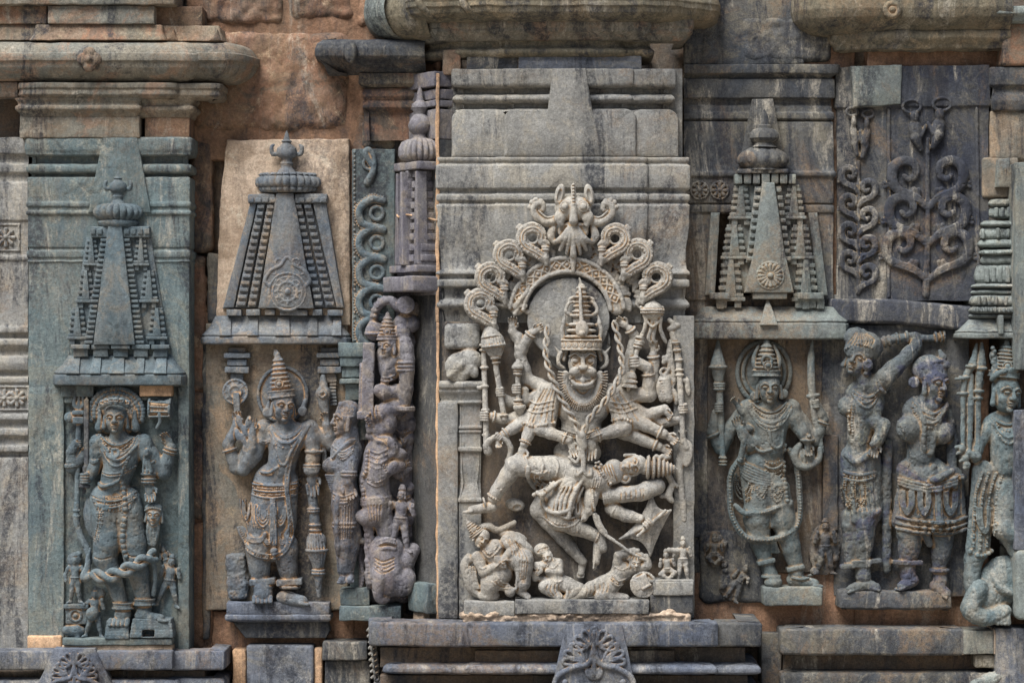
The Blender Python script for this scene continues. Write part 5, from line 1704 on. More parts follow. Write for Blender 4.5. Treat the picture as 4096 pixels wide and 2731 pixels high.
fist(c, R_(600, 495, 246), (.1, 1, 0), (-.2, 0, 1), 66)
c.cap(R_(700, 540, 234), R_(620, 500, 242), 22, 22, 5)
arm([R_(740, 720, 204), R_(760, 520, 208), R_(750, 440, 216)], [24, 22, 18], b=1)
hand(c, R_(755, 430, 222), (-.1, -1, .1), (1, 0, 0), (.1, .1, 1), 56, .6, fan=.3)
arm([(2470, 1560, 204), R_(560, 520, 206), R_(600, 290, 218), R_(560, 230, 228)], [28, 24, 20, 17], b=1)
hand(c, R_(545, 215, 232), (-.8, -.5, .1), (0, -1, 0), (-.3, .3, .7), 60, .6)
# legs
Q = N5
limb(c, [(2300, 1880, 250), Q(440, 200, 272)], [52, 40], 14)
limb(c, [Q(440, 200, 270), Q(300, 400, 256), Q(265, 470, 250)], [38, 27, 22], 8)
bangle(c, Q(300, 400, 256), Q(262, 470, 250), .75, 27, 5, True)
foot(c, Q(230, 515, 252), Q(30, 545, 262), 22, (0.1, -1, 0))
bangle(c, Q(230, 500, 250), Q(60, 540, 260), .2, 24, 4)
limb(c, [(2290, 1900, 244), Q(800, 520, 262), Q(790, 630, 268)], [62, 52, 42], 14)
limb(c, [Q(790, 630, 264), Q(1110, 775, 250)], [42, 22], 8)
c.cap(Q(1120, 770, 248), Q(1140, 860, 256), 21, 20, 6)
foot(c, Q(1125, 830, 250), Q(1100, 1030, 268), 20, (1, 0, .4))
bangle(c, Q(790, 630, 264), Q(1110, 775, 250), .96, 24, 4, True)
limb(c, [(2230, 1930, 210), Q(640, 560, 216), Q(830, 800, 206), Q(985, 980, 204)], [50, 40, 27, 18], 8)
foot(c, Q(985, 990, 200), Q(965, 1100, 220), 17, (0, -.3, 1))
# dhoti folds, sashes and girdle
for i in range(6):
    a = i / 5
    c.tube([Q(640 + 60 * a, 270 - 30 * a, 292), Q(560 + 95 * a, 250 + 40 * a, 290 + 6 * a), Q(575 + 100 * a, 340 - 12 * a, 290 + 8 * a), Q(700 + 50 * a, 390 - 30 * a, 288 + 6 * a)], 3.4 if i % 2 else 4.5, k=2) if i in (0, 2, 4) else c.beads([Q(640 + 60 * a, 270 - 30 * a, 294), Q(560 + 95 * a, 250 + 40 * a, 293 + 6 * a), Q(575 + 100 * a, 340 - 12 * a, 293 + 8 * a), Q(700 + 50 * a, 390 - 30 * a, 291 + 6 * a)], 3.4, 7)
c.tube([Q(545, 210, 284), Q(550, 310, 292), Q(610, 400, 298), Q(660, 425, 302), Q(740, 360, 302), Q(800, 320, 298)], [8, 9, 9, 8, 8, 7], k=3)
c.tube([Q(650, 440, 296), Q(690, 540, 300), Q(760, 570, 306), Q(830, 560, 312), Q(900, 530, 312)], [8, 9, 9, 9, 8], k=3)
c.beads([Q(650, 460, 306), Q(690, 540, 310), Q(760, 570, 316), Q(830, 560, 322)], 3.6, 8)
for (x, y) in ((655, 430), (740, 350), (820, 540)):
    c.ball(Q(x, y, 306), 12, 3)
    for j in range(5):
        a = j * 1.26
        c.ball(Q(x + 24 * cos(a), y + 24 * sin(a), 304), 6, 2)
c.cap(Q(590, 430, 292), Q(720, 370, 304), 8, 8, 3)
for j in range(7):
    x = 760 + j * 32
    c.tube([Q(x + 60, 370, 290), Q(x + 16, 470, 304), Q(x, 590 - 6 * j, 296)], [5, 8, 5], k=3)
c.tube([Q(760, 570, 308), Q(840, 610, 312), Q(930, 600, 304), Q(960, 500, 290)], 5, k=2)
c.tube([Q(985, 300, 300), Q(930, 380, 312), Q(880, 500, 314), Q(865, 610, 308)], [6, 8, 8, 9], k=3)
c.beads([Q(985, 300, 308), Q(930, 380, 320), Q(880, 500, 322)], 3.6, 8)
for x0, x1 in ((2188, 2132), (2203, 2158), (2214, 2182), (2226, 2208), (2178, 2116)):
    c.line([(x0, 1556), ((x0 + x1) / 2 - 4, 1620), (x1, 1686)], 3.2, sub=True)
for x0, x1 in ((2452, 2520), (2476, 2552), (2436, 2486)):
    c.line([(x0, 1566), ((x0 + x1) / 2 + 4, 1626), (x1, 1680)], 3.2, sub=True)
for dy in (0, 9, 18):
    c.line([(2104 + dy, 1640 - dy * 2), (2150, 1650 - dy * 2), (2212, 1636 - dy * 2)], 3.4, bead=7 if dy == 9 else None)
    c.line([(2440, 1640 - dy * 2), (2490, 1650 - dy * 2), (2548, 1632 - dy * 2)], 3.4, bead=7 if dy == 9 else None)
for a0 in range(6):      # cloth bands over the raised thigh
    x = 2100 + a0 * 30
    c.line([(x, 1822 + a0 * 2), (x + 12, 1858), (x + 4, 1900)], 2.8 if a0 % 2 else 4.2, bead=6 if a0 % 2 else None)
for a0 in range(7):      # pleats on the bent thigh
    x = 2216 + a0 * 13
    c.line([(x + 30, 1946), (x + 6, 2000), (x - 6, 2054)], 2.6, sub=True)
c.line([(2170, 2064), (2230, 2100), (2290, 2096), (2322, 2070)], 4.4)
c.line([(2170, 2056), (2230, 2090), (2290, 2086), (2318, 2060)], 3.4, bead=7)
for a0 in range(5):
    c.line([(2270 + a0 * 9, 2080 - a0 * 2), (2262 + a0 * 12, 2110), (2270 + a0 * 10, 2126)], 2.6)
for dy in (0, 10, 20):
    c.line([(2236, 1712 + dy), (2325, 1736 + dy), (2408, 1710 + dy)], 3.4, bead=7 if dy == 10 else None)
for t0, t1 in (((1990, 1946), (2020, 1966)), ((2366, 2108), (2384, 2128))):
    c.line([t0, t1], 4, bead=8)
c.put('body', mf, nar, zz, amp=.7)

# crown
c = Carve(2.1, zb - 6)
cx, zc_ = 2326, 252
c.disc((cx, 1400, zc_), (cx, 1357, zc_), 80, 77, 4, 2)
for y in (1398, 1361):
    c.ring((cx, y, zc_), (0, 1, 0), 80, 4, n=30, bead=8)
for i in range(-4, 5):
    a = i * .36
    p = (cx + 79 * sin(a), 1379, zc_ + 79 * cos(a))
    c.ring(p, (sin(a), 0, cos(a)), 9, 3, n=10)
    c.ball(p, 5, 1.5)
for (y, w, hgt) in ((1346, 66, 12), (1322, 58, 14), (1298, 52, 14), (1262, 44, 12), (1246, 36, 10), (1224, 34, 9), (1208, 30, 9), (1188, 34, 8), (1172, 24, 9), (1152, 20, 8)):
    c.disc((cx, y + hgt / 2, zc_), (cx, y - hgt / 2, zc_), w, w * .92, 3, 2)
    c.ring((cx, y, zc_), (0, 1, 0), w, 3.4, n=22, bead=7)
c.cap((cx, 1390, zc_), (cx, 1150, zc_), 48, 16, 4)
c.cap((cx, 1160, zc_), (cx - 8, 1112, zc_), 13, 3, 3)
c.ell((cx, 1318, zc_ + 58), (26, 36, 16), k=4)
c.ball((cx, 1334, zc_ + 74), 12, 2)
c.tube([(cx, 1300, zc_ + 54), (cx - 4, 1240, zc_ + 50), (cx - 6, 1180, zc_ + 36), (cx - 8, 1150, zc_ + 22)], [9, 7, 6, 5], k=2)
for s in (-1, 1):
    c.tube([(cx + s * 72, 1360, zc_), (cx + s * 78, 1320, zc_ + 4), (cx + s * 70, 1292, zc_ + 8)], [9, 8, 6], k=3)
    c.cap((cx + s * 72, 1290, zc_ + 6), (cx + s * 66, 1262, zc_ + 6), 10, 3, 3)
    c.tube([(cx + s * 40, 1262, zc_), (cx + s * 62, 1246, zc_ + 6), (cx + s * 52, 1214, zc_ + 6), (cx + s * 30, 1206, zc_)], [7, 7, 6, 6], k=3)
    c.tube([(cx + s * 28, 1190, zc_), (cx + s * 46, 1196, zc_ + 4), (cx + s * 50, 1220, zc_ + 4)], [6, 6, 4], k=3)
    c.cap((cx + s * 60, 1300, zc_), (cx + s * 70, 1292, zc_ + 4), 7, 7, 3)
c.put('crown', mf, nar, zz)
# halo behind the crown
c = Carve(2.4, zb - 6)
c.disc((2312, 1372, zb - 10), (2312, 1372, zb + 22), 136, 130, 6)
halo(c, (2312, 1372, zb + 22), 126, 126, 6, a0=pi, a1=2 * pi)
c.put('halo', M['grey'], nar, zz)
# mane collar with combed fringe
c = Carve(2.0, zb - 6)
def U(t, r, z):
    a = pi * t
    return (2330 - (100 + r) * cos(a) * (.95), 1510 + (128 + r) * sin(a), z)
for t in np.linspace(-.06, 1.06, 40):
    a, b = U(t, -50, 276), U(t, 4, 282)
    c.tube([a, U(t, -22, 290), b], 3.4, smooth=False, k=.8)
c.tube([U(t, -26, 278) for t in np.linspace(-.05, 1.05, 30)], 13, smooth=False, k=3)
c.tube([U(t, -56, 276) for t in np.linspace(-.02, 1.02, 30)], 7, smooth=False, k=2)
c.tube([U(t, -74, 270) for t in np.linspace(.1, .9, 24)], 10, smooth=False, k=2)
c.beads([U(t, -18, 300) for t in np.linspace(.1, .9, 24)], 3.6, 8)
c.put('mane_collar', mf, nar, zz)
# rope garland pulled up in both hands
c = Carve(1.9, zb - 6)
path = [N3(705, 205, 262), N3(690, 330, 276), N3(690, 460, 292), N3(730, 600, 304), N3(790, 740, 312), N3(860, 880, 318), N3(925, 980, 320), N3(950, 1080, 318), N3(960, 1190, 312)]
path2 = [N4(430, 170, 258), N4(460, 290, 272), N4(485, 430, 290), N4(490, 560, 304), N4(430, 690, 312), N4(350, 810, 318), N4(250, 920, 322), N4(200, 1010, 322), N4(170, 1130, 314)]
for P in (path, path2):
    Qp = catmull(P, 16)
    dd = np.concatenate([[0], np.cumsum(np.linalg.norm(np.diff(Qp, axis=0), axis=1))])
    tg = np.gradient(Qp, axis=0)
    tg /= np.linalg.norm(tg, axis=1, keepdims=True)
    for ph in (0, pi):
        pts = []
        for i in range(len(Qp)):
            sd = un(np.cross(tg[i], (0, 0, 1)))
            w = dd[i] / 46 * 2 * pi / 2 + ph
            pts.append(Qp[i] + sd * sin(w) * 9 + np.array((0, 0, 1)) * cos(w) * 6)
        c.tube(pts, 6.2, smooth=False, k=1.0)
c.tube([N3(960, 1120, 314), N3(955, 1230, 312), N3(925, 1290, 312), N3(870, 1250, 306)], 7, k=3)
c.tube([N3(960, 1130, 318), N3(975, 1260, 316), N3(975, 1350, 314), N3(930, 1390, 312), N3(915, 1350, 310)], 7, k=3)
c.tube([N4(170, 1130, 316), N4(185, 1260, 316), N4(195, 1370, 314), N4(240, 1390, 312), N4(245, 1350, 310)], 7, k=3)
c.cap(N3(965, 1080, 314), N3(985, 1160, 310), 20, 16, 6)
c.cap(N3(985, 1160, 310), N4(170, 1130, 310), 12, 10, 6)
c.put('rope_garland', mf, nar, zz)
# weapons and attributes
c = Carve(2.1, zb - 6)      # mace
a, b = np.array(N3(355, 950, 252)), np.array(N3(270, 420, 246))
c.cap(a, b, 11, 12, 2)
c.disc(N3(225, 90, 240), N3(232, 150, 240), 6, 15, 2, 3)
c.disc(N3(232, 150, 240), N3(235, 190, 240), 17, 15, 3, 2)
c.disc(N3(236, 195, 240), N3(250, 300, 244), 16, 44, 4, 3)
c.ell(N3(262, 340, 246), (48, 44, 38), (0, 0, -.12), 4)
c.disc(N3(268, 380, 246), N3(282, 455, 248), 38, 18, 4, 3)
for i in range(9):
    x = -44 + i * 11
    zf = 246 + math.sqrt(max(0, 46 ** 2 - x * x)) * .8
    c.cap((N3(262, 300)[0] + x * .8, N3(262, 300)[1], zf - 4), (N3(270, 350)[0] + x, N3(270, 350)[1] + 4, zf + 2), 4.5, 5.5, 1.5)
    c.cap((N3(272, 375)[0] + x * .9, N3(272, 375)[1], zf - 6), (N3(282, 440)[0] + x * .5, N3(282, 440)[1], 262), 5, 4, 1.5)
c.ring(N3(268, 365, 246), (.12, 1, 0), 46, 4.5, n=26)
c.ring(N3(284, 462, 248), (.12, 1, 0), 18, 5, n=18)
c.ring(N3(290, 500, 248), (.12, 1, 0), 15, 3.5, n=18)
c.ring(N3(350, 920, 252), (.12, 1, 0), 14, 4, n=16)
c.put('ribbed_mace', mf, nar, zz)
c = Carve(2.1, zb - 6)      # staff with collars
c.cap(N3(190, 400, 236), N3(210, 1130, 246), 11, 12, 2)
for y in (360, 400, 540, 690, 880, 1080):
    c.ring(N3(190 + (y - 400) * .027, y, 238), (0, 1, 0), 13, 5, n=16)
c.cap(N3(188, 400, 236), N3(186, 330, 236), 8, 5, 2)
c.cap(N3(150, 700, 240), N3(200, 695, 244), 9, 9, 3)
c.put('collared_staff', mf, nar, zz)
c = Carve(2.0, zb - 6)      # double-ended thunderbolt
c.disc(N3(462, 470, 252), N3(465, 530, 252), 4, 27, 2, 2)
c.disc(N3(465, 530, 252), N3(465, 552, 252), 27, 25, 3, 2)
c.cap(N3(460, 560, 252), N3(468, 830, 256), 10, 10, 2)
for y in (566, 590, 800, 830):
    c.ring(N3(464, y, 253), (0, 1, 0), 15, 5, n=16)
c.disc(N3(475, 838, 256), N3(477, 862, 256), 25, 27, 3, 2)
c.disc(N3(477, 862, 256), N3(485, 925, 256), 27, 4, 2, 2)
c.put('thunderbolt', mf, nar, zz)
c = Carve(2.0, zb - 6)      # noose ring
c.tube([N3(225, 1210, 250), N3(215, 1150, 258), N3(280, 1095, 264), N3(360, 1110, 264), N3(405, 1180, 258), N3(395, 1260, 250), N3(375, 1290, 246)], [17, 13, 11, 11, 11, 11, 9], k=3)
c.put('noose', mf, nar, zz)
c = Carve(2.0, zb - 6)      # sword hilt above raised hand
c.box(N3(390, 40, 240), (75, 8, 9), (0, 0, .05), 4)
c.cap(N3(440, 110, 238), N3(490, 10, 242), 10, 7, 3)
c.tube([N3(440, 60, 240), N3(480, 0, 246), N3(530, -60, 244), N3(560, -130, 238)], [11, 9, 9, 5], k=3)
for j in range(4):
    c.ball(N3(500 + 16 * j, 70 + 10 * j, 226), 10, 4)
c.put('short_blade', mf, nar, zz)
c = Carve(2.0, zb - 6)      # bell
c.disc(N4(570, 575, 248), N4(565, 630, 250), 18, 26, 6, 3)
c.disc(N4(565, 630, 250), N4(560, 660, 250), 24, 27, 4, 3)
c.disc(N4(560, 665, 250), N4(556, 700, 250), 25, 34, 3, 3)
c.ring(N4(563, 655, 250), (0, 1, 0), 26, 4, n=20)
c.cap(N4(548, 700, 254), N4(546, 722, 254), 9, 6, 2)
c.cap(N4(580, 580, 246), N4(640, 300, 236), 11, 9, 2)
for y, x in ((300, 640), (330, 634), (350, 630), (375, 622)):
    c.ring(N4(x, y, 237), (-.2, 1, 0), 14, 5, n=16)
c.put('hand_bell', mf, nar, zz)
c = Carve(2.0, zb - 6)      # water pot with hanging ribbons
c.ell(N4(740, 90, 244), (44, 40, 36), k=3)
c.disc(N4(740, 30, 244), N4(740, 0, 240), 20, 12, 3, 3)
c.cap(N4(740, -4, 240), N4(742, -60, 236), 10, 3, 3)
c.ring(N4(740, 80, 244), (0, 1, 0), 45, 4.5, n=26)
c.ring(N4(740, 100, 244), (0, 1, 0), 45, 3.5, n=26)
c.tube([N4(670, 130, 252), N4(720, 200, 262), N4(745, 210, 266), N4(790, 170, 260), N4(820, 120, 250)], 5, k=2)
for x0, x1 in ((680, 650), (730, 710), (760, 745), (800, 830)):
    c.tube([N4(x0 + 10, 140, 258), N4(x0, 220, 252), N4(x1, 300, 244), N4(x1 + 20, 340, 240)], [7, 8, 8, 5], k=3)
for j in range(6):
    c.ball(N4(650 + 34 * j, 60 if j in (0, 5) else 140, 248), 8, 3)
c.put('water_pot', mf, nar, zz)
c = Carve(2.1, zb - 6)      # long axe staff at the right edge
c.tube([N4(905, 270, 214), N4(945, 420, 222), N4(965, 700, 232), N4(978, 900, 236), N4(985, 1140, 238)], [13, 13, 12, 11, 11], k=2)
for y, x in ((340, 930), (400, 942), (480, 955), (560, 960), (600, 962), (1050, 982), (1130, 985)):
    c.ring(N4(x, y, 226), (.06, 1, 0), 14, 4.5, n=16)
for j in range(6):
    c.ball(N4(880 + 14 * j, 230 - 8 * j + 12 * (j % 2), 216), 11, 4)
c.tube([N4(880, 160, 214), N4(910, 190, 216), N4(890, 240, 216)], 9, k=3)
c.put('long_staff', mf, nar, zz)
c = Carve(2.1, zb - 6)      # axe blade
c.ell(N4(1020, 1230, 232), (22, 52, 9), (0, 0, .12), 3)
c.ell(N4(1030, 1170, 232), (16, 30, 9), (0, 0, -.4), 3)
c.cap(N4(990, 1110, 236), N4(1010, 1180, 234), 12, 14, 5)
c.tube([N4(960, 1290, 222), N4(960, 1420, 220), N4(985, 1600, 216), N4(1000, 1760, 212)], [16, 15, 14, 12], k=5)
c.cap(N4(985, 1140, 230), N4(960, 1290, 222), 14, 15, 6)
c.put('axe', mf, nar, zz)
c = Carve(2.1, zb - 6)      # chained ornaments and leaf blade
c.tube([N4(835, 460, 226), N4(880, 500, 228), N4(870, 560, 228), N4(830, 610, 226)], 9, k=3)
c.ring(N4(835, 575, 230), (0, 0, 1), 14, 6, n=14)
c.tube([N4(820, 620, 224), N4(800, 700, 228), N4(820, 790, 230)], [12, 16, 13], k=3)
for j in range(7):
    c.cap(N4(800 + 10 * (j % 3), 640 + 22 * j, 240), N4(870, 630 + 22 * j, 236), 4, 5, 1.5)
c.cap(N4(850, 640, 224), N4(870, 780, 226), 22, 22, 5)
c.tube([N4(890, 330, 216), N4(880, 420, 222), N4(900, 520, 226), N4(915, 660, 226)], [9, 12, 10, 9], k=3)
c.tube([N4(890, 420, 222), N4(850, 470, 226), N4(835, 500, 226)], 9, k=4)
c.tube([N4(900, 700, 226), N4(925, 760, 228), N4(935, 830, 228)], [8, 10, 7], k=4)
c.cap(N4(915, 650, 226), N4(900, 705, 226), 8, 8, 3)
c.cap(N4(870, 600, 226), N4(905, 640, 226), 8, 8, 4)
c.put('chained_ornament', mf, nar, zz)
c = Carve(2.1, zb - 6)
c.ell(N4(1025, 690, 224), (12, 40, 9), (0, 0, -.12), 3)
c.cap(N4(960, 630, 226), N4(1020, 650, 224), 9, 10, 4)
c.put('leaf_blade', mf, nar, zz)

# --- the victim across the lap
VIC = 1
vic = root('fallen_figure', 'crowned man lying on his back across the lion-headed figure\'s lap', 'statue', 2450, 2100, zz)
c = Carve(2.1, zb - 6, auto=True)
V6 = N6
c.ell((2300, 1890, 276), (66, 42, 34), k=10)
c.ell(V6(290, 300, 262), (74, 52, 40), k=12)
c.cap((2320, 1890, 268), V6(300, 320, 262), 44, 48, 14)
c.ell(V6(430, 250, 258), (44, 50, 36), k=10)
face(c, V6(590, 195, 262), 104, 0.0, 1.45, k=3, eyes=1.2)
c.ring(V6(520, 295, 268), (0, 0, 1), 19, 6, n=18)
c.ball(V6(520, 295, 268), 12, 2)
for j in range(4):
    c.tube([V6(330 + 22 * j, 190, 292), V6(345 + 24 * j, 250, 304 - j), V6(400 + 14 * j, 330, 292)], 4, k=1.5)
c.beads([V6(300, 170, 294), V6(330, 260, 306), V6(400, 340, 296)], 6, 11)
for j in range(5):
    c.ball(V6(300 + 16 * cos(j * 1.26) * 1.4, 190 + 16 * sin(j * 1.26) * 1.4, 298), 6, 2)
# drape under the shoulder
c.tube([V6(240, 340, 260), V6(300, 300, 282), V6(360, 340, 284), V6(380, 400, 270)], [16, 14, 12, 10], k=4)
# lower arm stretched to the right and bent
limb(c, [V6(330, 400, 246), V6(400, 440, 254), V6(640, 420, 262), V6(770, 370, 250)], [28, 30, 32, 34], 8)
c.ell(V6(770, 370, 246), (36, 32, 28), k=8)
for t in (0, 1, 2):
    c.ring(V6(345 + 18 * t, 448 - 4 * t, 254), (1, -.15, 0), 30, 4.5, n=20)
c.cap(V6(420, 500, 236), V6(430, 560, 240), 22, 22, 8)
limb(c, [V6(410, 545, 240), V6(520, 600, 250), V6(640, 625, 264)], [28, 25, 18], 8)
bangle(c, V6(410, 545, 240), V6(520, 600, 250), .25, 29, 4)
fist(c, V6(700, 660, 282), (.6, -.5, 0), (.2, .2, 1), 58)
# lower leg hanging
limb(c, [V6(270, 400, 250), V6(250, 440, 276), V6(230, 560, 280)], [34, 28, 20], 8)
foot(c, V6(235, 560, 276), V6(195, 650, 284), 17, (1, -.1, .4))
c.tube([V6(255, 390, 302), V6(262, 480, 306), V6(275, 560, 302), V6(285, 600, 294)], 5, k=2)
c.beads([V6(255, 390, 308), V6(262, 480, 312), V6(275, 560, 308)], 3.2, 8)
# cloth panel with concentric oval folds
for j in range(4):
    w = 1 - j * .22
    c.tube([V6(140 - 45 * w, 470, 262 + 5 * j), V6(140 - 40 * w, 560 + 20 * w, 270 + 5 * j), V6(140, 590 + 45 * w - 20, 272 + 5 * j), V6(140 + 40 * w, 560 + 20 * w, 266 + 5 * j), V6(140 + 44 * w, 460, 258 + 5 * j)], 5, k=2)
c.ell(V6(140, 530, 256), (34, 50, 18), k=8)
for x in (640, 660, 600, 560, 520, 480):
    c.line([V6(x, 385 + (640 - x) * .12), V6(x + 6, 420 + (640 - x) * .12), V6(x, 470 + (640 - x) * .1)], 2.6, sub=True)
for j in range(4):
    c.line([V6(250 + 20 * j, 250), V6(262 + 20 * j, 310), V6(250 + 18 * j, 370)], 3, bead=6.5 if j % 2 else None)
c.put('body', mf, vic, zz, amp=.7)
c = Carve(2.0, zb - 6)
a = np.array((1, .06, 0))
p0 = np.array(V6(690, 215, 258))
for i, (t, w) in enumerate(((0, 46), (22, 45), (42, 38), (60, 33), (76, 27), (90, 21), (102, 14))):
    c.disc(p0 + a * t, p0 + a * (t + 15), w, w * .9, 4, 2)
    c.ring(p0 + a * (t + 8), a, w, 3.2, n=20, bead=7)
c.cap(p0 - a * 4, p0 + a * 100, 30, 12, 4)
c.cap(p0 + a * 110, p0 + a * 130, 9, 2, 3)
for j in range(5):
    c.ball(V6(770 + 25 * j, 130 + 12 * (j % 2), 254), 11, 5)
c.tube([V6(870, 280, 236), V6(900, 350, 232), V6(870, 440, 236), V6(900, 490, 240)], [12, 11, 15, 8], k=5)
c.tube([V6(890, 330, 234), V6(940, 370, 232)], [10, 8], k=4)
c.cap(p0 + a * 70, V6(870, 285, 238), 16, 12, 6)
c.cap(V6(870, 440, 236), V6(810, 450, 236), 14, 8, 5)
c.put('crown', mf, vic, zz)
c = Carve(2.0, zb - 6)      # shield with four drawn-in sides
pts = [np.array(V6(730, 410)), np.array(V6(885, 560)), np.array(V6(722, 920)), np.array(V6(478, 790))]
ctr = np.array(V6(720, 670))
n_ = 26
for i in range(4):
    a, b = pts[i], pts[(i + 1) % 4]
    pull = .30 if i in (0, 2) else (.1 if i == 1 else .34)
    for t in np.linspace(0, 1, n_):
        e = a + (b - a) * t + (ctr - (a + b) / 2) * pull * 4 * t * (1 - t)
        c.cap((*ctr, 272), (*e, 252), 9, 4.5, 1.5)
c.cap(V6(620, 760, 280), V6(840, 560, 276), 7, 7, 2)
c.put('shield', mf, vic, zz, amp=.6)
c = Carve(1.9, zb - 6)      # cord trailing from the foot
c.tube([V6(275, 590, 284), V6(300, 670, 280), V6(350, 740, 278), V6(450, 810, 282), V6(560, 890, 280), V6(690, 960, 268)], [10, 10, 8, 6, 6, 6], k=2)
c.tube([V6(300, 600, 286), V6(330, 680, 282), V6(370, 735, 280)], 6, k=2)
c.put('cord', mf, vic, zz)

# --- attendants along the bottom
g = root('attendant_figure', 'winged attendant bowing at lower left beneath the raised foot', 'statue', 2000, 2404, zz)
G = N5
c = Carve(2.1, zb - 6)
face(c, G(175, 785, 262), 74, .35, .55, k=2)
c.cap(G(215, 850, 250), G(230, 880, 250), 20, 22, 6)
c.ell(G(255, 880, 252), (54, 40, 34), (0, 0, -.6), 8)
c.cap(G(260, 900, 250), G(340, 1060, 240), 40, 40, 10)
limb(c, [G(140, 930, 262), G(190, 1050, 276), G(320, 985, 288)], [24, 20, 15], 6)
hand(c, G(320, 985, 288), (.7, -.7, .2), (0, 0, 1), (.6, .4, .4), 44, .7)
limb(c, [G(370, 800, 256), G(430, 870, 274), G(340, 950, 284)], [24, 19, 14], 6)
hand(c, G(340, 950, 284), (-.5, .5, .3), (0, 0, 1), (-.4, .4, .4), 42, .6)
c.ell(G(490, 840, 244), (60, 26, 22), (0, 0, .6), 6)
c.ell(G(420, 770, 232), (60, 22, 18), (0, 0, .25), 6)
for j in range(4):
    c.tube([G(360 + 24 * j, 760 + 8 * j, 256), G(430 + 24 * j, 790 + 14 * j, 262), G(500 + 24 * j, 860 + 16 * j, 256)], 4, k=2)
c.tube([G(160, 700, 236), G(230, 690, 240), G(300, 720, 236), G(420, 670, 234), G(435, 655, 232)], [12, 14, 12, 9, 5], k=6)
limb(c, [G(420, 950, 244), G(510, 950, 268), G(505, 1130, 262), G(490, 1180, 258)], [42, 38, 28, 22], 9)
foot(c, G(490, 1190, 258), G(580, 1255, 276), 17)
bangle(c, G(505, 1100, 262), G(490, 1180, 258), .8, 25, 4)
limb(c, [G(330, 1060, 246), G(240, 1130, 262), G(230, 1230, 256)], [46, 36, 30], 9)
c.ell(G(230, 1240, 252), (44, 26, 28), k=8)
c.tube([G(70, 930, 244), G(40, 1000, 246), G(70, 1100, 244), G(100, 1190, 242), G(170, 1240, 244)], [14, 18, 22, 20, 14], k=6)
for j in range(4):
    c.tube([G(60 + 22 * j, 1010, 262), G(75 + 18 * j, 1100, 262), G(110 + 16 * j, 1180, 260)], 5, k=2)
c.cap(G(140, 930, 250), G(80, 960, 246), 18, 14, 6)
c.tube([G(455, 900, 280), G(460, 1060, 284), G(455, 1160, 282), G(420, 1200, 278)], 6, k=2)
c.ell(G(400, 1205, 270), (22, 22, 18), k=6)
c.ball(G(380, 1165, 268), 12, 5)
for j in range(3):
    c.ell(G(300 + 26 * j, 1160 - 20 * (j % 2), 262), (20, 22, 14), k=6)
c.line([G(190, 860), G(240, 900), G(310, 830)], 4, bead=8)
c.line([G(180, 880), G(240, 930), G(330, 850)], 3.4)
for j in range(5):
    c.line([G(360 + 30 * j, 770 + 14 * j), G(400 + 30 * j, 830 + 16 * j), G(420 + 30 * j, 900 + 12 * j)], 2.6, sub=True)
for j in range(4):
    c.line([G(480 + 20 * j, 960), G(478 + 18 * j, 1050), G(490 + 10 * j, 1130)], 2.4, sub=True)
for j in range(3):
    c.line([G(300 - 20 * j, 1080 + 20 * j), G(340 - 10 * j, 1130 + 20 * j), G(400, 1140 + 20 * j)], 3.6, bead=7 if j == 1 else None)
c.line([G(160, 1010), G(185, 1020), G(215, 1005)], 3.4)
c.put('body', mf, g, zz)
c = Carve(1.9, zb - 6)
kirita(c, G(140, 750, 252), 62, 74, 5, -.65)
c.put('crown', mf, g, zz)

g = root('attendant_figure', 'small kneeling woman with clasped hands at the foot of the relief', 'statue', 2230, 2400, zz)
c = Carve(2.0, zb - 6)
face(c, G(700, 935, 250), 56, -.3, -.3, k=2)
c.ell(G(655, 880, 238), (32, 28, 26), k=6)
c.ell(G(740, 1010, 238), (42, 36, 26), (0, 0, .5), 7)
c.cap(G(740, 1020, 236), G(780, 1130, 232), 34, 34, 8)
limb(c, [G(700, 1000, 246), G(610, 1000, 252), G(640, 1040, 262)], [18, 14, 11], 5)
limb(c, [G(790, 980, 242), G(800, 1050, 256), G(700, 1040, 264)], [18, 14, 11], 5)
hand(c, G(660, 1035, 264), (-.6, .3, .2), (0, -1, 0), (0, .3, 1), 34, .5)
limb(c, [G(790, 1140, 236), G(680, 1170, 254), G(790, 1250, 256)], [34, 26, 18], 7)
limb(c, [G(800, 1140, 230), G(950, 1190, 246), G(860, 1260, 250)], [34, 26, 18], 7)
c.cap(G(600, 1100, 240), G(590, 1070, 240), 16, 18, 5)
c.cap(G(600, 1100, 240), G(690, 1120, 238), 10, 16, 5)
c.tube([G(850, 1150, 256), G(860, 1210, 264), G(850, 1260, 262)], 6, k=2)
for j in range(6):
    c.line([G(620 + 16 * j, 900 - 6 * j), G(640 + 12 * j, 870 - 4 * j), G(680 + 6 * j, 860)], 2.2, sub=True)
c.line([G(690, 990), G(740, 1020), G(790, 980)], 3.6, bead=7)
c.line([G(730, 1110), G(780, 1130), G(830, 1110)], 3.6, bead=7)
for j in range(4):
    c.line([G(700 + 30 * j, 1150), G(690 + 34 * j, 1200), G(720 + 30 * j, 1240)], 2.4, sub=True)
c.put('body', mf, g, zz)

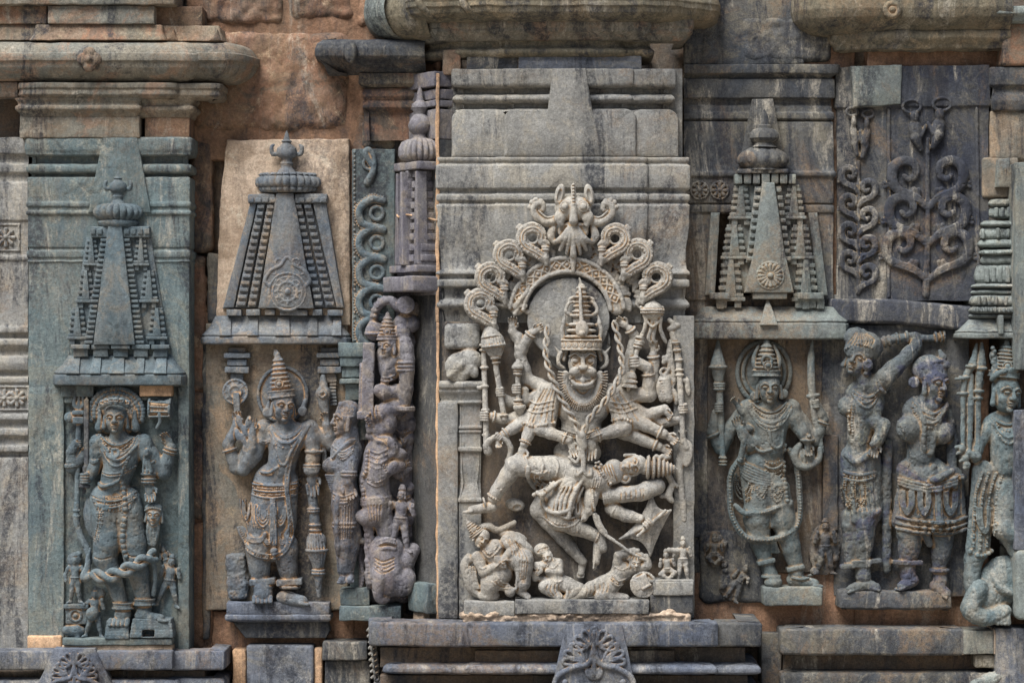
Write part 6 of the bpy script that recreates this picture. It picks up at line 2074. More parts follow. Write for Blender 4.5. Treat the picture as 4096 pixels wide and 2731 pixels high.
g = root('attendant_figure', 'fallen warrior with round shield raising a bar over his head', 'statue', 2500, 2400, zz)
c = Carve(2.0, zb - 6)
H = N6
face(c, H(600, 985, 264), 58, .2, .1, k=2)
c.ell(H(600, 930, 254), (42, 24, 28), k=5)
c.ell(H(500, 1040, 244), (46, 40, 30), (0, 0, .5), 8)
c.cap(H(480, 1070, 242), H(400, 1130, 240), 34, 34, 9)
limb(c, [H(460, 1010, 250), H(465, 920, 258), H(590, 880, 262)], [20, 17, 13], 5)
limb(c, [H(560, 1040, 250), H(700, 1000, 256), H(690, 930, 258)], [20, 17, 13], 5)
c.cap(H(480, 910, 262), H(620, 880, 264), 11, 10, 3)
limb(c, [H(400, 1130, 246), H(250, 1180, 256), H(100, 1265, 252)], [34, 27, 15], 8)
foot(c, H(110, 1262, 252), H(70, 1275, 262), 11)
limb(c, [H(440, 1130, 250), H(330, 1240, 268), H(520, 1260, 258)], [34, 28, 18], 8)
for j in range(3):
    c.line([H(420 - 10 * j, 1080 + 20 * j), H(470 - 10 * j, 1120 + 18 * j), H(530 - 12 * j, 1100 + 24 * j)], 3.6, bead=7 if j == 1 else None)
for j in range(6):
    c.line([H(380 - 34 * j, 1130 + 6 * j), H(384 - 34 * j, 1160 + 10 * j), H(370 - 34 * j, 1200 + 10 * j)], 2.4, sub=True)
c.line([H(440, 1010), H(500, 1030), H(560, 1000)], 3.6, bead=7)
for j in range(6):
    c.line([H(530 + 26 * j, 950), H(560 + 16 * j, 915), H(600, 900)], 2.2, sub=True)
c.put('body', mf, g, zz)
c = Carve(2.0, zb - 6)
c.ell(H(665, 1150, 262), (52, 50, 16), (0, .2, -.6), 3)
c.ring(H(665, 1150, 268), (.1, 0, 1), 48, 6, n=26)
c.box(H(640, 1130, 274), (34, 26, 8), (0, 0, -.45), 6)
c.cap(H(660, 1180, 282), H(720, 1150, 282), 5, 5, 2)
c.put('round_shield', mf, g, zz)

g = root('attendant_figure', 'tiny standing child with outstretched arm at right end of pedestal', 'statue', 2730, 2330, zz)
c = Carve(1.9, zb - 6)
mini_person(c, H(985, 1125, 234), 168, 0, (.5, .9), legs=.12)
limb(c, [H(940, 885, 244), H(870, 875, 252)], [11, 9], 4)
c.put('body', mf, g, zz)
g = root('attendant_figure', 'tiny cross-legged figure between round shield and standing child', 'statue', 2670, 2330, zz)
c = Carve(1.9, zb - 6)
mini_person(c, H(870, 1130, 236), 150, -.1, (.9, .7), sit=True)
c.put('body', mf, g, zz)
bx('pedestal_stone', 2600, 2776, 2318, 2330, 120, zC + 70, 'grey', p3, zz=zC + 70)
c = Carve(2.4, zb - 6)
c.ell(N5(440, 520, 214), (40, 26, 26), (0, 0, .2), 8)
c.ell(N5(460, 545, 236), (18, 14, 8), k=3, sub=True)
c.put('broken_limb_stump', mf, nar, zz)
# ------------------------------------------------------------------ FIGURE 1: skull-crowned standing figure in the teal niche
B1, B2 = crop(200, 1500), crop(200, 1947)
zb1, z1 = zL - 18, zL + 40
mt = M['teal_fig']
def Z(p, z):
    return (p[0], p[1], z)
f1 = root('deity_statue', 'blue green standing figure with skull crown holding sword drum and severed head', 'statue', 490, 2552, z1)
c = Carve(2.1, zb1, auto=True)
q = 150
face(c, B1(530, 345, q + 40), 118, .04, 0)
c.ell(B1(525, 290, q), (112, 98, 26), k=8)
rg = random.Random(4)
for R, nb in ((.62, 16), (.80, 22), (.97, 27)):
    for i in range(nb):
        a = pi * (.90 + 1.20 * (i + .5 * (R == .80)) / (nb - 1))
        c.ball((B1(525, 0)[0] + 110 * R * cos(a), B1(0, 300)[1] + 100 * R * sin(a), q + 28 - 18 * R), 10 + rg.random() * 2, 1.0)
c.cap(B1(535, 440, q + 20), B1(545, 480, q + 18), 30, 34, 6)
for sx, sg in ((400, -1), (678, 1)):
    c.tube([B1(sx, 290, q + 30), B1(sx, 360, q + 34), B1(sx + sg * 8, 420, q + 30)], [7, 10, 17], k=3)
# torso
c.ell(B1(560, 610, q + 14), (88, 74, 40), k=10)
c.ell(B1(480, 590, q + 26), (44, 40, 26), k=12)
c.ell(B1(640, 590, q + 26), (44, 40, 26), k=12)
c.cap(B1(560, 700, q + 12), B1(510, 870, q + 12), 66, 58, 14)
c.ell(B1(480, 960, q + 14), (78, 52, 40), k=12)
for sx in (380, 740):
    c.ball(B1(sx, 545, q + 10), 38, 10)
for j, (sg, r) in enumerate(((46, 4), (62, 5), (84, 4), (100, 3.4), (118, 4))):
    festoon(c, B1(400 - 6 * j, 470 + 6 * j, q + 34), B1(700 + 4 * j, 460 + 6 * j, q + 34), sg, r, 30, 14, bead=j % 2 == 1)
c.tube([B1(480, 600, q + 56), B1(470, 640, q + 60), B1(520, 660, q + 62), B1(560, 640, q + 62), B1(550, 590, q + 60), B1(510, 600, q + 60), B1(530, 670, q + 60), B1(600, 660, q + 58), B1(700, 560, q + 46)], 6, k=2)
c.beads([B1(700, 560, q + 46), B1(640, 660, q + 54), B1(600, 760, q + 58), B1(560, 850, q + 62)], 4.5, 9)
for y in (760, 775, 790):
    c.ring(B1(545, y, q + 12), (.2, 1, 0), 64, 3, n=22, flat=.9)
c.tube([B1(375, 850, q + 50), B1(430, 885, q + 64), B1(500, 870, q + 70), B1(560, 840, q + 66)], 6, k=3)
# belt
for j, (y, sg) in enumerate(((960, 14), (985, 18), (1010, 20), (1035, 18))):
    festoon(c, B1(340 + 12 * j, y - 6, q + 44), B1(690 - 14 * j, y - 30, q + 40), sg, 4.5, 34, 16, bead=j % 2 == 0)
for j in range(9):
    x = 400 + j * 28
    c.cap(B1(x, 1040, q + 60), B1(x, 1062, q + 58), 7, 6, 2)
# legs
limb(c, [B1(430, 1010, q + 14), B1(470, 1290, q + 26), B2(440, 560, q + 30), B2(560, 910, q + 18)], [60, 54, 46, 28], 12)
limb(c, [B1(610, 1010, q + 10), B1(650, 1280, q + 20), B2(680, 560, q + 24), B2(745, 900, q + 16)], [58, 52, 46, 30], 12)
c.ell(B1(350, 1150, q + 8), (44, 92, 26), (0, 0, -.16), 10)
c.beads([B1(405, 1080, q + 56), B1(395, 1180, q + 60), B1(370, 1290, q + 56), B1(360, 1320, q + 52)], 4.6, 9)
c.beads([B1(430, 1080, q + 56), B1(418, 1190, q + 60), B1(395, 1290, q + 56), B1(378, 1330, q + 52)], 4.6, 9)
c.cap(B1(525, 1110, q + 56), B1(520, 1160, q + 58), 13, 12, 4)
c.cap(B1(560, 1120, q + 52), B1(562, 1165, q + 54), 9, 10, 4)
# arms
limb(c, [B1(380, 560, q + 8), B1(352, 720, q + 10), B1(310, 820, q + 26)], [34, 27, 22], 8)
fist(c, B1(285, 825, q + 34), (0, 1, 0), (-.1, 0, 1), 64)
limb(c, [B1(360, 560, q - 6), B1(170, 740, q - 6), B1(165, 620, q + 4), B1(200, 545, q + 12)], [30, 27, 22, 17], 7)
bangle(c, B1(170, 740, q - 6), B1(160, 650, q), .15, 30, 4)
bangle(c, B1(170, 740, q - 6), B1(160, 650, q), .3, 29, 4)
hand(c, B1(185, 560, q + 10), (.6, -.1, .3), (0, -1, 0), (.2, .3, 1), 50, .9)
limb(c, [B1(735, 560, q + 4), B1(900, 780, q + 2), B1(960, 580, q + 10)], [36, 31, 21], 8)
bangle(c, B1(900, 780, q), B1(960, 580, q + 10), .84, 27, 4)
bangle(c, B1(900, 780, q), B1(960, 580, q + 10), .96, 25, 4)
hand(c, B1(962, 560, q + 12), (-.5, -.9, .1), (-1, .3, 0), (0, .3, 1), 60, .6)
limb(c, [B1(750, 570, q + 16), B1(800, 720, q + 18), B1(790, 860, q + 30)], [32, 26, 20], 8)
for y in (790, 830, 855):
    c.ring(B1(788, y, q + 26), (0, 1, 0), 27, 4.5, n=18)
hand(c, B1(790, 870, q + 32), (.15, 1, .1), (1, 0, 0), (0, .2, 1), 72, .5)
for j in range(3):
    c.tube([B1(785, 600, q + 44), B1(780 + 18 * (j - 1), 690, q + 48), B1(785 + 30 * (j - 1), 770, q + 44)], [6, 6, 8], k=2)
c.ball(B1(785, 620, q + 46), 15, 4)
# garland of little heads down the front, armlets, belt drops
gl = [B1(585, 860), B1(610, 980), B1(620, 1080), B1(605, 1180), B1(598, 1290), B1(612, 1400), B1(640, 1480)]
c.line(gl, 12, bead=21)
c.line([(x + 5, y + 7) for x, y in gl], 6, bead=21)
for P in ([B1(430, 470), B1(480, 530), B1(560, 552), B1(640, 525), B1(690, 460)], [B1(400, 480), B1(450, 570), B1(550, 606), B1(650, 575), B1(716, 470)], [B1(390, 510), B1(440, 600), B1(500, 640)]):
    c.line(P, 4.2)
    c.line([(x, y + 8) for x, y in P], 3.2, bead=6.5)
for dx in (0, 14):
    c.line([B1(722 + dx, 480), B1(690 + dx, 570), B1(630 + dx, 660), B1(598 + dx, 750), B1(560 + dx, 850)], 3.4, bead=7 if dx else None)
for y in (765, 785):
    c.line([B1(425, y + 6), B1(500, y + 20), B1(600, y + 4), B1(690, y - 40)], 3.6)
for j, (l, r_) in enumerate(((345, 700), (352, 696), (370, 690), (400, 676))):
    y = 960 + 26 * j
    c.line([B1(l, y - 10), B1(430, y + 22), B1(540, y + 34), B1(620, y + 12), B1(r_, y - 34)], 4.2, bead=9 if j % 2 else None)
for j in range(11):
    x = 392 + j * 26
    y = 1072 - abs(j - 5) * 5
    c.line([B1(x, y - 16), B1(x, y + 10)], 5, k=2)
for x in (395, 412, 430):
    c.line([B1(x + 12, 1080), B1(x, 1190), B1(x - 34, 1325)], 4, bead=8)
for (P) in ([B1(330, 690), B1(352, 704), B1(384, 690)], [B1(330, 676), B1(352, 690), B1(386, 676)], [B1(770, 690), B1(800, 702), B1(836, 688)]):
    c.line(P, 4.4)
for (x, y, w) in ((430, 560, 46), (690, 540, 46)):
    c.line([B2(x - w * 1.6, y - 8), B2(x, y + 10), B2(x + w * 1.6, y - 8)], 3, sub=True)
# anklets, feet and stepped foot blocks
for (x, y, w) in ((580, 940, 40), (750, 910, 40)):
    c.disc(B2(x, y - 14, q + 14), B2(x, y + 34, q + 14), w, w * 1.05, 5, 3)
    c.ring(B2(x, y - 10, q + 14), (0, 1, 0), w + 1, 4, n=22, bead=8)
    c.ring(B2(x, y + 30, q + 14), (0, 1, 0), w + 2, 4, n=22)
c.cap(B2(580, 970, q + 14), B2(580, 1020, q + 20), 30, 34, 5)
for i in range(5):
    c.cap(B2(490 + 34 * i, 1060, q + 44), B2(486 + 34 * i, 1095, q + 54), 10, 9, 3)
foot(c, B2(745, 1010, q + 22), B2(950, 1035, q + 40), 24)
c.cap(B2(750, 960, q + 14), B2(750, 1010, q + 20), 28, 30, 6)
c.put('body', mt, f1, z1, amp=.8)
for (x, y, w, n) in ((545, 1080, 44, 5), (820, 1070, 78, 5)):
    c = Carve(2.1, zb1)
    for j in range(n):
        yy = y + j * 27
        c.box(B2(x, yy, q + 14), (w * (1 + .03 * j), 8 if j % 2 else 11, 36 + 2 * j), rnd=5, k=2)
    c.box(B2(x, y + 60, q + 8), (w * .92, 34, 34), rnd=5, k=2)
    if w > 60:
        c.box(B2(795, 1165, q + 40), (25, 14, 30), rnd=5, k=2, sub=True)
    c.put('foot_block', mt, f1, z1)
c = Carve(1.9, zb1)                     # skull diadem
c.tube([B1(415, 260, q + 44), B1(470, 225, q + 74), B1(530, 215, q + 82), B1(590, 222, q + 76), B1(640, 255, q + 46)], 9, k=3)
for (x, y, dz) in ((430, 220, 56), (470, 208, 74), (512, 200, 84), (550, 200, 86), (588, 204, 78), (628, 222, 60)):
    c.ball(B1(x, y, q + dz), 14, 2)
    c.ball(B1(x, y + 20, q + dz + 2), 9, 2)
    for s in (-1, 1):
        c.ball(B1(x + s * 9, y - 2, q + dz + 12), 4, 1, sub=True)
c.put('skull_diadem', mt, f1, z1)
c = Carve(1.9, zb1)                     # sword
c.box(B1(290, 480, q + 26), (10, 142, 7), rnd=4)
c.cap(B1(290, 200, q + 24), B1(292, 180, q + 22), 9, 3, 2)
c.disc(B1(278, 870, q + 30), B1(274, 900, q + 30), 22, 22, 4, 3)
c.cap(B1(278, 740, q + 28), B1(274, 930, q + 28), 10, 7, 3)
c.put('sword', M['dark'], f1, z1)
c = Carve(1.9, zb1)                     # trident staff
c.cap(B1(222, 270, q + 4), B1(205, 1080, q + 4), 11, 12, 2)
for s in (-1, 0, 1):
    c.tube([B1(222, 280, q + 6), B1(222 + s * 34, 240, q + 6), B1(222 + s * 30, 160, q + 4)], [8, 9, 4], k=3)
c.box(B1(220, 300, q + 10), (24, 9, 14), rnd=5)
for y in (350, 375):
    c.box(B1(222, y, q + 12), (22, 8, 14), rnd=5)
c.ell(B1(150, 340, q + 4), (24, 22, 16), k=5)
for y in (1085, 1130):
    c.ring(B1(203, y, q + 4), (0, 1, 0), 12, 5)
c.tube([B1(203, 1080, q + 4), B1(200, 1150, q + 6), B1(215, 1220, q + 6), B1(240, 1300, q + 6), B1(290, 1400, q + 8), B1(310, 1500, q + 8)], [10, 13, 12, 13, 13, 10], k=4)
c.put('trident_staff', mt, f1, z1)
c = Carve(1.9, zb1)                     # hourglass drum
c.disc(B1(790, 275, q + 14), B1(880, 270, q + 18), 38, 30, 5, 3)
c.disc(B1(880, 270, q + 18), B1(965, 268, q + 16), 30, 40, 5, 3)
for x in (795, 870, 890, 960):
    c.ring(B1(x, 272, q + 16), (1, 0, 0), 39 if x in (795, 960) else 31, 5, n=20)
for j in range(4):
    c.cap(B1(800, 210 + 40 * j, q + 52), B1(960, 225 + 34 * j, q + 54), 3.4, 3.4, 1.5)
c.tube([B1(880, 300, q + 50), B1(885, 370, q + 46), B1(860, 420, q + 40)], 7, k=3)
c.put('hourglass_drum', mt, f1, z1)
c = Carve(1.9, zb1)                     # severed head with hair and streaming blood
face(c, B1(832, 1120, q + 26), 84, 0, .05)
c.ell(B1(825, 1065, q + 16), (36, 22, 26), k=6)
c.beads([B1(765, 1080, q + 36), B1(800, 1060, q + 50), B1(840, 1058, q + 54), B1(885, 1075, q + 40)], 5, 9)
for j in range(4):
    c.tube([B1(790 + 24 * j, 1180, q + 24), B1(780 + 26 * j, 1260, q + 26), B1(790 + 14 * j, 1360, q + 18)], [8, 7, 5], k=4)
c.put('severed_head', mt, f1, z1)
c = Carve(2.0, zb1)                     # twisted snakes across the shins
P0 = [B2(350, 690, q + 52), B2(440, 710, q + 70), B2(560, 680, q + 84), B2(690, 620, q + 84), B2(800, 560, q + 58), B2(840, 545, q + 40)]
Qp = catmull(P0, 14)
dd = np.concatenate([[0], np.cumsum(np.linalg.norm(np.diff(Qp, axis=0), axis=1))])
for ph in (0, pi):
    pts = []
    for i in range(len(Qp)):
        w = dd[i] / 62 * pi + ph
        pts.append(Qp[i] + np.array((.25, 1, 0)) * sin(w) * 17 + np.array((0, 0, 1)) * cos(w) * 8)
    c.tube(pts, 13, smooth=False, k=2)
c.tube([B2(350, 700, q + 44), B2(280, 720, q + 36), B2(300, 640, q + 26), B2(300, 570, q + 18), B2(310, 500, q + 10)], [14, 18, 12, 9, 8], k=4)
c.tube([B2(810, 560, q + 56), B2(840, 640, q + 38), B2(840, 760, q + 28), B2(825, 860, q + 20)], [11, 9, 8, 9], k=4)
c.put('twisted_snakes', mt, f1, z1)

for nm, lab, fn in (
    ('attendant_figure', 'small woman standing at left on a drum block beside the skull-crowned figure', lambda c: (mini_person(c, B2(190, 930, q - 8), 190, 0, (-.6, -.5), legs=.1), c.ell(B2(180, 590, q - 8), (30, 30, 20), k=5), c.ball(B2(215, 545, q - 8), 14, 5))),
    ('attendant_figure', 'little demon with hanging belly crouching left of the stepped foot block', lambda c: (mini_person(c, B2(340, 1200, q + 4), 190, .05, (.3, .9), legs=.16), c.ell(B2(375, 860, q + 2), (30, 26, 20), k=5), c.ell(B2(335, 1015, q + 26), (26, 28, 20), k=6))),
    ('attendant_figure', 'thin dancing skeleton in the lower right of the teal niche', lambda c: (mini_person(c, B2(920, 960, q - 14), 200, .12, (.9, .8), legs=.2), mini_person(c, B2(950, 700, q - 22), 110, -.3, (.9, .9), legs=.2), c.cap(B2(935, 640, q - 22), B2(925, 760, q - 16), 16, 14, 5)))):
    g = root(nm, lab, 'statue', B2(300, 1200)[0] if 'demon' in lab else (B2(190, 0)[0] if 'woman' in lab else B2(940, 0)[0]), B2(0, 1200)[1], q)
    c = Carve(1.9, zb1)
    fn(c)
    c.put('body', mt, g, z1)
g = root('carved_block', 'drum-like carved block with round boss and crouching beast under small woman', 'block', 290, 2560, q)
c = Carve(2.0, zb1)
c.box(B2(205, 958, q), (50, 9, 26), rnd=4)
c.box(B2(205, 1030, q - 6), (44, 36, 22), rnd=6)
c.ring(B2(200, 1030, q + 16), (0, 0, 1), 22, 6)
c.ball(B2(200, 1030, q + 16), 11, 3)
c.ell(B2(185, 1155, q), (46, 26, 28), k=6)
c.cap(B2(210, 1130, q + 10), B2(215, 1200, q + 14), 14, 12, 5)
c.ell(B2(130, 1150, q + 10), (22, 20, 20), k=5)
c.put('block', mt, g, z1)
bx('bracket_stone', 246, 378, 1541, 1588, 60, zL + 20, 'teal', p1, zz=zL)
bx('bracket_stone', 258, 340, 1588, 1612, 60, zL + 10, 'teal', p1, zz=zL)
bx('lime_repair', 558, 688, 1541, 1584, 60, zL + 34, 'lime_edge', p1, zz=zL + 30, r=4)
bx('bracket_stone', 566, 682, 1584, 1600, 60, zL + 16, 'teal', p1, zz=zL)

# ------------------------------------------------------------------ FIGURE 2: discus bearer
D1, D2 = crop(800, 1340), crop(800, 1800)
zb2 = 10
q = 44
z2f = 70
md = M['fig2']
f2 = root('deity_statue', 'blue grey standing figure with discus conch and tall ribbed mace on ochre slab', 'statue', 1120, 2410, z2f)
c = Carve(2.1, zb2, auto=True)
face(c, D1(668, 570, q + 44), 122, .42, .08)
c.cap(D1(680, 660, q + 22), D1(690, 720, q + 20), 30, 36, 8)
c.ell(D1(690, 810, q + 12), (92, 66, 38), k=10)
c.ell(D1(610, 820, q + 24), (42, 42, 26), k=12)
c.ell(D1(770, 830, q + 22), (40, 42, 26), k=12)
c.cap(D1(680, 880, q + 12), D1(650, 1060, q + 12), 66, 56, 14)
c.ell(D1(620, 1150, q + 14), (76, 56, 38), k=14)
for sx in (510, 870):
    c.ball(D1(sx, 745, q + 6), 36, 10)
for sx, y in ((540, 620), (822, 610)):
    c.disc(D1(sx, y, q + 30), D1(sx, y, q + 44), 21, 17, 4, 3)
    c.cap(D1(sx + 20, y - 90, q + 22), D1(sx, y - 20, q + 30), 8, 10, 4)
# necklaces and threads
for j, (sg, r) in enumerate(((28, 4), (44, 5), (60, 3.6))):
    festoon(c, D1(570 - 14 * j, 730 + 8 * j, q + 34), D1(830 + 12 * j, 720 + 8 * j, q + 32), sg + 20, r, 26, 14, bead=j == 2)
c.ball(D1(670, 850, q + 62), 11, 3)
c.tube([D1(585, 770, q + 46), D1(610, 900, q + 56), D1(640, 1010, q + 62), D1(690, 1030, q + 64), D1(740, 920, q + 58), D1(860, 740, q + 40)], 4.5, k=2)
for off, r in ((0, 4), (16, 4.4), (32, 4)):
    P = [D1(880 - off * .3, 720, q + 34), D1(790 - off, 880, q + 54), D1(735 - off * .8, 1020, q + 58), D1(712 - off * .7, 1200, q + 60), D2(722 - off * .5, 420, q + 60), D2(748 - off, 600, q + 54), D2(735 - off, 720, q + 50), D2(670, 830 - off, q + 52), D2(540, 862 - off, q + 54), D2(400, 810 - off, q + 44), D2(320 + off, 700 - off * .5, q + 30), D2(290 + off, 620, q + 16)]
    (c.beads if off == 16 else c.tube)(P, r, *((9,) if off == 16 else (5,)))
c.tube([D1(490, 1090, q + 44), D1(560, 1095, q + 60), D1(630, 1050, q + 62)], 5, k=3)
# skirt, girdle and loops
c.cap(D1(600, 1200, q + 10), D2(580, 560, q + 10), 92, 96, 14, zs=.5)
c.cap(D2(560, 560, q + 8), D2(560, 720, q + 6), 96, 90, 14, zs=.42)
for j in range(5):
    festoon(c, D1(400 + 14 * j, 1180 + 26 * j, q + 40), D1(790 - 10 * j, 1180 + 22 * j, q + 38), 10, 4, 22, 14, bead=j in (1, 3))
for (x, y, w, h_) in ((365, 470, 34, 95), (510, 500, 60, 110), (650, 500, 44, 100), (550, 690, 36, 60), (665, 690, 36, 60)):
    for sc_ in (1.0, .72, .46):
        c.tube([D2(x - w * sc_, y - 60 * sc_, q + 50), D2(x - w * sc_ * .9, y + h_ * .4 * sc_, q + 54), D2(x, y + h_ * sc_, q + 55), D2(x + w * sc_ * .9, y + h_ * .4 * sc_, q + 54), D2(x + w * sc_, y - 60 * sc_, q + 50)], 3.6, k=1.5, n=4)
c.cap(D2(590, 400, q + 56), D2(600, 740, q + 56), 13, 15, 3)
for dx in (-14, 0, 14):
    c.cap(D2(594 + dx, 420, q + 68), D2(600 + dx * 1.5, 740, q + 68), 3.6, 4, 1.5)
for j in range(3):
    c.tube([D2(330 + 14 * j, 620 + 10 * j, q + 30), D2(400, 690 + 16 * j, q + 48), D2(490, 700 + 14 * j, q + 54), D2(530, 660 + 10 * j, q + 56)], 4.4, k=2)
c.ball(D2(600, 800, q + 60), 16, 4)
c.cap(D2(600, 800, q + 60), D2(605, 862, q + 58), 10, 4, 3)
# legs
limb(c, [D2(470, 760, q + 8), D2(470, 900, q + 8), D2(480, 1050, q + 6)], [52, 44, 32], 10)
limb(c, [D2(680, 760, q + 8), D2(690, 900, q + 8), D2(715, 1040, q + 6)], [50, 40, 30], 10)
for (x, y) in ((500, 1050), (715, 1055)):
    c.box(D2(x, y, q + 10), (52, 13, 34), (0, 0, -.08), 6, 3)
    c.ring(D2(x, y + 40, q + 10), (0, 1, 0), 38, 6, n=20)
c.cap(D2(500, 1080, q + 12), D2(505, 1140, q + 22), 36, 40, 8)
for i in range(5):
    c.cap(D2(440 + 32 * i, 1170, q + 44), D2(440 + 33 * i, 1205, q + 54), 10, 9, 3)
foot(c, D2(690, 1150, q + 20), D2(880, 1190, q + 36), 30)
# arms
limb(c, [D1(505, 760, q + 4), D1(440, 960, q + 14), D1(340, 1075, q + 26)], [34, 28, 24], 8)
limb(c, [D1(350, 1080, q + 26), D1(420, 900, q + 36), D1(420, 760, q + 38)], [24, 22, 15], 7)
hand(c, D1(425, 770, q + 40), (0, -1, .1), (1, 0, 0), (0, .2, 1), 54, .35, fan=.4)
limb(c, [D1(490, 760, q - 10), D1(360, 960, q - 4), D1(285, 1065, q + 10)], [32, 28, 24], 8)
limb(c, [D1(285, 1070, q + 10), D1(225, 880, q + 12), D1(290, 720, q + 26)], [24, 24, 16], 7)
bangle(c, D1(285, 1070, q + 10), D1(225, 880, q + 12), .8, 30, 4)
hand(c, D1(290, 730, q + 28), (.1, -1, .1), (1, 0, 0), (0, .2, 1), 62, .4)
for (x, y) in ((360, 760), (350, 830), (320, 690), (390, 700), (370, 900), (310, 800)):
    c.ell(D1(x, y, q + 44), (13, 30, 9), (0, 0, rg.uniform(-.5, .5)), 4)
limb(c, [D1(875, 760, q), D1(1050, 880, q - 2), D1(1010, 720, q + 14)], [34, 28, 19], 8)
c.disc(D1(1040, 836, q), D1(1140, 826, q), 10, 12, 3, 3)
hand(c, D1(1015, 715, q + 16), (-.2, -1, .1), (-1, 0, 0), (-.2, .2, 1), 54, .6)
limb(c, [D1(880, 770, q + 8), D1(905, 930, q + 14), D1(895, 1090, q + 26)], [36, 31, 24], 8)
c.ring(D1(910, 930, q + 14), (0, 1, 0), 36, 5, n=20)
c.ball(D1(915, 930, q + 50), 9, 3)
for y in (1040, 1062):
    c.ring(D1(895, y, q + 22), (0, 1, 0), 32, 5, n=20)
c.ell(D1(895, 1085, q + 40), (32, 20, 18), k=5)
hand(c, D1(890, 1100, q + 30), (.1, 1, 0), (1, 0, 0), (0, .2, 1), 84, .15)
for P in ([D1(575, 720), D1(640, 790), D1(700, 806), D1(770, 780), D1(830, 715)], [D1(560, 740), D1(620, 830), D1(690, 856), D1(770, 826), D1(850, 725)]):
    c.line(P, 4)
    c.line([(x, y + 8) for x, y in P], 3, bead=6.5)
for y in (1160, 1182, 1210, 1240, 1270):
    c.line([D1(410, y), D1(520, y + 26), D1(640, y + 30), D1(760, y + 8), D1(800, y - 20)], 3.8, bead=8 if y in (1182, 1240) else None)
for x in (420, 440, 456, 472):
    c.line([D2(x, 440), D2(x - 6, 520), D2(x + 10, 620)], 3)
for x in (310, 330, 350):
    c.line([D2(x, 400), D2(x + 10, 520), D2(x + 60, 600)], 3)
for P in ([D1(480, 850), D1(520, 866), D1(560, 850)], [D1(480, 836), D1(520, 850), D1(562, 836)]):
    c.line(P, 4)
c.put('body', md, f2, z2f, amp=.8)
c = Carve(2.0, zb2)
kirita(c, D1(655, 500, q + 30), 104, 186, 7, -.10)
c.cap(D1(610, 160, q + 22), D1(604, 130, q + 18), 12, 9, 3)
c.put('crown', md, f2, z2f)
c = Carve(2.2, zb2)
c.ell(D1(652, 480, 12), (104, 116, 16), (0, 0, -.12), 4)
P = [(D1(652, 0)[0] + 98 * cos(a), D1(0, 480)[1] + 110 * sin(a), 24) for a in np.linspace(0, 2 * pi, 50)]
c.tube(P, 7, smooth=False, k=3)
c.put('halo', md, f2, z2f)
c = Carve(2.0, zb2)                    # discus
c.ell(D1(280, 455, q + 6), (54, 54, 14), k=3)
c.ring(D1(280, 455, q + 14), (0, 0, 1), 48, 5, n=26)
c.ring(D1(280, 455, q + 18), (0, 0, 1), 24, 5, n=18)
for i in range(10):
    a = i * pi / 5
    c.cap(D1(280, 455, q + 16), (D1(280, 0)[0] + 42 * cos(a), D1(0, 455)[1] + 42 * sin(a), q + 14), 4, 4, 2)
for dx in (-14, 0, 14):
    c.cap(D1(290 + dx, 470, q + 26), D1(300 + dx, 640, q + 34), 6, 7, 2)
c.put('discus', md, f2, z2f)
c = Carve(2.0, zb2)                    # conch
c.ell(D1(985, 470, q + 10), (32, 32, 26), k=4)
c.tube([D1(985, 440, q + 34), D1(1010, 470, q + 36), D1(985, 500, q + 36), D1(958, 475, q + 34), D1(980, 455, q + 38)], 5, k=1.5)
c.cap(D1(985, 430, q + 8), D1(980, 330, q), 20, 10, 4)
c.tube([D1(985, 510, q + 10), D1(990, 570, q + 12), D1(1010, 640, q + 14)], [22, 18, 12], k=5)
c.tube([D1(1000, 700, q + 10), D1(990, 850, q + 6), D1(992, 1060, q + 2)], [9, 10, 12], k=3)
c.tube([D1(1010, 640, q + 12), D1(1000, 700, q + 10)], 10, k=4)
c.put('conch', md, f2, z2f)
c = Carve(2.0, zb2)                    # mace
c.cap(D2(895, 340, q + 18), D2(925, 640, q + 14), 19, 22, 3)
for y in (470, 490, 600, 640):
    c.ring(D2(905 + (y - 470) * .1, y, q + 16), (0, 1, 0), 22, 4.5, n=18)
c.ell(D2(930, 740, q + 14), (42, 48, 34), k=4)
c.disc(D2(935, 790, q + 14), D2(945, 950, q + 12), 42, 22, 6, 4)
c.ring(D2(932, 800, q + 14), (0, 1, 0), 41, 6, n=24)
for i in range(7):
    x = -33 + 11 * i
    zf = q + 14 + math.sqrt(max(1, 40 ** 2 - x * x)) * .85
    c.cap((D2(925, 0)[0] + x * .7, D2(0, 670)[1], zf - 6), (D2(930, 0)[0] + x, D2(0, 780)[1], zf), 5, 5.5, 1.5)
    c.cap((D2(936, 0)[0] + x, D2(0, 820)[1], zf), (D2(944, 0)[0] + x * .5, D2(0, 940)[1], zf - 14), 5.5, 4, 1.5)
for y in (962, 985):
    c.ring(D2(946, y, q + 12), (0, 1, 0), 24, 5, n=18)
c.cap(D2(945, 990, q + 12), D2(950, 1170, q + 8), 20, 9, 3)
c.put('ribbed_mace', md, f2, z2f)
g = root('carved_block', 'rough unworked stone left beside the standing figure\'s feet', 'block', 950, 2408, 60)
c = Carve(2.6, zb2)
c.box(D2(290, 1010, 30), (40, 92, 22), (0, 0, -.06), 14, 8)
c.ell(D2(330, 1080, 30), (30, 56, 20), k=10)
c.put('stone', md, g, 50, amp=3)
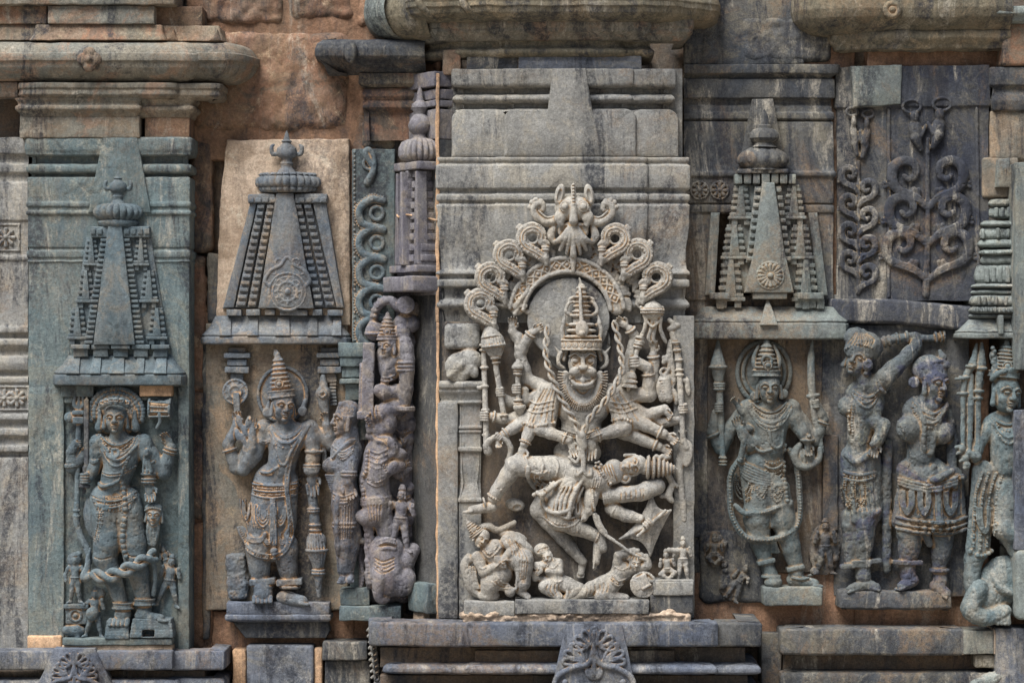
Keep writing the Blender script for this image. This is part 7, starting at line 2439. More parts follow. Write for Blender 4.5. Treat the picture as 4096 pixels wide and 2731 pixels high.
for (x0, side) in ((895, 'L'), (1266, 'R')):
    g = root('small_capital', ('stepped pillar capital over the discus' if side == 'L' else 'stepped pillar capital over the conch'), 'capital', x0 + 50, 1560, 50)
    for j, (a, b, w, zf) in enumerate(((1390, 1410, 34, 40), (1412, 1432, 52, 62), (1436, 1462, 38, 50), (1466, 1492, 48, 56), (1494, 1530, 26, 40))):
        bx('capital_course', x0 + 52 - w, x0 + 52 + w, a, b, -20, zf, 'fig2', g, r=4)
    if side == 'R':
        for j in range(9):
            bx('pillar_course', 1318, 1346, 1506 + j * 13, 1516 + j * 13, -20, 40, 'fig2', g, r=3)

# ------------------------------------------------------------------ FIGURE 3: bearded-crown figure in the right recess
V1, V2 = crop(2760, 1330), crop(2760, 1700)
zb3 = zR - 14
q = zR + 26
z3f = zR + 50
mg = M['right_fig']
mv = stone('green grey carving', (.088, .122, .132), (.138, .155, .150), (.20, .185, .145), .4, (.055, .075, .092), .4, wx=.6, brown=.5, seed=22, dust=(.27, .205, .135), dust_amt=.85, sc=1.6)
f3 = root('deity_statue', 'green grey crowned standing figure with mace and ring in the dark recess', 'statue', 3060, 2345, z3f)
c = Carve(2.1, zb3, auto=True)
face(c, V1(628, 445, q + 42), 122, 0, 0)
c.cap(V1(635, 540, q + 20), V1(640, 580, q + 18), 32, 38, 8)
c.ell(V1(645, 670, q + 12), (94, 68, 38), k=10)
c.ell(V1(570, 690, q + 24), (42, 42, 26), k=12)
c.ell(V1(720, 690, q + 24), (42, 42, 26), k=12)
c.cap(V1(650, 740, q + 12), V1(640, 920, q + 12), 66, 58, 14)
c.ell(V1(590, 1040, q + 14), (80, 58, 40), k=14)
for sx in (465, 815):
    c.ball(V1(sx, 605, q + 6), 37, 10)
for sx, y in ((515, 510), (745, 490)):
    c.disc(V1(sx, y, q + 28), V1(sx, y, q + 42), 21, 17, 4, 3)
for j, (sg, r) in enumerate(((40, 4), (56, 5), (74, 4), (88, 4.6), (96, 3.4))):
    festoon(c, V1(500 - 12 * j, 560 + 8 * j, q + 34), V1(770 + 12 * j, 555 + 8 * j, q + 34), sg, r, 28, 16, bead=j % 2 == 1)
c.cap(V1(660, 720, q + 60), V1(665, 765, q + 58), 9, 4, 3)
c.tube([V1(625, 780, q + 50), V1(640, 880, q + 62), V1(680, 920, q + 64), V1(725, 890, q + 60), V1(735, 780, q + 50)], 5.5, k=2)
c.ring(V1(680, 860, q + 58), (0, 0, 1), 17, 6, n=16)
c.beads([V1(490, 620, q + 44), V1(600, 760, q + 56), V1(630, 880, q + 60)], 4.4, 9)
c.tube([V1(490, 900, q + 46), V1(560, 945, q + 62), V1(640, 930, q + 64)], 5.5, k=3)
# diagonal sashes and girdle
for j in range(6):
    c.tube([V1(370 + 10 * j, 1010 + 26 * j, q + 30), V1(470, 1060 + 24 * j, q + 50), V1(580, 1110 + 20 * j, q + 58), V1(700 + 10 * j, 1150 + 14 * j, q + 50)], 5, k=2.5)
for j in range(5):
    festoon(c, V1(590 + 6 * j, 1020 + 40 * j, q + 56), V1(730, 1010 + 40 * j, q + 50), 14, 5, 6, 8, bead=j % 2 == 0)
c.cap(V1(580, 1100, q + 6), V2(590, 520, q + 4), 92, 84, 14, zs=.45)
c.cap(V2(560, 520, q + 6), V2(545, 740, q + 10), 60, 56, 14)
c.cap(V2(690, 520, q + 6), V2(735, 740, q + 8), 58, 54, 14)
for (x, y, w, h_) in ((430, 450, 70, 150), (560, 480, 44, 110), (690, 480, 46, 130)):
    for sc_ in (1.0, .74, .5):
        c.beads([V2(x - w * sc_, y - 70 * sc_, q + 46), V2(x - w * sc_ * .9, y + h_ * .5 * sc_, q + 52), V2(x, y + h_ * sc_, q + 54), V2(x + w * sc_ * .9, y + h_ * .5 * sc_, q + 52), V2(x + w * sc_, y - 60 * sc_, q + 46)], 4.4, 8)
c.beads([V2(755, 160, q + 44), V2(750, 400, q + 50), V2(770, 600, q + 46)], 9, 16)
c.tube([V2(360, 640, q + 40), V2(440, 700, q + 56), V2(580, 690, q + 60), V2(700, 650, q + 58), V2(800, 610, q + 46)], 10, k=3)
c.beads([V2(440, 700, q + 66), V2(580, 690, q + 70), V2(700, 650, q + 68)], 4, 9)
c.ball(V2(790, 625, q + 46), 15, 4)
# long garland
P = [V1(400, 1010, q + 20), V1(330, 1130, q + 12), V2(320, 560, q + 14), V2(335, 720, q + 24), V2(400, 850, q + 40), V2(480, 905, q + 50), V2(600, 912, q + 54), V2(730, 885, q + 50), V2(840, 820, q + 36), V2(880, 700, q + 20), V2(880, 560, q + 8), V1(870, 1150, q + 4), V1(850, 1040, q + 6), V1(800, 940, q + 16)]
c.tube(P, 12, k=3)
c.beads([(p[0], p[1], p[2] + 12) for p in P], 6, 12)
# legs
limb(c, [V2(540, 700, q + 10), V2(550, 860, q + 12), V2(605, 1080, q + 8)], [56, 46, 30], 10)
limb(c, [V2(730, 680, q + 8), V2(780, 880, q + 10), V2(850, 1120, q + 8)], [54, 44, 30], 10)
for (x, y) in ((608, 1090), (845, 1140)):
    c.box(V2(x, y, q + 14), (36, 9, 34), (0, 0, -.22), 5, 3)
c.ring(V2(650, 1210, q + 14), (0, 1, 0), 34, 6, n=20)
c.cap(V2(620, 1120, q + 10), V2(650, 1200, q + 14), 28, 28, 7)
c.ell(V2(665, 1255, q + 26), (36, 26, 36), k=7)
c.cap(V2(855, 1150, q + 10), V2(850, 1200, q + 14), 28, 30, 7)
foot(c, V2(850, 1215, q + 18), V2(1060, 1252, q + 34), 26)
c.tube([V2(810, 1215, q + 44), V2(900, 1225, q + 48), V2(1000, 1200, q + 40)], 5, k=2)
for dx in (-14, 4, 20):
    c.cap(V2(660 + dx, 940, q + 24), V2(680 + dx * 1.3, 1010, q + 22), 8, 9, 3)
for dx in range(4):
    c.cap(V2(650 + 22 * dx, 700, q + 40), V2(655 + 24 * dx, 800, q + 40), 9, 10, 4)
# arms
limb(c, [V1(470, 620, q - 6), V1(320, 780, q - 8), V1(255, 930, q - 4)], [34, 29, 26], 8)
limb(c, [V1(255, 935, q - 4), V1(190, 800, q), V1(205, 640, q + 12)], [26, 25, 16], 7)
bangle(c, V1(255, 935, q - 4), V1(190, 800, q), .9, 31, 4)
fist(c, V1(235, 600, q + 22), (.05, 1, 0), (-.2, 0, 1), 56)
limb(c, [V1(485, 640, q + 8), V1(560, 850, q + 18), V1(470, 905, q + 34)], [36, 31, 26], 8)
limb(c, [V1(480, 890, q + 34), V1(430, 830, q + 44), V1(400, 770, q + 46)], [26, 22, 17], 7)
hand(c, V1(400, 790, q + 46), (-.35, -.9, .1), (1, -.3, 0), (0, .2, 1), 62, .35, fan=.3)
hand(c, V1(380, 580, q + 30), (-.5, -.6, .2), (1, -.3, 0), (0, .2, 1), 44, .7)
c.cap(V1(420, 640, q + 24), V1(385, 590, q + 28), 14, 12, 5)
c.tube([V1(430, 850, q + 56), V1(415, 930, q + 54), V1(400, 1010, q + 44)], [11, 10, 12], k=4)
c.ell(V1(460, 760, q + 48), (22, 14, 10), (0, 0, .3), 4)
limb(c, [V1(815, 620, q), V1(1010, 860, q - 10), V1(1070, 700, q - 2), V1(1030, 590, q + 10)], [34, 27, 22, 16], 8)
bangle(c, V1(1010, 860, q - 10), V1(1070, 700, q - 2), .9, 28, 4)
fist(c, V1(1010, 570, q + 16), (.1, 1, 0), (0, 0, 1), 48)
limb(c, [V1(810, 650, q + 10), V1(880, 760, q + 14), V1(935, 850, q + 28)], [35, 30, 22], 8)
c.ball(V1(945, 825, q + 52), 9, 3)
c.ring(V1(938, 858, q + 28), (0, 1, 0), 25, 5, n=18)
hand(c, V1(938, 880, q + 30), (.05, 1, 0), (1, 0, 0), (0, .2, 1), 56, .7)
for P in ([V1(500, 560), V1(560, 640), V1(640, 662), V1(720, 636), V1(775, 560)], [V1(480, 580), V1(550, 680), V1(650, 712), V1(740, 680), V1(800, 575)], [V1(462, 600), V1(540, 712), V1(655, 752), V1(750, 706), V1(820, 595)]):
    c.line(P, 4)
    c.line([(x, y + 8) for x, y in P], 3, bead=6.5)
for j in range(7):
    c.line([V1(375 + 8 * j, 1020 + 22 * j), V1(470, 1070 + 20 * j), V1(590, 1116 + 16 * j), V1(735, 1130 + 16 * j)], 3.6, bead=8 if j % 3 == 1 else None)
for x in (745, 762):
    c.line([V1(x, 920), V1(x - 6, 1060), V1(x + 2, 1180), V2(x + 16, 560)], 5, bead=10)
c.put('body', mv, f3, z3f, amp=.8)
c = Carve(2.0, zb3)
kirita(c, V1(612, 350, q + 26), 108, 150, 6, 0)
c.ring(V1(605, 225, q + 66), (0, 0, 1), 19, 6, n=16)
for s in (-1, 1):
    c.tube([V1(612 + s * 70, 330, q + 26), V1(612 + s * 100, 250, q + 24), V1(612 + s * 95, 180, q + 20), V1(612 + s * 60, 100, q + 18)], [10, 9, 7, 5], k=4)
c.put('crown', mv, f3, z3f)
c = Carve(2.2, zb3)
for rx, ry, r in ((106, 124, 9), (84, 100, 8)):
    P = [(V1(602, 0)[0] + rx * cos(a), V1(0, 320)[1] + ry * sin(a), zb3 + 14) for a in np.linspace(0, 2 * pi, 50)]
    c.tube(P, r, smooth=False, k=3)
c.ell((V1(602, 0)[0], V1(0, 320)[1], zb3), (104, 122, 12), k=3)
c.put('halo', mv, f3, z3f)
c = Carve(2.0, zb3)                    # mace
c.disc(V1(228, 60, q - 4), V1(226, 270, q + 6), 4, 33, 3, 3)
c.disc(V1(226, 272, q + 6), V1(235, 400, q + 8), 33, 18, 4, 4)
c.ring(V1(226, 276, q + 6), (0, 1, 0), 34, 5, n=22)
for y in (410, 430, 452):
    c.ring(V1(236, y, q + 8), (0, 1, 0), 20, 5, n=18)
c.cap(V1(238, 450, q + 8), V1(264, 1040, q + 22), 15, 12, 2)
for y in (1000, 1030, 1055):
    c.ring(V1(263, y, q + 22), (0, 1, 0), 14, 4, n=16)
c.put('mace', mv, f3, z3f)
c = Carve(2.0, zb3)                    # ring conch
c.tube([V1(880, 900, q + 18), V1(835, 970, q + 22), V1(870, 1055, q + 24), V1(950, 1070, q + 24), V1(1030, 1010, q + 22), V1(1040, 930, q + 18)], [12, 17, 15, 13, 12, 9], k=3)
for j in range(4):
    c.tube([V1(880 + 30 * j, 930 + 10 * (j % 2), q + 16), V1(890 + 30 * j, 990, q + 20), V1(880 + 36 * j, 1045, q + 20)], [8, 10, 6], k=5)
c.put('ring_conch', mv, f3, z3f)
c = Carve(2.0, zb3)                    # curved blade
c.tube([V1(988, 70, q - 8), V1(975, 200, q), V1(975, 380, q + 6), V1(985, 520, q + 10), V1(1000, 660, q + 12), V1(1030, 800, q + 8), V1(1060, 950, q + 2)], [4, 14, 16, 14, 13, 13, 10], k=2, zs=.6)
c.cap(V1(950, 510, q + 12), V1(1030, 500, q + 12), 9, 8, 3)
c.put('curved_blade', mv, f3, z3f)
g = root('statue_pedestal', 'broken pale stone step under the green grey crowned figure', 'pedestal', 3170, 2420, q)
bx('step_stone', 3052, 3292, 2346, 2422, -20, q + 60, 'pale_green', g, r=8, amp=4)
md3 = M['dark']
for lab, x, y, h_, ln, arms, sit in (('weathered attendant seated low at far left of the crowned figure', 200, 1130, 150, 0, (.6, .6), True),
                                     ('twisted dancing attendant by the crowned figure\'s left foot', 330, 1400, 150, .45, (.9, .5), False),
                                     ('small weathered attendant with raised arms right of the crowned figure', 1090, 1190, 210, 0, (.9, .9), False)):
    g = root('attendant_figure', lab, 'statue', V2(x, 0)[0], V2(0, y)[1], q)
    c = Carve(2.0, zb3)
    mini_person(c, V2(x, y, q - 14), h_, ln, arms, legs=.14, sit=sit)
    c.ell(V2(x, y - h_ * .9, q - 22), (h_ * .3, h_ * .5, 10), k=10)
    for j in range(5):
        c.ball(V2(x + rg.uniform(-90, 90), y - rg.uniform(0, h_ * 1.6), q - 18), 14, 8)
    c.put('body', md3, g, z3f, amp=2.2)
bx('relief_ground', 2798, 3060, 2120, 2410, -40, zR + 2, 'dark', p4, r=20, amp=7, zz=zR)
# ------------------------------------------------------------------ THE TWO WOMEN
W1, W2 = crop(3320, 1290), crop(3320, 1760)
zw = 92
c = None
f4 = root('woman_statue', 'dark weathered woman with raised braceleted arm, head bent to the left', 'statue', 3440, 2360, zw)
zb4 = 26
q = 76
c = Carve(2.2, zb4, auto=True)
face(c, W1(225, 300, q + 26), 132, -.6, .35)
c.ell(W1(265, 200, q + 24), (78, 64, 50), (0, 0, -.2), 8)
c.ell(W1(200, 110, q + 14), (50, 36, 34), (0, 0, -.2), 10)
c.disc(W1(285, 335, q + 60), W1(285, 335, q + 76), 24, 20, 4, 3)
c.ring(W1(285, 335, q + 76), (0, 0, 1), 12, 4, n=14)
c.cap(W1(270, 430, q + 20), W1(290, 490, q + 18), 34, 40, 8)
c.ell(W1(280, 580, q + 10), (78, 66, 38), k=12)
c.ell(W1(255, 665, q + 34), (46, 48, 42), k=8)
c.ell(W1(130, 670, q + 14), (34, 40, 32), k=8)
c.cap(W1(260, 720, q + 8), W1(235, 930, q + 8), 62, 50, 14)
c.ell(W1(245, 1080, q + 8), (80, 66, 40), k=14)
for j in range(3):
    festoon(c, W1(180 - 6 * j, 540 + 10 * j, q + 36), W1(390, 520 + 16 * j, q + 38), 34 + 14 * j, 4.4, 24, 12, bead=j == 1)
c.beads([W1(160, 640, q + 40), W1(140, 760, q + 46), W1(150, 880, q + 42)], 6, 11)
c.beads([W1(180, 660, q + 48), W1(165, 780, q + 50), W1(175, 890, q + 46)], 6, 11)
# raised arm, forearm with bracelets passing behind the heads
limb(c, [W1(340, 540, q + 16), W1(430, 440, q + 44), W1(600, 280, q + 34)], [38, 38, 30], 10)
limb(c, [W1(610, 270, q + 30), W1(690, 180, q + 18), W1(680, 110, q + 6)], [29, 23, 18], 8)
limb(c, [W1(690, 110, q + 4), W1(520, 130, q + 6), W1(420, 160, q + 8)], [17, 17, 18], 6)
limb(c, [W1(680, 120, q + 4), W1(800, 125, q + 4), W1(890, 110, q + 4)], [13, 13, 16], 6)
for x, y in ((440, 155), (480, 145), (540, 130), (620, 115), (850, 118), (890, 112), (915, 108)):
    c.ring(W1(x, y, q + 6), (1, -.15, 0), 20, 5, n=18)
c.tube([W1(365, 470, q + 66), W1(400, 540, q + 72), W1(470, 560, q + 66), W1(535, 500, q + 56)], 6, k=3)
# lower arm
limb(c, [W1(370, 620, q + 12), W1(330, 780, q + 40), W1(410, 830, q + 46)], [34, 28, 24], 8)
limb(c, [W1(420, 820, q + 46), W1(380, 920, q + 52), W1(350, 970, q + 50)], [30, 24, 18], 8)
hand(c, W1(360, 950, q + 52), (-.3, 1, .1), (1, .2, 0), (0, .2, 1), 66, .6)
c.box(W1(350, 950, q + 62), (26, 8, 14), (0, 0, -.55), 4, 3)
# skirt and legs
c.tube([W1(130, 1060, q + 30), W1(200, 1110, q + 52), W1(300, 1050, q + 48)], 12, k=5)
c.cap(W2(250, 220, q + 4), W2(280, 560, q + 4), 84, 74, 14, zs=.55)
for j in range(3):
    festoon(c, W2(110, 250 + 26 * j, q + 30), W2(350, 250 + 20 * j, q + 34), 12, 6, 20, 12, bead=j == 1)
for x, w in ((140, 34), (235, 44)):
    for sc_ in (1, .6):
        c.beads([W2(x - w * sc_, 320, q + 40), W2(x - w * sc_, 440, q + 46), W2(x, 440 + 90 * sc_, q + 48), W2(x + w * sc_, 440, q + 48), W2(x + w * sc_, 320, q + 44)], 4.6, 9)
c.cap(W2(180, 340, q + 44), W2(190, 640, q + 42), 12, 14, 4)
c.tube([W2(210, 640, q + 34), W2(290, 600, q + 46), W2(390, 560, q + 34)], 12, k=6)
c.cap(W2(250, 570, q + 46), W2(255, 580, q + 50), 20, 16, 5)
limb(c, [W2(270, 600, q + 10), W2(270, 760, q + 16), W2(265, 960, q + 10)], [50, 42, 30], 10)
limb(c, [W2(170, 620, q - 6), W2(175, 780, q - 4), W2(170, 990, q - 6)], [40, 32, 24], 10)
for x, y in ((270, 970), (180, 1000)):
    c.box(W2(x + 20, y, q + 14), (60, 9, 30), (0, 0, -.1), 5, 3)
c.cap(W2(265, 990, q + 10), W2(265, 1090, q + 14), 30, 32, 8)
foot(c, W2(260, 1130, q + 18), W2(110, 1180, q + 34), 26)
foot(c, W2(300, 1130, q + 20), W2(400, 1160, q + 36), 26)
for j in range(9):
    c.line([W1(130 + 24 * j, 190 - 5 * abs(j - 4)), W1(160 + 22 * j, 150 - 4 * abs(j - 4)), W1(200 + 10 * j, 80)], 2.6, sub=True)
c.line([W1(120, 210), W1(200, 170), W1(320, 200)], 5, bead=10)
for j in range(3):
    c.line([W1(190, 560 + 14 * j), W1(270, 600 + 20 * j), W1(360, 560 + 18 * j)], 4, bead=8 if j == 1 else None)
for j in range(6):
    x = 140 + j * 40
    c.line([W2(x, 330), W2(x + 10, 440), W2(x + 24, 560)], 2.6, sub=True)
c.put('body', mg, f4, zw, amp=1.8)

f5 = root('woman_statue', 'full-breasted woman in short banded skirt, dark face turned to the right', 'statue', 3690, 2370, zw + 20)
q = 96
zw2 = zw + 20
c = Carve(2.2, zb4 + 10, auto=True)
face(c, W1(835, 490, q + 26), 140, .55, .10)
c.ell(W1(800, 380, q + 8), (72, 62, 50), (0, 0, .15), 8)
for j in range(7):
    c.tube([W1(700 + 12 * j, 440 - 8 * j, q + 30), W1(740 + 16 * j, 350 - 6 * j, q + 44), W1(830 + 14 * j, 290 + 4 * j, q + 36)], [6, 8, 5], k=3, lift=False)
c.cap(W1(900, 280, q + 20), W1(880, 230, q + 14), 18, 8, 6)
c.ball(W1(920, 340, q + 30), 17, 5)
c.disc(W1(665, 480, q + 26), W1(660, 480, q + 42), 24, 20, 4, 4)
c.cap(W1(810, 600, q + 10), W1(800, 660, q + 10), 40, 48, 8)
c.ell(W1(765, 725, q + 4), (94, 78, 40), k=14)
c.ball(W1(630, 845, q + 26), 53, 14)
c.ball(W1(895, 880, q + 20), 47, 14)
c.cap(W1(770, 800, q), W1(725, 1060, q), 66, 54, 16)
c.ell(W1(740, 1180, q + 2), (104, 60, 40), k=16)
for j in range(4):
    festoon(c, W1(670 - 6 * j, 640 + 12 * j, q + 34), W1(930 - 4 * j, 640 + 14 * j, q + 30), 44 + 12 * j, 5, 26, 14, bead=j % 2 == 1)
c.tube([W1(700, 690, q + 40), W1(735, 820, q + 44), W1(730, 960, q + 46), W1(745, 1020, q + 46)], [8, 9, 9, 8], k=4)
c.tube([W1(930, 660, q + 34), W1(860, 760, q + 44), W1(820, 900, q + 48), W1(800, 1030, q + 46), W1(770, 1040, q + 46)], [10, 13, 14, 12, 9], k=4)
c.ball(W1(818, 1150, q + 48), 12, 4)
# arms
limb(c, [W1(940, 740, q - 16), W1(990, 960, q - 14), W1(980, 1180, q + 6), W1(860, 1255, q + 38)], [28, 24, 19, 13], 9)
hand(c, W1(860, 1250, q + 42), (-.8, .4, .1), (0, -1, 0), (0, .3, 1), 56, .5)
# skirt
for i in range(9):
    t = i / 8
    c.cap(W1(610 + 400 * t, 1220 - 20 * sin(pi * t), q + 6 + 22 * sin(pi * t)), W2(560 + 480 * t, 650 + 26 * t, q + 6 + 26 * sin(pi * t)), 30, 32, 10)
for dy, r in ((0, 6), (50, 5), (90, 6)):
    c.tube([W2(525, 610 + dy, q + 30), W2(650, 632 + dy, q + 70), W2(800, 646 + dy, q + 88), W2(950, 646 + dy, q + 74), W2(1090, 610 + dy, q + 34)], r, k=4)
for x in (620, 680, 740, 800, 860, 920, 980):
    c.cap(W2(x, 640, q + 80 - abs(x - 800) * .14), W2(x, 715, q + 82 - abs(x - 800) * .14), 6, 6, 3)
for dy in (0, 26, 50):
    c.tube([W1(545, 1240 + dy, q + 30), W1(660, 1275 + dy, q + 62), W1(800, 1290 + dy, q + 78), W1(940, 1250 + dy, q + 66), W1(1040, 1210 + dy, q + 30)], 6, k=3)
for x, w in ((605, 48), (735, 44), (945, 56)):
    for sc_ in (1, .7, .42):
        c.tube([W2(x - w * sc_, 400, q + 72), W2(x - w * sc_, 500, q + 76), W2(x, 520 + 70 * sc_, q + 80), W2(x + w * sc_, 500, q + 76), W2(x + w * sc_, 400, q + 72)], 5, k=2.5, n=4)
c.cap(W2(840, 380, q + 80), W2(850, 640, q + 84), 14, 16, 4)
c.tube([W2(800, 310, q + 70), W2(850, 290, q + 84), W2(960, 240, q + 60)], [12, 14, 12], k=5)
for j in range(8):
    c.ball(W2(960 + rg.uniform(-60, 90), 320 + rg.uniform(-40, 60), q + 60), 15, 5)
c.cap(W2(740, 720, q + 40), W2(790, 830, q + 30), 20, 14, 6)
# legs
limb(c, [W2(640, 690, q + 6), W2(640, 830, q + 12), W2(620, 970, q + 6)], [54, 44, 32], 10)
limb(c, [W2(900, 720, q), W2(895, 860, q + 4), W2(880, 1010, q)], [48, 40, 28], 10)
c.box(W2(620, 975, q + 12), (58, 9, 34), rnd=5)
c.ring(W2(880, 1040, q + 4), (0, 1, 0), 34, 8, n=18)
c.cap(W2(620, 990, q + 6), W2(625, 1080, q + 10), 32, 32, 8)
foot(c, W2(640, 1100, q + 16), W2(520, 1160, q + 34), 26)
c.cap(W2(880, 1040, q), W2(885, 1130, q + 10), 28, 30, 8)
foot(c, W2(880, 1150, q + 16), W2(960, 1225, q + 40), 30)
# strip of cloth between the two
c.tube([W1(480, 950, q - 16), W1(465, 1200, q - 18), W2(465, 500, q - 20), W2(465, 1040, q - 22)], [18, 20, 20, 18], k=8)
for j in range(4):
    c.line([W1(660 - 4 * j, 620 + 16 * j), W1(760, 700 + 26 * j), W1(850, 720 + 20 * j), W1(935, 640 + 14 * j)], 4.2, bead=8 if j % 2 else None)
c.line([W1(530, 760), W1(600, 950), W1(640, 1060), W1(600, 1200)], 4, bead=8)
for j in range(12):
    x = 560 + j * 44
    c.line([W2(x, 340), W2(x - 4, 460), W2(x - 2, 590)], 2.6, sub=True)
c.put('body', mg, f5, zw2, amp=1.8)

# ------------------------------------------------------------------ mauve figure group on the oblique side face, seen from its edge
O1, O2 = crop(1300, 1160), crop(1300, 1760)
mm = M['mauve']
zo = 100
g = root('carved_ground', 'dark worn mass of carving behind the side-face dancer', 'carving', 1560, 2400, 40)
rl = random.Random(12)
c = Carve(2.5, -40)
for i in range(150):
    t = i / 149
    y = 1200 + t * 1170
    x = 1545 + rl.uniform(-88, 84)
    zz_ = 34 + (1560 - x) * -.12 + rl.uniform(-8, 10)
    r = rl.uniform(13, 30)
    c.ell((x, y, zz_), (r, r * rl.uniform(.7, 1.9), r * .8), (0, 0, rl.uniform(-.8, .8)), 7)
for x in (1500, 1560, 1610):
    c.cap((x, 1190, 10), (x, 2370, 10), 46, 46, 10)
for j in range(60):
    c.ball((1448 + 6 * sin(j * .5), 1660 + j * 12, 60), 8, 3)
c.cap((1448, 1660, 46), (1448, 2370, 46), 12, 12, 6)
c.cap((1448, 1700, 30), (1490, 1700, 20), 20, 30, 10)
for j in range(17):
    y = 1300 + j * 66 + rl.uniform(-14, 14)
    x = 1626 + 16 * sin(j * 1.3)
    c.ell((x, y, 44), (rl.uniform(20, 30), rl.uniform(26, 44), 22), (0, 0, rl.uniform(-.6, .6)), 6)
    if j % 2:
        limb(c, [(1556, y - 30, 84), (1596, y + rl.uniform(0, 30), 86), (1640, y - 20, 50)], [16, 14, 11], 5)
        c.ring((1606, y + 4, 78), (1, -.3, -.4), 17, 4, n=14)
    else:
        c.ball((x + 6, y - 10, 62), 13, 4)
        c.beads([(1580, y + 10, 80), (1606, y + 34, 78), (1640, y + 24, 62)], 5, 10)
c.put('ground', M['mauve'], g, 40, amp=1.0)
g = root('carved_canopy', 'mauve leafy canopy and broken round boss above the side-face dancer', 'canopy', 1560, 1380, zo)
c = Carve(2.4, 0)
c.tube([O1(370, 330, 60), O1(395, 190, 78), O1(450, 100, 90), O1(530, 84, 100), O1(590, 130, 104)], [13, 15, 15, 16, 22], k=8)
for j in range(7):
    a_ = pi * (1.0 + .11 * j)
    c.cap(O1(490 + 90 * cos(a_), 210 + 120 * sin(a_), 96), O1(490 + 124 * cos(a_), 210 + 160 * sin(a_), 84), 9, 5, 4)
c.disc(O1(640, 120, 90), O1(652, 120, 152), 37, 36, 2, 5)
c.cap(O1(560, 110, 40), O1(700, 150, 60), 26, 34, 10)
c.cap(O1(610, 250, 80), O1(690, 270, 90), 30, 36, 12)
c.ell(O1(390, 330, 90), (30, 40, 28), k=8)
c.ring(O1(388, 350, 92), (0, 1, 0), 31, 5)
c.cap(O1(380, 330, 70), O1(560, 330, 60), 30, 40, 20)
c.put('canopy', mm, g, zo, amp=.9)
g = root('deity_statue', 'many-armed dancer in side view on the oblique face of the pilaster', 'statue', 1540, 2330, zo)
c = Carve(2.1, -10, auto=True)
Qo = O1
face(c, Qo(510, 450, 118), 92, -.7, .05)
kirita(c, Qo(500, 400, 104), 84, 110, 5, .0)
for j in range(9):
    c.ball(Qo(450 + 14 * (j % 3), 360 + 24 * j, 112 + 6 * (j % 2)), 14, 4)
c.ell(Qo(620, 340, 100), (34, 40, 30), k=10)
c.cap(Qo(500, 520, 90), Qo(520, 640, 96), 46, 46, 12)
c.tube([Qo(480, 740, 120), Qo(500, 640, 126), Qo(560, 560, 120), Qo(640, 520, 110)], [16, 18, 18, 16], k=5)
for j in range(9):
    c.ball(Qo(500 + 12 * (j % 4), 600 + 16 * j, 136), 6, 3)
limb(c, [Qo(640, 420, 110), Qo(660, 560, 120), Qo(650, 780, 124), Qo(630, 930, 122)], [30, 30, 28, 24], 8)
for y in (580, 610, 640, 940, 955):
    c.ring(Qo(648, y, 122), (0, 1, 0), 31, 6, n=18)
limb(c, [Qo(620, 810, 100), Qo(490, 820, 128), Qo(440, 800, 132)], [30, 28, 26], 8)
c.ring(Qo(485, 820, 128), (1, 0, .2), 30, 5, n=18)
limb(c, [Qo(600, 920, 100), Qo(490, 960, 124), Qo(420, 1000, 128)], [34, 32, 28], 8)
for x in (400, 430, 470):
    c.ring(Qo(x, 985, 126), (1, -.2, .2), 32, 5, n=18)
c.ell(Qo(510, 1060, 120), (34, 50, 34), k=8)
c.ell(Qo(450, 1100, 116), (34, 46, 30), k=8)
hand(c, Qo(420, 1010, 132), (-.8, .3, .3), (0, -1, 0), (0, .5, 1), 60, .8)
for j in range(16):
    c.ball(Qo(360 + 16 * (j % 4) + 6 * sin(j), 1040 + 42 * (j // 4), 116 + 5 * (j % 3)), 16, 5)
# hip, garland and swinging arm
c.ell(Qo(430, 1330, 110), (60, 90, 46), (0, 0, .2), 12)
c.tube([Qo(440, 1200, 136), Qo(520, 1210, 146), Qo(560, 1280, 140), Qo(480, 1330, 142)], [18, 18, 16, 14], k=6)
limb(c, [Qo(500, 1220, 110), Qo(430, 1400, 138), Qo(420, 1500, 140), Qo(560, 1390, 140)], [38, 32, 28, 18], 10)
c.ell(Qo(590, 1310, 124), (34, 26, 24), k=8)
c.cap(Qo(600, 1400, 120), Qo(520, 1450, 136), 24, 16, 8)
c.tube([Qo(345, 1290, 112), Qo(340, 1450, 116), O2(300, 300, 116), O2(320, 460, 112)], 12, k=5)
c.beads([Qo(345, 1290, 124), Qo(335, 1450, 130), O2(300, 300, 130), O2(320, 460, 126)], 9, 15)
c.cap(Qo(400, 1450, 100), O2(420, 440, 100), 56, 56, 14)
for y in (460, 480, 500):
    c.ring(O2(410, y, 100), (.1, 1, 0), 60, 6, n=26, bead=11)
limb(c, [O2(420, 480, 100), O2(400, 590, 118), O2(340, 620, 122), O2(290, 600, 124)], [56, 46, 30, 22], 12)
c.cap(O2(440, 560, 96), O2(500, 740, 96), 48, 44, 12)
for j in range(14):
    c.ball(O2(340 + 18 * (j % 2) + 3 * j, 660 + 24 * j, 112), 15, 5)
c.cap(O2(330, 620, 120), O2(350, 700, 110), 20, 20, 8)
for j in range(4):
    c.line([O1(370, 1280 + 40 * j), O1(430, 1300 + 40 * j), O1(500, 1270 + 40 * j)], 4, bead=8 if j % 2 else None)
for j in range(5):
    c.line([O2(350 + 26 * j, 510), O2(356 + 24 * j, 560), O2(370 + 20 * j, 640)], 2.8, sub=True)
for j in range(3):
    c.line([O1(440, 690 + 14 * j), O1(500, 700 + 14 * j), O1(560, 680 + 14 * j)], 3.6, bead=7 if j == 1 else None)
for j in range(6):
    c.line([O1(380 + 8 * j, 1150 + 6 * j), O1(420 + 10 * j, 1190), O1(500, 1180 + 10 * j)], 3, sub=True)
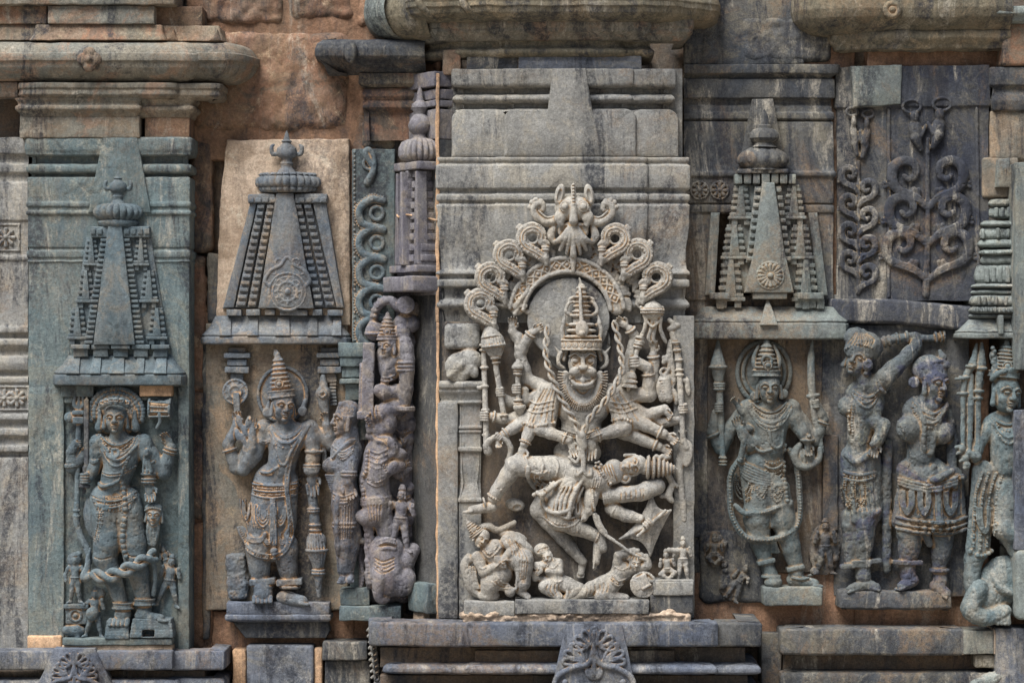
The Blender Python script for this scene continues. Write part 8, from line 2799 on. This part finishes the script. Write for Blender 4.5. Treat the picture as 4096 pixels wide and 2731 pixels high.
c.line([O1(420, 1360), O1(470, 1390), O1(500, 1450)], 4.4, bead=9)
c.line([O2(350, 300), O2(420, 330), O2(500, 290)], 4.4, bead=9)
c.line([O2(345, 330), O2(420, 360), O2(505, 320)], 3.6)
c.put('body', mm, g, zo, amp=.9)
g = root('elephant_head', 'rounded mauve elephant head carved at the foot of the oblique face', 'carving', 1560, 2400, zo)
c = Carve(2.3, -10)
c.ell(O2(490, 900, 104), (76, 80, 56), k=14)
c.ell(O2(500, 1060, 112), (72, 100, 54), k=16)
c.tube([O2(450, 1080, 150), O2(430, 1180, 146), O2(440, 1260, 134), O2(500, 1270, 124)], [26, 20, 15, 12], k=8)
c.tube([O2(560, 1040, 140), O2(590, 1050, 144), O2(600, 1090, 146), O2(560, 1110, 146), O2(550, 1070, 144)], 6, k=2)
c.ell(O2(572, 1075, 142), (20, 14, 12), k=3)
c.ell(O2(630, 1130, 118), (48, 62, 34), (0, 0, .4), 10)
c.cap(O2(640, 960, 96), O2(700, 880, 96), 44, 30, 12)
for y in (780, 800, 850):
    c.tube([O2(420, y + 30, 140), O2(490, y, 158), O2(560, y + 10, 150)], 8, k=4)
for j in range(12):
    c.ball(O2(345 + 6 * (j % 3), 760 + 34 * j, 106), 16, 5)
c.cap(O2(350, 760, 100), O2(360, 1160, 96), 18, 16, 6)
for j in range(4):
    c.line([O2(400, 930 + 30 * j), O2(470, 960 + 30 * j), O2(560, 930 + 26 * j)], 2.8, sub=True)
c.line([O2(420, 1000), O2(490, 1030), O2(550, 1000)], 4, bead=8)
c.line([O2(430, 830), O2(500, 800), O2(570, 820)], 4, bead=8)
c.put('head', mm, g, zo, amp=.9)
g = root('attendant_figure', 'small drummer figure clinging to the oblique face above the elephant head', 'statue', 1610, 2200, zo)
c = Carve(2.2, -10)
mini_person(c, O2(590, 880, 112), 250, .06, (.7, .6), -.5)
c.put('body', mm, g, zo, amp=1.2)
g = root('carved_shaft', 'tall dark beaded shaft standing before the side-face dancer', 'shaft', 1470, 1670, zo)
c = Carve(2.3, 0)
c.box(O1(350, 720, 116), (24, 150, 26), (0, 0, .02), 6)
for j in range(17):
    c.ball(O1(300 - .6 * j, 620 + 24 * j, 112), 10, 3)
c.cap(O1(300, 600, 106), O1(290, 1010, 106), 12, 12, 4)
c.box(O1(340, 1000, 116), (40, 16, 28), rnd=6)
c.put('shaft', mm, g, zo, amp=1.2)
for j, (y, w) in enumerate(((1070, 40), (1120, 46), (1170, 40), (1220, 44), (1270, 36))):
    pass
g = root('guardian_statue', 'blue grey guardian in left profile between pillar and side-face dancer', 'statue', 1375, 2352, 100)
c = Carve(2.1, 20, auto=True)
q = 96
face(c, O1(165, 1040, q), 130, -1.25, .04)
c.ell(O1(185, 960, q - 4), (46, 40, 44), k=8)
for j in range(16):
    c.ball(O1(130 + 26 * (j % 4), 910 + 26 * (j // 4), q + 26 - 3 * (j % 4)), 11, 3)
c.cap(O1(200, 1110, q - 6), O1(200, 1180, q - 8), 34, 38, 8)
c.ell(O1(170, 1290, q - 4), (64, 70, 44), k=12)
c.cap(O1(170, 1330, q - 6), O2(150, 350, q - 6), 58, 48, 14)
for j in range(5):
    c.tube([O1(60 + 20 * j, 1340 - 22 * j, q + 34), O1(120 + 20 * j, 1280 - 20 * j, q + 44), O1(190 + 14 * j, 1240 - 12 * j, q + 36)], 4.5, k=2)
limb(c, [O1(200, 1330, q + 16), O2(200, 220, q + 30), O2(190, 330, q + 40)], [36, 30, 22], 8)
for y in (250, 275):
    c.ring(O2(196, y, q + 34), (0, 1, 0), 30, 5, n=18)
hand(c, O2(190, 320, q + 40), (.25, 1, .1), (-1, 0, 0), (.2, .2, 1), 76, .55)
c.ell(O1(60, 1400, q + 10), (40, 34, 30), k=8)
for j in range(8):
    c.ring(O2(60 + 4 * j, 280 + 18 * j, q), (0, 1, 0), 26 - j, 5, n=16)
c.cap(O2(60, 260, q - 4), O2(90, 430, q - 4), 22, 16, 6)
limb(c, [O2(160, 400, q - 4), O2(160, 700, q + 4), O2(150, 1040, q)], [54, 46, 26], 12)
limb(c, [O2(200, 500, q - 20), O2(220, 760, q - 14), O2(190, 1040, q - 8)], [46, 36, 22], 12)
for y in (660, 690):
    c.ring(O2(160, y, q + 4), (0, 1, 0), 48, 5, n=24)
c.tube([O2(110, 440, q + 20), O2(100, 600, q + 22), O2(110, 900, q + 14)], 9, k=5)
c.beads([O2(110, 440, q + 28), O2(96, 600, q + 30), O2(106, 900, q + 22)], 6, 11)
foot(c, O2(150, 1075, q), O2(130, 1110, q + 34), 20)
foot(c, O2(195, 1075, q - 4), O2(200, 1105, q + 30), 20)
c.tube([O2(240, 760, q - 16), O2(280, 800, q - 10), O2(330, 810, q - 6)], [14, 12, 10], k=5)
for j in range(4):
    c.line([O1(60 + 8 * j, 1240 + 20 * j), O1(150, 1290 + 20 * j), O1(240 - 6 * j, 1230 + 22 * j)], 4, bead=8 if j % 2 else None)
for j in range(4):
    c.line([O2(70, 420 + 26 * j), O2(150, 446 + 26 * j), O2(230, 420 + 26 * j)], 4, bead=8 if j % 2 else None)
for j in range(7):
    c.line([O2(90 + 22 * j, 520), O2(92 + 21 * j, 620), O2(100 + 18 * j, 780)], 2.6, sub=True)
for j in range(8):
    c.line([O1(120 + 14 * j, 930), O1(130 + 14 * j, 960), O1(150 + 12 * j, 1000)], 2.4, sub=True)
c.put('body', M['blue'], g, 100, amp=.9)

# ------------------------------------------------------------------ figure fragment at the right edge
R1 = crop(3800, 1300, 1.0946)
zf = 170
g = root('deity_statue', 'grey green many-armed figure with bundled staffs cut by right edge', 'statue', 3990, 2480, zf)
c = Carve(2.3, 20, auto=True)
q = 140
face(c, R1(246, 300, q + 26), 150, .35, .1)
for (r, dz) in ((90, 18), (76, 30)):
    c.tube([R1(160, 300, q + dz), R1(190, 220, q + dz), R1(260, 195, q + dz), R1(330, 215, q + dz)], 9, k=4)
kirita(c, R1(240, 230, q + 10), 120, 150, 7, .1)
c.tube([R1(190, 130, q + 20), R1(200, 180, q + 30), R1(190, 230, q + 34)], 14, k=5)
for j in range(8):
    c.ball(R1(186 + 6 * (j % 2), 100 + 16 * j, q + 36), 9, 3)
c.ell(R1(250, 450, q), (96, 72, 40), k=12)
c.cap(R1(255, 500, q), R1(250, 620, q), 70, 58, 14)
c.ell(R1(245, 700, q), (76, 60, 40), k=12)
for j in range(4):
    festoon(c, R1(190, 405 + 10 * j, q + 26), R1(310, 400 + 10 * j, q + 30), 30 + 16 * j, 5, 24, 12, bead=j % 2 == 1)
limb(c, [R1(300, 470, q + 10), R1(300, 600, q + 30), R1(250, 580, q + 46)], [30, 26, 20], 8)
hand(c, R1(270, 560, q + 44), (-.3, -1, .1), (1, 0, 0), (0, .2, 1), 60, .3)
limb(c, [R1(190, 430, q), R1(130, 520, q + 6), R1(110, 580, q + 20)], [30, 26, 22], 8)
for x, y in ((50, 540), (66, 580), (80, 560), (100, 570), (120, 575), (70, 610)):
    c.ball(R1(x, y, q + 34), 17, 5)
for x, y in ((40, 530), (46, 556), (58, 590), (76, 620)):
    c.cap(R1(x, y, q + 36), R1(x - 16, y + 4, q + 44), 8, 7, 3)
# bundled staffs
c.tube([R1(122, 84, q + 4), R1(104, 170, q + 8), R1(64, 260, q + 14), R1(58, 520, q + 24)], [5, 17, 11, 10], k=3)
c.tube([R1(146, 80, q), R1(142, 170, q + 6), R1(126, 300, q + 14), R1(122, 560, q + 24)], [6, 20, 13, 12], k=3)
c.tube([R1(96, 220, q + 6), R1(92, 350, q + 18), R1(86, 540, q + 26)], [12, 14, 12], k=4)
for (x, y) in ((96, 180), (142, 190), (128, 290), (122, 320), (60, 300), (66, 230), (50, 235)):
    c.ring(R1(x, y, q + 12), (0, 1, 0), 18, 6, n=16)
# hanging beaded cloth
c.cap(R1(150, 640, q + 6), R1(130, 980, q + 2), 44, 50, 14, zs=.6)
for x in (110, 140, 170, 200):
    c.beads([R1(x + 30, 650, q + 34), R1(x, 760, q + 38), R1(x - 8, 980, q + 30)], 6, 11)
c.beads([R1(90, 990, q + 26), R1(140, 1010, q + 34), R1(200, 980, q + 30)], 9, 15)
for sc_ in (1, .7, .4):
    c.tube([R1(150 - 34 * sc_, 800, q + 40), R1(150 - 30 * sc_, 860, q + 42), R1(150, 880 + 30 * sc_, q + 44), R1(150 + 30 * sc_, 860, q + 42), R1(150 + 34 * sc_, 800, q + 40)], 5, k=2)
# bent leg and foot
limb(c, [R1(260, 720, q), R1(240, 890, q + 30), R1(330, 930, q + 40)], [60, 48, 38], 12)
limb(c, [R1(250, 900, q + 20), R1(290, 990, q + 20), R1(320, 1010, q + 20)], [36, 28, 26], 10)
c.ring(R1(240, 880, q + 24), (0, 1, .2), 50, 6, n=24)
limb(c, [R1(120, 980, q - 10), R1(104, 1100, q - 6), R1(110, 1200, q - 6)], [38, 32, 28], 10)
c.put('body', mv, g, zf, amp=1.2)
g = root('animal_mount', 'worn crouching beast with curled paw beneath the right edge figure', 'statue', 3990, 2500, zf)
c = Carve(2.6, 20)
c.ell(R1(240, 1130, q - 10), (96, 110, 50), (0, 0, .3), 16)
c.ell(R1(170, 1190, q), (70, 70, 46), k=16)
c.tube([R1(130, 1150, q + 30), R1(90, 1240, q + 30), R1(150, 1280, q + 36), R1(240, 1250, q + 36)], [34, 36, 30, 26], k=12)
for j in range(4):
    c.cap(R1(200 + 16 * j, 1270, q + 50), R1(204 + 16 * j, 1300, q + 52), 10, 9, 4)
c.tube([R1(190, 1090, q + 26), R1(220, 1150, q + 40), R1(300, 1180, q + 36)], [12, 14, 12], k=8)
c.put('body', mv, g, zf, amp=1.8)
# ------------------------------------------------------------------ thin out the carved meshes where the surface is smooth
for o in THIN:
    md_ = o.modifiers.new('thin', 'DECIMATE')
    md_.ratio = 0.55
    md_.use_collapse_triangulate = True
dg = bpy.context.evaluated_depsgraph_get()
new = [(o, bpy.data.meshes.new_from_object(o.evaluated_get(dg), depsgraph=dg)) for o in THIN]
for o, me in new:
    o.modifiers.clear()
    old = o.data
    o.data = me
    me.name = old.name
    me.polygons.foreach_set('use_smooth', np.ones(len(me.polygons), dtype=bool))
    bpy.data.meshes.remove(old)
